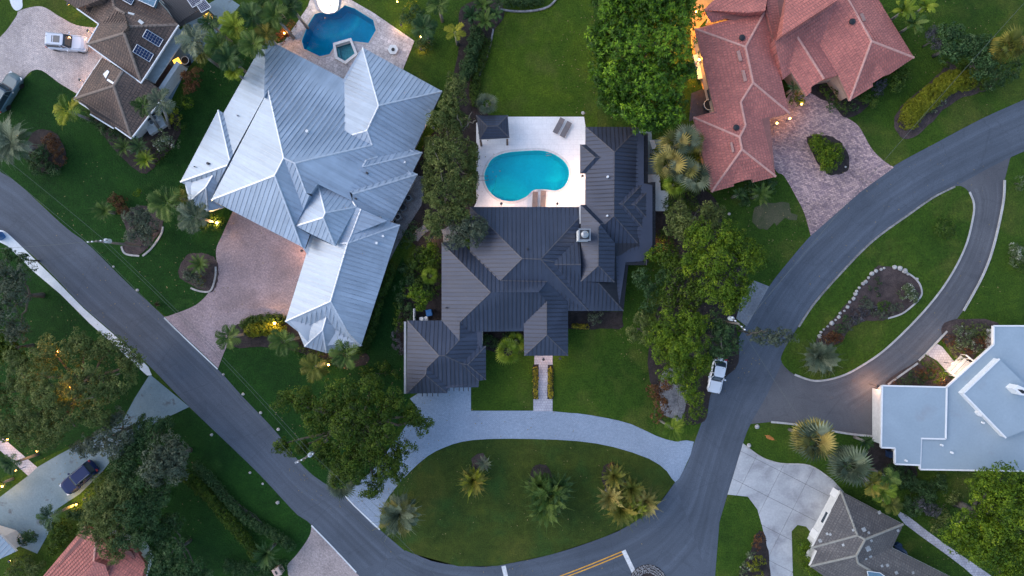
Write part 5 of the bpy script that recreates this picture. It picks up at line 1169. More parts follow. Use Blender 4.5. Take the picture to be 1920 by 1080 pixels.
tree('tall tree at the left edge above the pale sidewalk', [(10,520,26,6),(30,555,28,6.5),(10,590,30,7),(40,520,20,5.5),(30,620,22,6),(5,500,16,5)], 'grey', (.10, .22), .42, trunk=.28)
tree('bright green tree at the left edge beside the grove', [(15,640,24,5.5),(30,665,16,5),(-8,660,22,5)], 'oak', (.12, .24), .4, trunk=.2)
tree('small dark tree leaning over the sidewalk at the left edge', [(20,478,12,3.5),(45,488,12,3.5),(60,500,8,3)], 'deep', (.09, .18), .32, trunk=.1)
tree('round bushy tree on a stone edged bed beside the west road', [(262,412,26,4.5),(280,425,18,4),(250,440,18,4),(275,445,15,3.6)], 'grey', (.09, .18), .34, trunk=.14)
# ---- top left planting
for i, (x, y, r, z, c, k, lb) in enumerate([
 (410,85,34,6,'green','coco','arching palm at the left end of the grove above the silver roof'), (440,50,34,6.5,'lime','coco','yellow green palm in the grove above the silver roof'), (430,110,34,6,'deep','coco','dark palm overhanging the top corner of the silver roof'),
 (475,85,34,6.5,'green','coco','palm in the middle of the grove beside the silver roof corner'), (470,30,32,6.5,'deep','coco','dark palm behind the pool terrace at the top edge'), (515,30,34,6.5,'green','coco','palm nearest the orange light beside the pool terrace'),
 (500,65,28,6,'olive','coco','olive palm touching the silver roof peak'), (545,12,28,6,'deep','coco','dark palm at the left corner of the pool terrace'), (395,45,24,5.5,'deep','coco','small dark palm at the far left of the grove'), (440,135,24,5,'lime','coco','low light green palm below the grove'), (500,-5,30,6,'green','coco','palm cut by the top edge left of the pool')]):
    palm(lb, x, y, r, z, k, c, 15, 'palm grove above the silver roof', rings=2, spread=(-.1, .7))
palm('grey green feathery palm leaning over the side yard of the brown house', 365, 75, 40, 5.5, 'coco', 'silver', 9, base=(372,90)); palm('palm with drooping tan fronds next to the amber panels', 378, 100, 26, 4.5, 'coco', 'olive', 10)
palm('golden green palm on the lawn beside the brown tiled roof', 128, 208, 40, 5, 'coco', 'lime', 8, mixc=('yellow', .5))
palm('huge silvery palm at the left edge of the lawn', 22, 268, 56, 4.5, 'date', 'silver', 34, rings=2, spread=(-.2, .7), trunk=.3)
palm('feathery grey palm leaning across the brown tile roof corner', 300, 190, 36, 5.5, 'coco', 'silver', 9, base=(318,240), spread=(-.1, .4)); palm('thin palm touching the edge of the brown tile roof', 270, 200, 26, 4.6, 'coco', 'green', 8, base=(300,245))
shrub('red brown bush beside the dark tubs in the brown house yard', [(355,145,14,2.6),(362,160,14,2.4),(352,168,11,2.2),(370,138,11,2.4)], 'red'); shrub('rounded golden shrub by the pale garden wall', [(322,210,11,2.2),(330,222,10,2),(317,222,9,1.8)], 'gold'); shrub('small bright shrub next to a pale spot on the west lawn', [(353,194,10,1.6)], 'lime')
shrub('white flowering bush below the pale garden wall', [(310,258,14,2.4),(325,270,10,2),(300,268,12,2.2)], 'white', cover=1.0); shrub('dark hedge row under the brown roof eave', [(180,225,12,1.6),(200,238,14,1.8),(215,255,14,2),(160,215,10,1.5)], 'deep')
palm('low spreading palm right of the brown house bed', 235, 278, 26, 2.2, 'cycad', 'green', 18, rings=2); palm('dark green low palm at the centre of the brown house bed', 262, 275, 26, 2.2, 'cycad', 'deep', 18, rings=2); palm('yellow tipped cycad at the tip of the brown house bed', 275, 300, 27, 1.8, 'cycad', 'lime', 24, rings=2)
shrub('red leafed bush beside the huge silvery palm', [(97,262,13,1.6),(108,280,13,1.6),(112,300,10,1.4)], 'red'); shrub('dark green mound below the red leafed bush', [(80,285,18,1.8),(75,310,18,1.6),(100,318,14,1.4)], 'deep'); shrub('low creeping shrub by the power line on the west lawn', [(60,300,12,1.2),(50,280,10,1.4)], 'deep')
palm('spiky cycad with a red brown bush on the west lawn', 198, 396, 27, 1.8, 'cycad', 'green', 26, rings=2, group=None); shrub('dark red bush right of the spiky cycad', [(222,378,13,1.5),(230,392,12,1.4),(212,372,9,1.2)], 'red')
palm('broad coconut palm left of the entrance lamp of the silver house', 312, 382, 44, 5.5, 'coco', 'green', 9); palm('broad coconut palm touching the entrance lamp of the silver house', 365, 408, 42, 5.5, 'coco', 'silver', 9); palm('palm against the western tip of the silver roof', 338, 372, 24, 4, 'coco', 'olive', 9)
shrub('hedge clump at the western tip of the silver roof', [(345,358,12,2),(350,385,12,1.8),(385,425,12,1.4),(410,420,12,1.4),(400,400,10,1.4)], 'shrub'); shrub('small shrub on the lawn above the left coconut palm', [(258,360,8,1.2)], 'lime')
shrub('leafy clump in the bed beside the pink driveway', [(352,515,13,1.6),(365,525,12,1.5),(380,505,14,1.6),(376,528,9,1.2)], 'grey'); palm('upright palm in the bed beside the pink driveway', 376, 495, 28, 2.2, 'cycad', 'green', 20, rings=2); shrub('yellow ground shrub at the lower end of the pink driveway bed', [(379,527,7,.9)], 'gold')
# south of silver garage
for x, y, r, z, c, lb in [(428,632,32,5,'green','short coconut palm beside the lower end of the pink driveway'),(532,640,36,5.5,'green','coconut palm below the yellow lit hedge'),(590,688,36,5,'olive','coconut palm left of the ground lamp under the silver garage'),(648,665,38,5.5,'green','coconut palm at the lower tip of the silver garage roof')]:
    palm(lb, x, y, r, z, 'coco', c, 8, 'coconut palms around the silver garage')
hedge('clipped yellow green hedge lit by a lamp beside the pink driveway', [(462,622),(480,616),(500,616),(525,618)], 13, 1.0, 'gold', lumps=False); hedge('dark curved hedge around the lit yellow hedge', [(452,610),(475,602),(500,598),(530,600)], 9, .9, 'shrub')
shrub('low planting under the silver garage eave', [(560,655,11,1),(580,668,11,1),(600,672,10,1),(620,685,11,1),(545,640,9,1)], 'shrub')
hedge('long low hedge along the east side of the silver garage', [(738,495),(722,535),(708,575),(696,615),(684,645),(668,662)], 8, 1.4, 'shrub', lumps=False)
# strip between the two houses
tree('young light green tree in the strip beside the charcoal roof', [(785,555,14,3.4),(775,545,12,3),(800,560,12,3),(790,572,12,3),(765,548,8,2.6)], 'lime', (.10, .2), .3, trunk=.1, cover=1.2); palm('small fan shaped palm beside the west wall of the charcoal house', 806, 517, 18, 2.2, 'fan', 'lime', 14, rings=2)
shrub('bright green shrubs along the west wall of the charcoal house', [(810,465,14,2),(800,485,13,1.8),(818,480,11,1.9),(808,500,10,1.6)], 'lime'); shrub('dark groundcover in the strip between the houses', [(785,490,16,1.2),(775,520,14,1.2),(790,525,14,1),(760,505,12,1),(800,540,12,1)], 'deep'); shrub('green bush beside the bins of the charcoal house', [(748,592,11,1.6),(747,610,11,1.6),(750,575,9,1.4)], 'oak'); shrub('brown grey bush at the garage corner of the charcoal house', [(742,630,10,1.3),(744,645,9,1.2),(752,655,8,1)], 'purple')
shrub('shrubs on the verge under the big dark oak', [(690,700,16,1.6),(720,690,14,1.6),(745,700,10,1.4),(700,720,12,1.6)], 'oak'); palm('fan palm partly hidden under the big dark oak', 640, 905, 30, 3, 'fan', 'silver', 18, rings=2)
# top centre
palm('vivid yellow palm on the lawn right of the pool terrace', 853, 60, 27, 4, 'coco', 'yellow', 6, spread=(-.05,.2), a0=.9); palm('dark bushy palm lit from below beside the pool terrace', 795, 52, 32, 4.5, 'coco', 'deep', 14, rings=2); palm('arching palm at the top edge right of the pool', 822, 10, 30, 4.5, 'coco', 'green', 10)
for x, y, r, c, lb in ((885,30,26,'deep','dark broad leafed plant at the top of the garden bed'),(910,40,28,'green','large leafed plant at the right of the top garden bed'),(905,10,26,'green','large leafed plant cut by the top edge of the garden bed'),(930,28,20,'deep','small broad leafed plant at the edge of the top lawn')): palm(lb, x, y, r, 2.4, 'banana', c, 12, 'broad leafed plants in the top garden bed', name='broad_leaf_plant', cat='plant', trunk=.1, rings=2)
hedge('dark vine covered hedge running down from the top garden bed', [(895,55),(890,90),(880,120),(870,150)], 15, 1.8, 'deep'); hedge('lower creeping plants right of the vine covered hedge', [(915,70),(908,100),(897,130),(890,165),(893,195)], 9, .8, 'shrub'); palm('small palm just above the pool cabana', 913, 195, 22, 3, 'fan', 'silver', 14, rings=2); hedge('dark plants along the stone edging at the top of the big lawn', [(940,3),(980,4),(1015,-2)], 9, 1, 'deep')
shrub('dark shrubs behind the lit terrace corner', [(760,35,14,1.6),(780,20,14,1.8),(800,75,14,1.4),(790,85,12,1)], 'deep'); shrub('yellow lit shrub at the top edge beside the terrace', [(772,12,9,1.4)], 'gold'); shrub('glowing shrub left of the pool terrace', [(533,62,13,1.6),(545,50,10,1.6),(525,72,10,1.4)], 'red')
hedge('clump of creepers along the deck edge below the cabana', [(888,270),(887,300),(886,340),(884,375)], 8, 1.2, 'oak')
palm('low palm by the bed at the top of the big lawn', 935, 8, 18, 1.5, 'cycad', 'deep', 12)
# sabal palms beside the terracotta house
for x, y, r, z, c, lb in ((1262,275,30,5,'silver','upper left fan palm beside the terracotta house'),(1285,262,26,5,'silver','upper fan palm touching the dark tiled walkway'),(1252,310,30,5,'tan','left fan palm with tan tips next to the charcoal roof'),(1278,320,28,5,'silver','central fan palm of the group beside the terracotta house'),(1305,335,28,5,'silver','lower right fan palm touching the terracotta wall'),(1300,270,20,4,'olive','small olive fan palm against the terracotta wall'),(1265,345,24,4.5,'lime','lowest fan palm above the small white patio')):
    palm(lb, x, y, r, z, 'fan', c, 22, 'fan palms between the charcoal and terracotta roofs', rings=3, spread=(-.4, .9), mixc=('tan', .15))
tree('shrubs filling the ground under the fan palms', [(1255,340,20,2),(1285,345,20,2),(1240,290,16,2),(1300,300,16,1.6),(1300,360,12,1.4)], 'oak', (.1, .2), .34, name='shrub', cat='shrub', trunk=.05)
palm('dark palm under the lower corner of the terracotta roof', 1385, 365, 20, 2.2, 'cycad', 'deep', 14); palm('green palm in the bed below the terracotta roof', 1425, 365, 28, 2.6, 'cycad', 'green', 20, rings=2); shrub('dark shrub beside the brick driveway below the terracotta roof', [(1405,350,12,1.4),(1435,345,14,1.6),(1450,350,10,1.2),(1395,375,12,1.2)], 'deep')
palm('dark palm in the courtyard notch of the terracotta house', 1488, 165, 20, 2.2, 'cycad', 'deep', 14); shrub('hedge in the courtyard corner of the terracotta house', [(1490,190,9,1.2),(1497,182,9,1.2),(1502,192,7,1)], 'lime')
shrub('flower bed shrubs beside the brick driveway top', [(1548,168,10,1.2),(1560,180,10,1.4),(1575,195,10,1.2),(1586,205,7,1)], 'shrub'); shrub('green shrub under the right eave of the terracotta roof', [(1620,180,13,1.8),(1634,190,12,1.6)], 'shrub'); shrub('purple grey bush between green shrubs at the terracotta eave', [(1650,160,12,1.5),(1643,172,9,1.3)], 'purple'); shrub('large round green shrub near the corner of the terracotta roof', [(1685,150,17,2.2),(1695,140,14,2),(1678,162,12,1.8)], 'shrub')
for x, y, r, c, lb in ((1695,20,32,'lime','tall banana plant at the top edge right of the terracotta roof'),(1712,45,30,'green','banana plant with long strap leaves below the tall one'),(1735,12,26,'lime','banana plant at the top edge farther right')): palm(lb, x, y, r, 3, 'banana', c, 16, 'banana plants by the terracotta roof', name='banana_plant', cat='plant', trunk=.14, rings=2)
tree('bare grey shrub behind the curved yellow hedge', [(1745,65,16,3),(1760,85,14,2.8)], 'purple', (.07, .14), .34, trunk=.1, cover=.6, loosen=.4); tree('dark blue green tree above the curved yellow hedge', [(1790,75,26,5),(1785,100,22,5),(1810,90,22,5),(1770,60,14,4)], 'deep', (.12, .24), .4, trunk=.2); tree('dense dark tree right of the blue green tree', [(1835,85,24,5),(1850,105,26,5),(1840,130,22,4.5),(1870,130,18,4)], 'deep', (.12, .24), .4, trunk=.2)
palm('fan palm near the top right corner', 1885, 90, 30, 5, 'fan', 'olive', 22, rings=3, spread=(-.4, .9)); palm('orange lit fan palm at the right edge', 1908, 88, 22, 4.5, 'fan', 'tan', 18, rings=2); shrub('shrubs below the fan palm at the top right', [(1870,150,16,2),(1890,140,16,2),(1905,120,12,2),(1855,160,12,1.8)], 'deep')
hedge('curved clipped yellow green hedge in the bed above the east road', [(1702,232),(1708,215),(1722,200),(1740,186),(1757,172),(1776,158),(1795,150),(1812,150)], 19, 1.5, 'gold', (.06, .10), .2, .38, lumps=False, cover=1.6, loosen=.05)
shrub('pale green agave like clump on the inner side of the curved hedge', [(1760,190,11,1.2),(1750,200,10,1)], 'white', cover=.8)
shrub('green bush cluster in the brick driveway island', [(1534,275,17,1.8),(1546,290,19,2),(1562,280,16,1.8),(1552,310,16,1.7),(1530,264,12,1.4),(1567,296,13,1.5)], 'lime', cover=1.5)
# teardrop island
shrub('round clipped ball shrub at the top of the teardrop island', [(1772,429,17,1.3)], 'shrub', cover=1.6, lumps=False, loosen=.05); shrub('pale silver round shrub in the stone edged bed', [(1704,543,13,1.4),(1713,553,12,1.3),(1694,550,10,1.2),(1708,562,9,1.1)], 'white', cover=1.1); shrub('small green shrub in the middle of the stone edged bed', [(1657,571,9,1),(1650,575,7,.8)], 'shrub')
shrub('low grey plants along the lower side of the stone edged bed', [(1605,585,9,.7),(1620,582,9,.7),(1635,580,8,.7),(1612,595,8,.6),(1597,602,8,.6)], 'purple'); shrub('rust red bush at the tail of the stone edged bed', [(1560,630,12,1.3),(1570,636,9,1.1),(1548,638,9,1)], 'red', cover=1.2)
palm('big silvery grass like palm clump at the tail of the teardrop island', 1532, 668, 40, 1.8, 'date', 'silver', 46, rings=3, spread=(0, .9), trunk=.2, cat='palm'); shrub('green undergrowth at the foot of the silvery palm clump', [(1545,692,16,1.1),(1520,685,14,1),(1560,680,12,1)], 'dull')
for x, y in ((1645,522),(1649,531),(1642,542),(1646,553),(1631,540),(1622,558)): shrub('tiny dark tuft planted in the open mulch of the stone edged bed', [(x, y, 3.6, .4)], 'deep', clump=.12, leaf=(.04,.1), group='dark tufts in the stone edged bed')
# right edge
shrub('pale silvery shrub at the top right of the asphalt driveway', [(1912,343,11,1.2)], 'white'); shrub('white and green flowering bush at the right edge', [(1905,470,13,1.4),(1915,485,12,1.4),(1900,492,9,1)], 'white'); shrub('green shrub below the white flowering bush', [(1912,500,12,1.2)], 'shrub')
for lb, lob, mt in (('mixed flowering shrubs left of the white corner wall', [(1795,618,12,1.4),(1815,640,12,1.4),(1800,640,12,1.3),(1830,655,11,1.4),(1822,625,12,1.2)], 'white'), ('red brown shrubs in the bed beside the entrance path', [(1780,640,11,1.1),(1812,660,10,1.1),(1845,640,11,1.2),(1830,638,9,1.2)], 'red'), ('green shrub at the left end of the entrance bed', [(1737,678,11,1.2),(1745,688,9,1.1)], 'oak'), ('bright green shrub next to the entrance stair', [(1758,707,11,1.4),(1768,700,7,1.2)], 'lime'), ('mixed olive and rust shrubs along the white porch wall', [(1840,632,12,1.2),(1835,618,11,1.2),(1815,608,10,1),(1788,650,10,1.1),(1800,665,9,1),(1850,618,8,1)], 'dull'), ('rust brown shrubs along the kerb below the entrance path', [(1720,698,9,1),(1735,700,10,1),(1752,690,9,1),(1765,714,9,1),(1680,718,8,.8)], 'red'), ('dark leafy groundcover along the garage roof edge', [(1715,705,11,.9),(1730,708,12,.9),(1700,712,9,.8),(1690,716,7,.7),(1745,700,10,.9)], 'deep')): shrub(lb, lob, mt, leaf=(.07, .13), clump=.2, cover=.8)
# below the asphalt driveway
palm('leaning tan fan palm with a visible pale trunk beside the asphalt driveway', 1520, 822, 42, 5, 'fan', 'tan', 34, rings=3, spread=(-.3, .9), base=(1480,805), mixc=('silver', .4)); palm('silvery fan palm right of the leaning tan one', 1586, 870, 36, 4, 'fan', 'silver', 32, rings=3, spread=(-.3, 1.0)); palm('small dark palm under the corner of the flat white house', 1622, 828, 20, 2.4, 'cycad', 'deep', 16)
for x, y, r, c, lb in ((1635,905,32,'olive','yellowish palm above the grey tile roof'),(1655,920,32,'lime','bright palm touching the grey tile roof'),(1665,895,28,'green','green palm behind the two yellowish ones'),(1670,945,26,'olive','small palm at the top right edge of the grey tile roof')): palm(lb, x, y, r, 4, 'coco', c, 12, 'palms between the grey roof and the flat white house', rings=2)
shrub('dark shrubs in the shade below the flat white house', [(1700,900,22,1.6),(1730,920,24,1.8),(1680,880,18,1.6),(1710,945,20,1.6),(1760,905,18,1.4)], 'deep'); shrub('grey purple bush in the bed below the flat white house', [(1725,945,16,1.8),(1745,955,14,1.6)], 'purple', cover=.9); shrub('olive scrub beside the block path', [(1765,965,16,1.6),(1755,985,12,1.2),(1785,935,16,1.4)], 'dull')
shrub('upper round green bush at the left corner of the grey tile roof', [(1508,1028,13,1.8)], 'lime'); shrub('lower round green bush at the left corner of the grey tile roof', [(1510,1053,14,1.8),(1520,1068,11,1.6)], 'lime')
_o = put('fallen_frond', frond_mesh('fallen_frond', simple('orange_dry_frond', (.62, .20, .05), .6), 1.5, .22, 14, .1, .05), None, P(1434, 816, .12), (0, 0, -.45)); tag(_o, 'orange dry palm frond lying on the lawn beside the worn curb', 'palm frond'); shrub('reddish shrub on the strip lawn by the concrete driveway', [(1425,1010,9,1.2),(1420,1022,8,1.1)], 'red'); shrub('grey white agave clump on the strip lawn', [(1410,1042,8,.9),(1400,1060,8,.9),(1395,1075,7,.8)], 'white'); shrub('green and gold shrub at the bottom of the strip lawn', [(1412,1062,10,1.2),(1425,1050,9,1),(1420,1078,9,1)], 'gold')
# oval island
palm('golden green low palm on the left of the oval lawn', 888, 898, 36, 2, 'cycad', 'olive', 44, rings=3, spread=(0, .9), mixc=('yellow', .3)); palm('small grey cycad behind the golden palm', 908, 868, 22, 1.2, 'cycad', 'silver', 12)
for x, y, r, c, lb in ((1030,925,50,'green','large cycad at the centre of the oval lawn'),(1010,908,36,'green','upper left cycad of the central clump'),(1022,950,42,'green','lower cycad of the central clump'),(1048,910,36,'deep','right cycad of the central clump')): palm(lb, x, y, r, 1.8, 'cycad', c, 38, 'central cycad clump on the oval lawn', name='cycad', cat='cycad', rings=3, spread=(0, .9))
for x, y, r, c, lb in ((1150,890,32,'olive','upper left palm of the right hand clump on the oval lawn'),(1142,930,34,'tan','left palm of the right hand clump'),(1182,915,34,'olive','top palm of the right hand clump'),(1208,938,36,'tan','rightmost palm of the clump reaching over the road edge'),(1163,953,38,'olive','lowest palm of the right hand clump'),(1190,950,30,'lime','inner palm of the right hand clump')): palm(lb, x, y, r, 2.4, 'cycad', c, 34, 'palm clump at the right of the oval lawn', rings=3, spread=(0, .9), name='cycad', cat='cycad')
shrub('rounded green undergrowth filling the central cycad clump', [(1028,925,24,1.5),(1012,905,18,1.4),(1020,950,20,1.4),(1045,912,17,1.3)], 'oak', cover=1.3); shrub('olive undergrowth filling the right hand palm clump', [(1150,930,20,1.5),(1180,925,20,1.5),(1165,952,20,1.4),(1200,938,16,1.3),(1152,898,14,1.2)], 'dull', cover=1.3); shrub('golden green undergrowth around the left palm of the oval lawn', [(888,900,18,1.3),(880,885,12,1.1),(898,888,12,1.1)], 'dull', cover=1.3); shrub('red flowering bromeliads above the right hand palm clump', [(1143,876,6,.6),(1152,872,5,.5)], 'red'); palm('huge silver and tan date palm at the left tip of the oval lawn', 750, 962, 48, 3.6, 'date', 'silver', 60, rings=3, spread=(-.3, .9), trunk=.3, mixc=('tan', .25))
palm('bright coconut palm with a leaning trunk at the driveway mouth', 1262, 804, 30, 5, 'coco', 'lime', 7, base=(1237,788), trunk=.13)
shrub('light green foundation shrub under the east eave', [(1112,596,11,1.2),(1125,594,8,1.1)], 'grey'); hedge('row of small pale flowering plants by the east eave', [(1072,612),(1085,611),(1100,612)], 4, .4, 'flower', clump=.12, leaf=(.05,.1)); shrub('dark shrubs in the recess between garage and porch', [(915,640,12,1),(935,645,12,1),(955,635,12,1),(970,645,10,.9),(900,630,8,.9)], 'deep')
palm('lime fan palm beside the entrance porch', 953, 658, 26, 2.4, 'fan', 'lime', 16, rings=2, spread=(-.2, .8)); palm('smaller lime fan palm against the porch roof', 968, 640, 20, 2.2, 'fan', 'lime', 12, rings=2, spread=(-.2, .8))
hedge('row of yellow flowers on the left side of the front path', [(1004,688),(1004,715),(1004,746)], 4, .45, 'flower', clump=.13, leaf=(.06,.11), name='flower_row', cat='flowers'); hedge('row of yellow flowers on the right side of the front path', [(1032,688),(1032,715),(1032,746)], 4, .45, 'flower', clump=.13, leaf=(.06,.11), name='flower_row', cat='flowers')
# bottom left
hedge('long clipped hedge running down the south west lawn', [(340,888),(365,905),(387,925),(412,955),(440,988),(465,1015),(480,1045)], 10, 1.5, 'oak', lumps=False); hedge('darker parallel hedge on the road side of the south west lawn', [(366,868),(395,900),(433,943),(460,970),(490,990),(525,1008),(548,1026)], 9, 1.3, 'deep')
palm('palm at the lower end of the two hedges', 502, 1035, 34, 2.4, 'cycad', 'deep', 24, rings=3, spread=(0,.9)); shrub('dark shrubs at the bottom of the south west lawn', [(450,1070,16,1.4),(430,1060,14,1.2),(470,1065,14,1.4),(520,1060,16,1.2),(500,1075,14,1.2)], 'deep')
palm('dark palm standing on the worn concrete driveway edge', 95, 968, 30, 4.5, 'coco', 'deep', 8); shrub('leafy bush below the dark palm', [(110,990,20,2.2),(125,1000,16,2),(105,1015,16,1.8),(100,1030,12,1.4)], 'oak'); shrub('round dark bush at the edge of the worn driveway', [(50,1012,15,1.6),(60,1005,12,1.5)], 'deep'); shrub('mixed brownish shrubs at the bottom left corner', [(45,1055,18,1.8),(70,1065,16,1.8),(30,1075,16,1.6),(55,1080,14,1.6)], 'olive' if 'olive' in LM else 'dull')
palm('dark palm beside the lit path at the left edge', 25, 868, 28, 4, 'coco', 'deep', 8); palm('low palm lit orange at the left edge', 5, 905, 18, 1.6, 'cycad', 'green', 14); shrub('dark shrubs behind the blue car', [(150,960,14,1.4),(135,965,12,1.2),(160,975,12,1.4)], 'deep')

shrub('tall green shrubs right of the sandy path between the two houses', [(798,478,13,2.2),(785,470,12,1.8),(812,492,13,2.2),(820,510,11,2),(795,503,12,1.6)], 'oak'); shrub('dark bushes below the light green tree beside the charcoal garage', [(770,590,11,1.4),(760,575,12,1.6),(752,560,12,1.6),(748,545,10,1.4),(762,530,11,1.4)], 'deep'); shrub('low shrubs filling the strip above the light green tree', [(785,530,12,1.4),(770,510,11,1.2),(778,492,12,1.4),(820,535,10,1.4),(812,550,9,1.2)], 'shrub')
shrub('green ferns at the top of the side yard left of the tall tree', [(770,440,12,1.4),(760,455,11,1.2),(778,425,9,1)], 'deep'); hedge('dense vine mass on the left side of the tall tree', [(812,250),(806,290),(803,340),(806,380)], 12, 2.6, 'dull')
shrub('grey green ground planting across the lower part of the stone edged bed', [(1630,572,9,.7),(1642,585,9,.6),(1655,590,9,.6),(1618,570,8,.6),(1670,580,9,.7),(1685,575,8,.6),(1605,600,8,.6),(1590,612,8,.6)], 'grey', leaf=(.06,.11), clump=.2); shrub('dark low shrubs near the tail of the stone edged bed', [(1578,615,8,.7),(1585,600,7,.6),(1570,622,7,.7)], 'deep')
shrub('dark green shrubs along the terracotta south eave', [(1560,200,9,1.1),(1605,175,10,1.4),(1598,200,8,1)], 'deep'); shrub('leafy ground shrubs under the trees beside the curved yellow hedge', [(1820,155,13,1.2),(1840,160,13,1.2),(1800,125,12,1.4),(1775,115,11,1.2)], 'oak')
shrub('dark understorey in front of the charcoal roof east side', [(1255,385,14,1.6),(1275,375,14,1.8),(1300,385,14,1.6),(1240,440,12,1.4),(1250,455,11,1.2)], 'shrub'); shrub('shrubs along the left edge below the brown house yard', [(345,190,10,1.4),(338,235,9,1.2),(305,285,9,1.2),(290,300,9,1.1)], 'shrub')
shrub('green shrubs around the grey gravel spot', [(1272,700,11,1.2),(1285,715,11,1.2),(1290,740,10,1.2),(1245,700,9,1),(1270,790,8,.8)], 'shrub')
# fallen leaves: far too many and too small to count
LV = []; LF = []; LT = []
for (cx, cy, rad, n) in [(1190,120,150,260),(660,810,150,320),(1300,600,150,260),(850,300,90,120),(120,740,170,260),(250,930,150,200),(1850,980,140,160),(1790,110,110,100),(960,950,260,160),(1700,450,200,120),(300,450,200,160),(480,60,140,100),(1400,420,120,120)]:
    for _ in range(n):
        a = random.random() * 6.283; r = rad * random.random() ** .6; q = P(cx + math.cos(a) * r, cy + math.sin(a) * r, .075); t_ = random.random() * 6.283; l_ = random.uniform(.05, .11); w_ = l_ * .5
        dx, dy = math.cos(t_), math.sin(t_); i0 = len(LV); LV += [q + Vector((dx * l_, dy * l_, .01)), q + Vector((-dy * w_, dx * w_, .02)), q - Vector((dx * l_, dy * l_, -.01)), q + Vector((dy * w_, -dx * w_, .0))]; LF.append((i0, i0 + 1, i0 + 2, i0 + 3))
_o = obj('fallen_leaves', LV, LF, simple('dry_leaf', (.20, .15, .06), .7, var=.5, scale=2)); tag(_o, 'dry fallen leaves scattered over lawns and drives under the trees', 'leaves', None, 'stuff')

# ------------------------------------------------------------ rocks
def rock(px, py, r, label, group, z=0):
    mb = MB(); n = 9; rings = []; R = r * H / F; a0 = random.random()
    for zz, q in ((0, .95), (.35, 1.0), (.7, .78), (.88, .4)):
        rings.append([P(px, py) + Vector((math.cos(a0 + 6.283 * k / n) * R * q * random.uniform(.8, 1.15), math.sin(a0 + 6.283 * k / n) * R * q * random.uniform(.75, 1.1), z + zz * R * 1.1)) for k in range(n)])
    mb.loft(rings); o = mb.build('rock', rock_m); tag(o, label, 'rock', group); return o
edge = smooth([(1531,638),(1540,622),(1553,611),(1566,600),(1574,589),(1586,577),(1597,561),(1606,543),(1618,531),(1634,514),(1645,506),(1660,503)], False, 8); acc = 0
for i in range(1, len(edge)):
    acc += math.dist(edge[i], edge[i - 1])
    if acc > 7.5: acc = 0; rock(edge[i][0] + random.uniform(-1.5, 1.5), edge[i][1] + random.uniform(-1.5, 1.5), random.choice([2.4, 3, 3.8, 4.6]), 'pale boulder in the stone edging of the mulch bed on the teardrop island', 'boulders edging the mulch bed', .1)
for x, y, r in ((1676,501,4.5),(1686,503,5),(1695,508,5.5),(1701,514,3),(1718,523,3)): rock(x, y, r, 'pale boulder in the stone edging of the mulch bed on the teardrop island', 'boulders edging the mulch bed', .1)
kerb([(1697,510),(1712,520),(1723,533),(1727,550),(1720,563),(1712,571),(1690,588),(1663,597)], .2, .2, kerb_m, z=.08)
for x, y, r in ((213,500,2.2),(258,544,3),(419,702,2.4),(456,739,3),(489,774,3),(522,805,3.2),(626,914,2.2)): rock(x, y, r, 'white painted rock on the lawn edge of the west road', 'white rocks beside the west road')
for x, y, r in ((397,815,3),(469,886,2.6),(493,907,2.4),(521,942,3.8)): rock(x, y, r, 'pale rock on the lawn south of the west road', 'pale rocks on the south west lawn')
for x, y in ((1356 + 14, 401), (1461, 395)): pass
rock(1367, 401, 3, 'small pale stone on the lawn below the terracotta roof', None); rock(1093, 212, 3.5, 'pale stone ball at the corner of the white pool deck', None); rock(1419, 800, 4.5, 'white concrete block at the worn curb corner', None); rock(1404, 835, 4, 'white block beside the concrete driveway mouth', None); rock(1585, 313, 2, 'small white stone in the driveway island', None)
kerb([(935,18),(970,22),(1005,20),(1030,12),(1045,-4)], .22, .2, cobble_m, 'stone_edging')
kerb([(925,55),(918,90),(908,120),(895,150)], .2, .2, cobble_m, 'stone_edging')
kerb([(268,480),(285,465),(302,440),(306,425)], .22, .12, rock_m, 'stone_edging'); kerb([(228,462),(236,476),(262,480)], .22, .12, rock_m, 'stone_edging'); kerb([(358,540),(375,546),(395,545),(404,520),(405,500)], .22, .12, rock_m, 'stone_edging')

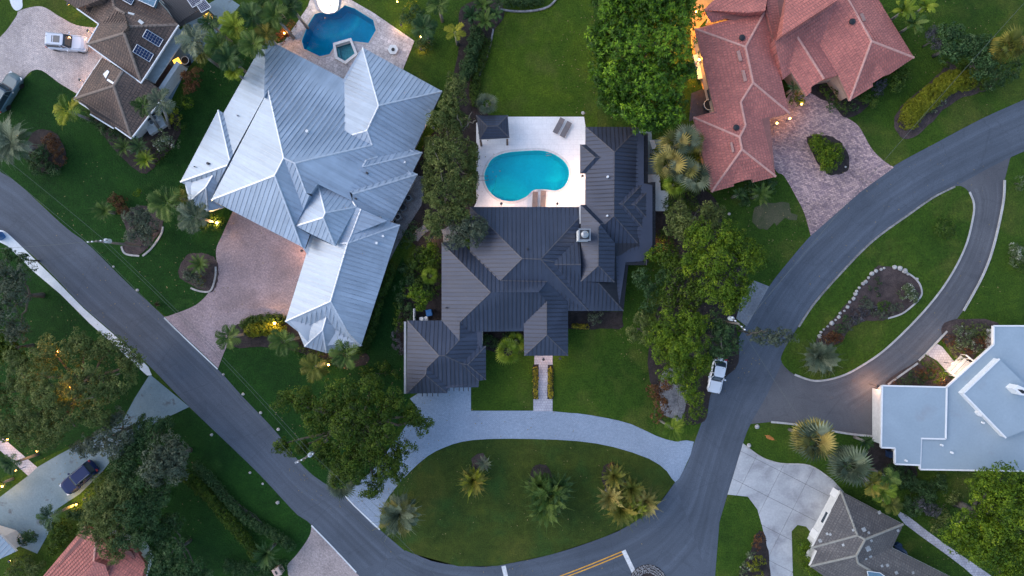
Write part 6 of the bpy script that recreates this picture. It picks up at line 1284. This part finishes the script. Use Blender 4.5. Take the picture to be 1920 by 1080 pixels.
# ------------------------------------------------------------ vehicles
def rr(x0, x1, w, r=.35, n=5, pinch=1.0, tail=1.0):
    out = []
    for cx, cy, a0, rr_ in ((x1 - r * 1.2, w / 2 * pinch - r, 0, r), (x0 + r, w / 2 * tail - r, 90, r), (x0 + r, -w / 2 * tail + r, 180, r), (x1 - r * 1.2, -w / 2 * pinch + r, 270, r)):
        for k in range(n + 1):
            a = math.radians(a0 + 90 * k / n); out.append((cx + math.cos(a) * rr_ * (1.2 if cx > 0 else 1), cy + math.sin(a) * rr_))
    return out
def car(px, py, heading, label, paint, Lc=4.7, Wc=1.85, kind='suv', sunroof=False, rails=True, hh=1.65):
    """heading: direction of the bonnet, degrees in the picture, 0 = right, 90 = up"""
    c = P(px, py, .8); t = thing('parked_car', label, 'car', (c.x, c.y, .03), None, math.radians(heading)); hl = Lc / 2; belt = .98 if kind == 'suv' else .88
    R = lambda pts, z: [Vector((x, y, z)) for x, y in pts]
    def mid(pts, k=0): return pts
    mb = MB(); rings = [R(rr(-hl + .15, hl - .2, Wc - .12, .4, 5, .94, .96), .22), R(rr(-hl, hl, Wc, .45, 5, .95, .97), .45), R(rr(-hl + .02, hl - .04, Wc, .48, 5, .94, .96), .70), R(rr(-hl + .08, hl - .25, Wc - .06, .5, 5, .92, .95), belt - .08), R(rr(-hl + .18, hl - .55, Wc - .22, .45, 5, .9, .94), belt)]
    mb.loft(rings); mb.build('body', paint, t, local=True, smooth=False)
    xf, xr = hl * .28, -hl * (.93 if kind == 'suv' else .82); rf, rb = hl * .05, -hl * (.80 if kind == 'suv' else .52)
    # greenhouse: dark glass shell, painted roof above it
    g1 = rr(xr, xf, Wc - .24, .25, 4, .9, .95); g2 = rr(rb, rf, Wc - .50, .2, 4, .92, .95)
    mb = MB(); mb.loft([R(g1, belt - .01), R([(a[0] * .35 + b[0] * .65, a[1] * .35 + b[1] * .65) for a, b in zip(g1, g2)], hh - .12), R(g2, hh - .03)]); mb.build('window_glass', glass_dark, t, local=True)
    g3 = rr(rb - .05, rf + .03, Wc - .44, .22, 4, .92, .95); mb = MB(); mb.loft([R(g3, hh - .05), R(g3, hh - .015), R(rr(rb + .08, rf - .12, Wc - .64, .2, 4, .92, .95), hh)]); mb.build('roof', paint, t, local=True)
    for s in (-1, 1):   # pillars
        for a, b in (((xf - .1, s * (Wc / 2 - .17)), (rf, s * (Wc / 2 - .26))), ((xr + .1, s * (Wc / 2 - .17)), (rb, s * (Wc / 2 - .27))), ((-.2, s * (Wc / 2 - .13)), (-.25, s * (Wc / 2 - .24)))): mb = MB(); mb.tube([(a[0], a[1], belt), (b[0], b[1], hh - .02)], .045, 5); mb.build('pillar', paint, t, local=True)
        mb = MB(); mb.box((xf - .25, s * (Wc / 2 + .06), belt + .05), (.16, .2, .14)); mb.build('side_mirror', paint, t, local=True)
        mb = MB(); mb.box((hl - .22, s * (Wc / 2 - .34), .70), (.30, .36, .12), -s * .35); mb.build('headlight', simple('headlight', (.65, .66, .68), .15) if 'headlight' not in MATS else MATS['headlight'], t, local=True)
        mb = MB(); mb.box((-hl + .12, s * (Wc / 2 - .28), .82), (.16, .34, .16), s * .3); mb.build('tail_light', simple('tail_light', (.30, .02, .02), .2) if 'tail_light' not in MATS else MATS['tail_light'], t, local=True)
        if rails: mb = MB(); mb.tube([(rb + .1, s * (Wc / 2 - .33), hh + .04), (rf - .25, s * (Wc / 2 - .33), hh + .04)], .025, 5); mb.build('roof_rail', grey_metal, t, local=True)
        for x in (hl * .62, -hl * .6):
            mb = MB(); V = []; 
            for yy in (-.12, .12):
                for k in range(14): a = 6.283 * k / 14; V.append((x + math.cos(a) * .34, s * (Wc / 2 - .14) + yy, .34 + math.sin(a) * .34 - .03))
            mb.add(V, [(k, (k + 1) % 14, 14 + (k + 1) % 14, 14 + k) for k in range(14)] + [tuple(range(14)), tuple(range(14, 28))[::-1]]); mb.build('wheel', black_m, t, local=True)
    mb = MB()   # bonnet shut lines and wiper cowl
    for y in (-Wc * .36, Wc * .36): mb.box(((xf + hl) / 2 - .1, y, belt - .005), (hl - xf - .7, .02, .03))
    mb.box((xf + .03, 0, belt + .005), (.10, Wc * .72, .03)); mb.build('cowl', black_m, t, local=True)
    if sunroof: mb = MB(); mb.box(((rb + rf) / 2 + .15, 0, hh + .004), (.95, .78, .02)); mb.build('sunroof', glass_dark, t, local=True); mb = MB(); mb.box(((rb + rf) / 2 - .15, 0, hh + .018), (.08, .80, .02)); mb.build('sunroof_bar', paint, t, local=True)
    mb = MB(); mb.tube([(rb + .15, .25, hh), (rb + .05, .25, hh + .12)], .02, 5); mb.build('antenna', black_m, t, local=True)
    return t
white_car = simple('white_car_paint', (.50, .55, .64), .3, .0, var=.02, coat=.3); white2 = simple('white_car_paint_bright', (.70, .72, .76), .25, 0, var=.02, coat=.6); teal = simple('grey_teal_car_paint', (.07, .12, .14), .3, .1, var=.03, coat=.3); navy = simple('dark_blue_car_paint', (.006, .020, .085), .4, 0, var=.03, coat=0, spec=.2)
car(125, 79, -5, 'pale silver blue car with panoramic roof parked on buff pavers', white_car, 4.7, 1.95, sunroof=True)
car(10, 172, 58, 'grey teal car with roof rails cut by the left edge of the picture', teal, 4.8, 1.95)
car(147, 896, 220, 'dark blue car parked on the worn concrete driveway', navy, 4.7, 1.9)
car(1345, 704, 258, 'white car parked at the road edge half under the dark tree', white2, 4.15, 1.75, 'sedan', rails=False, hh=1.45)

# ------------------------------------------------------------ furniture and small things
def lounger(px, py, ang, label, group, mat):
    t = thing('sun_lounger', label, 'sun lounger', (*P(px, py)[:2], .05), group, math.radians(ang))
    mb = MB(); mb.box((-.25, 0, .32), (1.3, .62, .07)); mb.build('seat', mat, t, local=True)
    mb = MB(); mb.add([(.4, -.31, .30), (.4, .31, .30), (.95, .31, .62), (.95, -.31, .62), (.4, -.31, .36), (.4, .31, .36), (.95, .31, .68), (.95, -.31, .68)], [(3, 2, 1, 0), (4, 5, 6, 7), (0, 1, 5, 4), (1, 2, 6, 5), (2, 3, 7, 6), (3, 0, 4, 7)]); mb.build('backrest', mat, t, local=True)
    for x in (-.8, .7):
        for y in (-.26, .26): mb = MB(); mb.box((x, y, .15), (.06, .06, .3)); mb.build('leg', grey_metal, t, local=True)
    for x in np.arange(-.8, .35, .2): mb = MB(); mb.box((x, 0, .362), (.15, .58, .02)); mb.build('slat', mat, t, local=True)
    return t
lg = simple('lounger_grey', (.16, .145, .15), .7); lb_ = simple('lounger_brown', (.21, .165, .15), .7)
lounger(1047, 238, 62, 'left grey sun lounger of the angled pair at the top of the pool deck', 'grey angled loungers', lg); lounger(1060, 245, 62, 'right grey sun lounger of the angled pair at the top of the pool deck', 'grey angled loungers', lg)
lounger(1003, 376, 88, 'left brownish sun lounger of the pair below the kidney pool', 'brown loungers', lb_); lounger(1018, 374, 88, 'right brownish sun lounger of the pair below the kidney pool', 'brown loungers', lb_)
t = thing('fire_pit_table', 'pale hexagonal stone table with a dark round centre on the travertine terrace', 'table', P(737, 93))
mb = MB(); mb.cyl(P(737, 93, .05), .45, .4, 6); mb.build('base', concrete_pale, t); mb = MB(); mb.cyl(P(737, 93, .45), .62, .1, 6); mb.build('table_top', concrete_pale, t); mb = MB(); mb.cyl(P(737, 93, .55), .2, .06, 12); mb.build('burner', black_m, t)
for x, y, k, lb in ((768,373,0,'round topped air conditioner highest in the row beside the silver roof'),(757,390,1,'square air conditioner in the middle of the row beside the silver roof'),(748,408,0,'dark air conditioner lowest in the row beside the silver roof')):
    t = thing('air_conditioner', lb, 'air conditioner', P(x, y), 'air conditioners beside the silver roof', 0); c = P(x, y); mb = MB(); mb.box((c.x, c.y, .45), (.85, .85, .85), .5); mb.build('cabinet', simple('ac_cabinet', (.10, .11, .12), .5) if 'ac_cabinet' not in MATS else MATS['ac_cabinet'], t); mb = MB(); mb.cyl((c.x, c.y, .87), .34, .05, 18); mb.build('fan_grille', grey_metal if k == 0 else black_m, t); mb = MB(); mb.cyl((c.x, c.y, .915), .27, .015, 18); mb.build('fan', black_m, t)
for x, y, lb in ((293,222,'left white water heater tank on the pale ledge of the brown house'),(287,231,'right white water heater tank on the pale ledge of the brown house')):
    t = thing('tank', lb, 'tank', P(x, y), 'white tanks by the brown house'); c = P(x, y, 1.0); mb = MB(); mb.cyl((c.x, c.y, .6), .32, .75, 16); mb.build('body', white_trim, t); mb = MB(); mb.cyl((c.x, c.y, 1.36), .22, .05, 12); mb.build('lid', grey_metal, t)
mb = MB(); c = P(294, 234); mb.box((c.x, c.y, .3), (2.2, 1.7, .6), .55); tag(mb.build('equipment_ledge', pale_wall), 'pale concrete ledge carrying two white tanks beside the brown house', 'ledge')
for x, y, r, lb in ((352,117,.45,'dark round tub beside the amber panel in the brown house yard'),(340,133,.42,'dark round tub with a pale rim by the garden wall'),(1327,199,.62,'round black trampoline like tub with a white rim beside the terracotta wall')):
    t = thing('round_tub', lb, 'tub', P(x, y)); c = P(x, y); mb = MB(); mb.cyl((c.x, c.y, 0), r, .7, 18); mb.build('body', black_m, t); mb = MB(); rg = [c + Vector((math.cos(a * .3142) * r, math.sin(a * .3142) * r, .72)) for a in range(21)]; mb.tube(rg, .035, 5, cap=False); mb.build('rim', white_trim, t)
for x, y, s, a, lb in ((390,32,.85,.5,'amber lit square light panel at the corner of the pergola'),(332,116,.75,.5,'amber lit square light panel beside the brown deck')):
    t = thing('amber_light', lb, 'lamp', P(x, y)); c = P(x, y, 1.6); mb = MB(); mb.box((c.x, c.y, 1.6), (s, s, .12), a); mb.build('lit_panel', lamp_amber, t); mb = MB(); mb.tube([(c.x, c.y, 0), (c.x, c.y, 1.5)], .05); mb.build('post', grey_metal, t)
t = thing('wheelie_bin', 'blue lidded bin in the service corner of the charcoal house', 'bin', P(806, 586)); c = P(806, 586); mb = MB(); mb.box((c.x, c.y, .5), (.6, .7, 1.0), .2); mb.build('body', blue_plastic, t); mb = MB(); mb.box((c.x, c.y, 1.04), (.68, .78, .08), .2, 0, .9); mb.build('lid', blue_plastic, t)
t = thing('pool_pump', 'white pool pump with round tanks beside the blue bin', 'pump', P(794, 597)); c = P(795, 597); mb = MB(); mb.cyl((c.x - .2, c.y, 0), .22, .8, 12); mb.cyl((c.x + .3, c.y + .1, 0), .18, .6, 12); mb.box((c.x, c.y - .1, .2), (1.0, .5, .35)); mb.build('body', white_trim, t)
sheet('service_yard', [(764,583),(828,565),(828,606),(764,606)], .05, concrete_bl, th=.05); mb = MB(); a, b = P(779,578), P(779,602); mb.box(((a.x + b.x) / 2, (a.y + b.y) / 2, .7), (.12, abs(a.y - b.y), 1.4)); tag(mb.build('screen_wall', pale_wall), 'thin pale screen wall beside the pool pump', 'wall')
t = thing('wheelie_bin', 'blue bin at the far left edge on the pale sidewalk', 'bin', P(4, 443)); c = P(4, 443); mb = MB(); mb.box((c.x, c.y, .5), (.7, .75, 1.0), .6); mb.build('body', blue_plastic, t); mb = MB(); mb.box((c.x, c.y, 1.04), (.78, .83, .08), .6, 0, .9); mb.build('lid', blue_plastic, t)
navyp = simple('navy_plastic', (.012, .03, .08), .4)
t = thing('kayak', 'dark blue kayak on the grass in the notch of the grey tile roof', 'kayak', P(1688, 1032)); mb = MB(); a, b = P(1676, 1022, .3), P(1702, 1040, .3); mb.tube([a, a.lerp(b, .2), a.lerp(b, .5), a.lerp(b, .8), b], [.05, .28, .34, .28, .05], 8); mb.build('hull', navyp, t); mb = MB(); mb.cyl(P(1682, 1021, .02), .34, .5, 12); mb.build('cockpit', navyp, t)
mb = MB(); c = P(1669, 849); mb.box((c.x, c.y, .5), (1.2, .7, 1.0)); tag(mb.build('storage_box', navyp), 'dark blue storage box in the corner of the flat white house', 'box')
# small white patio, bench and chairs right of the charcoal house
sheet('white_patio', [(1214,328),(1236,328),(1238,358),(1252,358),(1252,396),(1228,396),(1228,345),(1214,345)], .30, concrete_pale, th=.3); sheet('side_walk', [(1198,246),(1222,246),(1222,262),(1240,262),(1236,330),(1214,330)], .03, concrete_bl, th=.03)
sheet('dark_courtyard', [(1296,175),(1335,160),(1345,205),(1306,222),(1292,228)], .03, simple('dark_tile', (.045, .038, .045), .4, var=.3), th=.03)
t = thing('garden_bench', 'white slatted bench beside the dark side roof of the charcoal house', 'bench', P(1224, 270)); 
for k in range(4): mb = MB(); a, b = P(1219 + k * 2.2, 263, .45), P(1224 + k * 2.2, 279, .45); d = b - a; mb.box(((a.x + b.x) / 2, (a.y + b.y) / 2, .45), (d.length, .08, .05), math.atan2(d.y, d.x)); mb.build('slat', white_trim, t)
for x, y in ((1220,265),(1231,278)): mb = MB(); c = P(x, y); mb.box((c.x, c.y, .22), (.08, .08, .44)); mb.build('leg', white_trim, t)
# lit lanai under the west eave of the terracotta house
sheet('lanai_floor', [(1293,12),(1320,-8),(1345,-8),(1325,35),(1312,50),(1335,160),(1318,168),(1296,90)], .04, simple('lanai_tile', (.55, .30, .09), .5, var=.15), th=.04)  # floor colour made more orange to carry the lamp glow
t = thing('lanai_bench', 'pale bench in the yellow lit lanai at the terracotta house', 'bench', P(1308, 125)); mb = MB(); a, b = P(1302,105), P(1311,150); d = b - a; mb.box(((a.x + b.x) / 2, (a.y + b.y) / 2, .45), (d.length, .5, .12), math.atan2(d.y, d.x)); mb.build('seat', white_trim, t)
for x, y in ((1302,107),(1311,148)): mb = MB(); c = P(x, y); mb.box((c.x, c.y, .2), (.4, .1, .4)); mb.build('leg', white_trim, t)
# mailbox at the apron, bottom
t = thing('mailbox', 'pinkish stucco mailbox pillar at the top of the paver apron', 'mailbox', P(524, 1066)); c = P(525, 1066); mb = MB(); mb.box((c.x, c.y, .55), (.8, .9, 1.1), .5); mb.build('pillar', simple('mailbox_pink', (.50, .36, .30), .7), t); mb = MB(); mb.box((c.x, c.y, 1.13), (.9, 1.0, .08), .5, 0, .8); mb.build('cap', MATS['mailbox_pink'], t)
mb = MB(); mb.box((c.x - .05, c.y, 1.2), (.16, .4, .1), .5); mb.build('slot', black_m, t)
t = thing('dead_bush', 'bare brown twiggy bush by the west road at the pink driveway', 'bush', P(294, 572))
mb = MB()
for k in range(38): a = random.random() * 6.28; e = P(294 + math.cos(a) * 8 * random.random(), 570 + math.sin(a) * 8 * random.random(), random.uniform(.4, 1.1)); mb.tube([P(294, 572, 0), e], [.03, .012], 4, cap=False)
mb.build('twigs', brown_wood, t)

# ------------------------------------------------------------ power line
def wire(a, b, sag, label):
    mb = MB(); pts = [a.lerp(b, k / 10) - Vector((0, 0, sag * 4 * (k / 10) * (1 - k / 10))) for k in range(11)]; mb.tube(pts, .014, 4, cap=False)
    tag(mb.build('wire', simple('wire_metal', (.10, .115, .11), .5, .3) if 'wire_metal' not in MATS else MATS['wire_metal']), label, 'wire', 'overhead power lines')
def pole(px, py, z, ang, label, tx=0, white=True):
    c = P(px, py, z); t = thing('utility_pole', label, 'utility pole', (c.x, c.y, 0)); mb = MB(); mb.tube([(c.x, c.y, -.1), (c.x, c.y, z * .5), (c.x, c.y, z)], [.17, .14, .11], 10); mb.build('pole', weath_wood, t)
    d = Vector((math.cos(ang), math.sin(ang), 0)); mb = MB(); mb.box((c.x, c.y, z - .25), (2.1, .12, .12), ang); mb.build('crossarm', weath_wood, t)
    for k in (-.9, -.45, .45, .9): mb = MB(); q = c + d * k; mb.cyl((q.x, q.y, z - .19), .07, .2, 8); mb.build('insulator', white_trim, t)
    if tx: q = c + d * tx - Vector((0, 0, 1.2)); mb = MB(); mb.cyl((q.x, q.y, q.z), .24, .8, 14); mb.build('transformer', simple('transformer_grey', (.42, .46, .50), .5) if 'transformer_grey' not in MATS else MATS['transformer_grey'], t)
    return c, d
c1, d1 = pole(180, 452, 8.5, .1, 'utility pole with a white transformer standing on the lawn beside the west road', .75)
c2, d2 = pole(572, 859, 8.5, .5, 'utility pole with a street lamp half hidden by the big dark oak', .4)
c3, d3 = pole(1385, 607, 8.5, -.75, 'utility pole with a pair of crossarms over the east road', -.75)
t = thing('street_lamp_arm', 'short white street lamp arm over the west road beside the big dark oak', 'street lamp', (c2.x, c2.y, 0)); mb = MB(); mb.tube([c2 + Vector((0, 0, -.8)), P(557, 866, 8.0)], .05); mb.build('arm', grey_metal, t); mb = MB(); q = P(557, 866, 7.9); mb.box((q.x, q.y, q.z), (.5, .2, .1), .5); mb.build('lamp_head', grey_metal, t)
c0 = P(-300, 70, 8.5); c4 = P(1000, 1290, 8.5)
for k in (-.9, .9): wire(c0 + Vector((k, 0, 0)), c1 + d1 * k, .8, 'power line wire running along the upper side of the west road before the first pole'); wire(c1 + d1 * k, c2 + d2 * k, .9, 'power line wire between the two poles of the west road'); wire(c2 + d2 * k, c4 + Vector((k, 0, 0)), .8, 'power line wire leaving the oak side pole towards the bottom edge')
wire(c1 + d1 * .45, c2 + d2 * .45, 1.2, 'power line wire between the two poles of the west road'); wire(c1, P(-60, 470, 6), .5, 'thin service wire crossing the west road from the first pole'); wire(c3 + d3 * .5, P(1980, -60, 8), 1.0, 'long wire from the eastern pole towards the top right corner'); wire(c3, P(1560, 870, 6), .8, 'service wire crossing the east road below the eastern pole')

# ------------------------------------------------------------ lit lamps
def lamp(px, py, z, energy, label, bulb=.09, color=(1, .56, .20), post=True, cat='lamp', group=None, shape='post'):
    c = P(px, py, z); t = thing('garden_lamp', label, cat, (c.x, c.y, 0), group)
    mb = MB(); mb.cyl((c.x, c.y, z - .08), bulb, .14, 8); mb.build('bulb', lamp_warm, t)
    mb = MB(); mb.tube([(c.x, c.y, 0), (c.x, c.y, z - .1)], .03, 6); mb.build('stake', dark_trim, t)
    if bulb <= .06: mb = MB(); mb.cyl((c.x, c.y, z + .1), .16, .03, 10, 0, .1); mb.build('hood', dark_trim, t)
    l = bpy.data.lights.new('lamp_light', 'POINT'); l.energy = energy * LAMP; l.color = color; l.shadow_soft_size = .12
    lo = bpy.data.objects.new('lamp_light', l); COL.objects.link(lo); lo.parent = t; lo.location = (0, 0, z + (.25 if bulb > .06 else -.1)); return t
lamp(407, 418, 1.3, 55, 'bright warm lamp at the western entrance corner of the silver house', .14); lamp(515, 606, 1.3, 45, 'warm lamp in the yellow hedge beside the pink driveway', .13); lamp(616, 684, 1.6, 40, 'warm ground lamp between two palms under the silver garage', .11); lamp(283, 441, 1.2, 3, 'tiny warm lamp in the round bush by the west road', .05)
lamp(110, 659, 5.6, 40, 'orange lamp glowing through the upper part of the big olive tree', .14, (1, .42, .12)); lamp(134, 726, 7.4, 60, 'orange lamp glowing in the middle of the big olive tree', .16, (1, .45, .1)); lamp(70, 846, 1.6, 12, 'small path lamp right of the lit side path', .08); lamp(14, 824, 1.0, 28, 'warm lamp at the top of the side path on the left edge', .07, (1, .45, .15)); lamp(30, 882, 1.6, 16, 'pale warm lamp among palms at the left edge', .09); lamp(4, 912, 1.2, 30, 'orange lamp cut by the left edge of the picture', .12, (1, .5, .08)); lamp(158, 936, 1.2, 14, 'small pale lamp behind the dark blue car', .06); lamp(143, 946, .7, 22, 'low amber lamp under the shrubs behind the dark blue car', .07, (1, .55, .08)); lamp(18, 1052, 1.2, 6, 'faint warm lamp beside the pale blue corner roof', .05)
lamp(533, 62, 1.9, 28, 'orange lamp inside the glowing shrub left of the pool terrace', .08, (1, .42, .1)); lamp(617, 6, .9, 70, 'bright pale lamp on the ledge at the head of the deep blue pool', .1, (1, .72, .42)); lamp(789, 69, 2.2, 18, 'warm lamp among the dark palm beside the terrace', .08); lamp(752, 47, .8, 22, 'warm low lamp at the edge of the terrace', .05, (1, .5, .2)); lamp(789, 92, .5, 12, 'reddish ground lamp below the terrace palm', .05, (1, .35, .15)); lamp(745, 3, .8, 10, 'orange lamp at the top edge of the garden behind the pool', .07)
for x, y, lb in ((1457,231,'left warm wall lamp under the terracotta eave'),(1481,222,'middle warm wall lamp under the terracotta eave'),(1503,195,'right warm lamp in the terracotta courtyard hedge')): lamp(x, y, 1.0, 9, lb, .11, (1, .42, .07), group='warm lamps at the terracotta eave')
lamp(1309, 60, 2.2, 120, 'strong yellow lamp lighting the upper part of the lanai', .1, (1, .45, .06)); lamp(1311, 112, 2.0, 150, 'strong yellow lamp lighting the lower part of the lanai', .12, (1, .45, .06)); lamp(1305, 22, 2.2, 60, 'yellow lamp at the top of the lanai', .08, (1, .48, .08))
lamp(1310, 300, 1.2, 8, 'faint orange lamp behind the fan palms at the terracotta wall', .05, (1, .45, .15)); lamp(1915, 78, 2.6, 40, 'orange lamp below the palm at the right edge', .08, (1, .5, .12)); lamp(1240, 460, 1.0, 18, 'amber lamp on the sandy ground at the east corner of the charcoal house', .06, (1, .52, .12))
lamp(1786, 682, 1.6, 48, 'warm lamp at the entrance stair of the flat white house', .07, (1, .62, .34)); lamp(1772, 712, 1.2, 12, 'warm wall lamp beside the entrance stair', .05, (1, .55, .3)); lamp(1645, 724, 1.9, 60, 'warm wall lamp on the garage of the flat white house', .06, (1, .48, .25)); lamp(1045, 382, 2.2, 60, 'added warm eave light brightening the lower pool deck', .05, (1, .62, .42)); lamp(940, 382, 2.2, 40, 'added warm eave light at the left of the lower pool deck', .05, (1, .62, .42)); lamp(1092, 330, 2.2, 45, 'added warm eave light beside the right side of the kidney pool', .05, (1, .62, .42)); lamp(1019, 674, 2.2, 22, 'warm porch lamp above the front path', .05, (1, .6, .4)); lamp(1050, 672, 1.0, 5, 'warm spot lamp by the porch corner', .04, (1, .5, .25))  # the three eave lights around the pool deck are added, invented sources
lamp(810, 445, 1.2, 14, 'warm lamp on the sandy path between the houses', .05, (1, .6, .3)); lamp(165, 58, 1.8, 26, 'warm garage lamp at the buff driveway corner', .05, (1, .5, .25)); lamp(150, 150, 1.6, 16, 'warm lamp at the lower garage of the brown house', .04, (1, .5, .3)); lamp(128, 8, 1.5, 26, 'warm lamp at the entrance of the brown house', .05, (1, .5, .3)); lamp(566, 470, 1.8, 26, 'warm garage lamp over the top of the pink driveway', .04, (1, .5, .3)); lamp(813, 185 + 55, 2.0, 10, 'warm lamp among the limbs between the two houses', .05, (1, .55, .25))
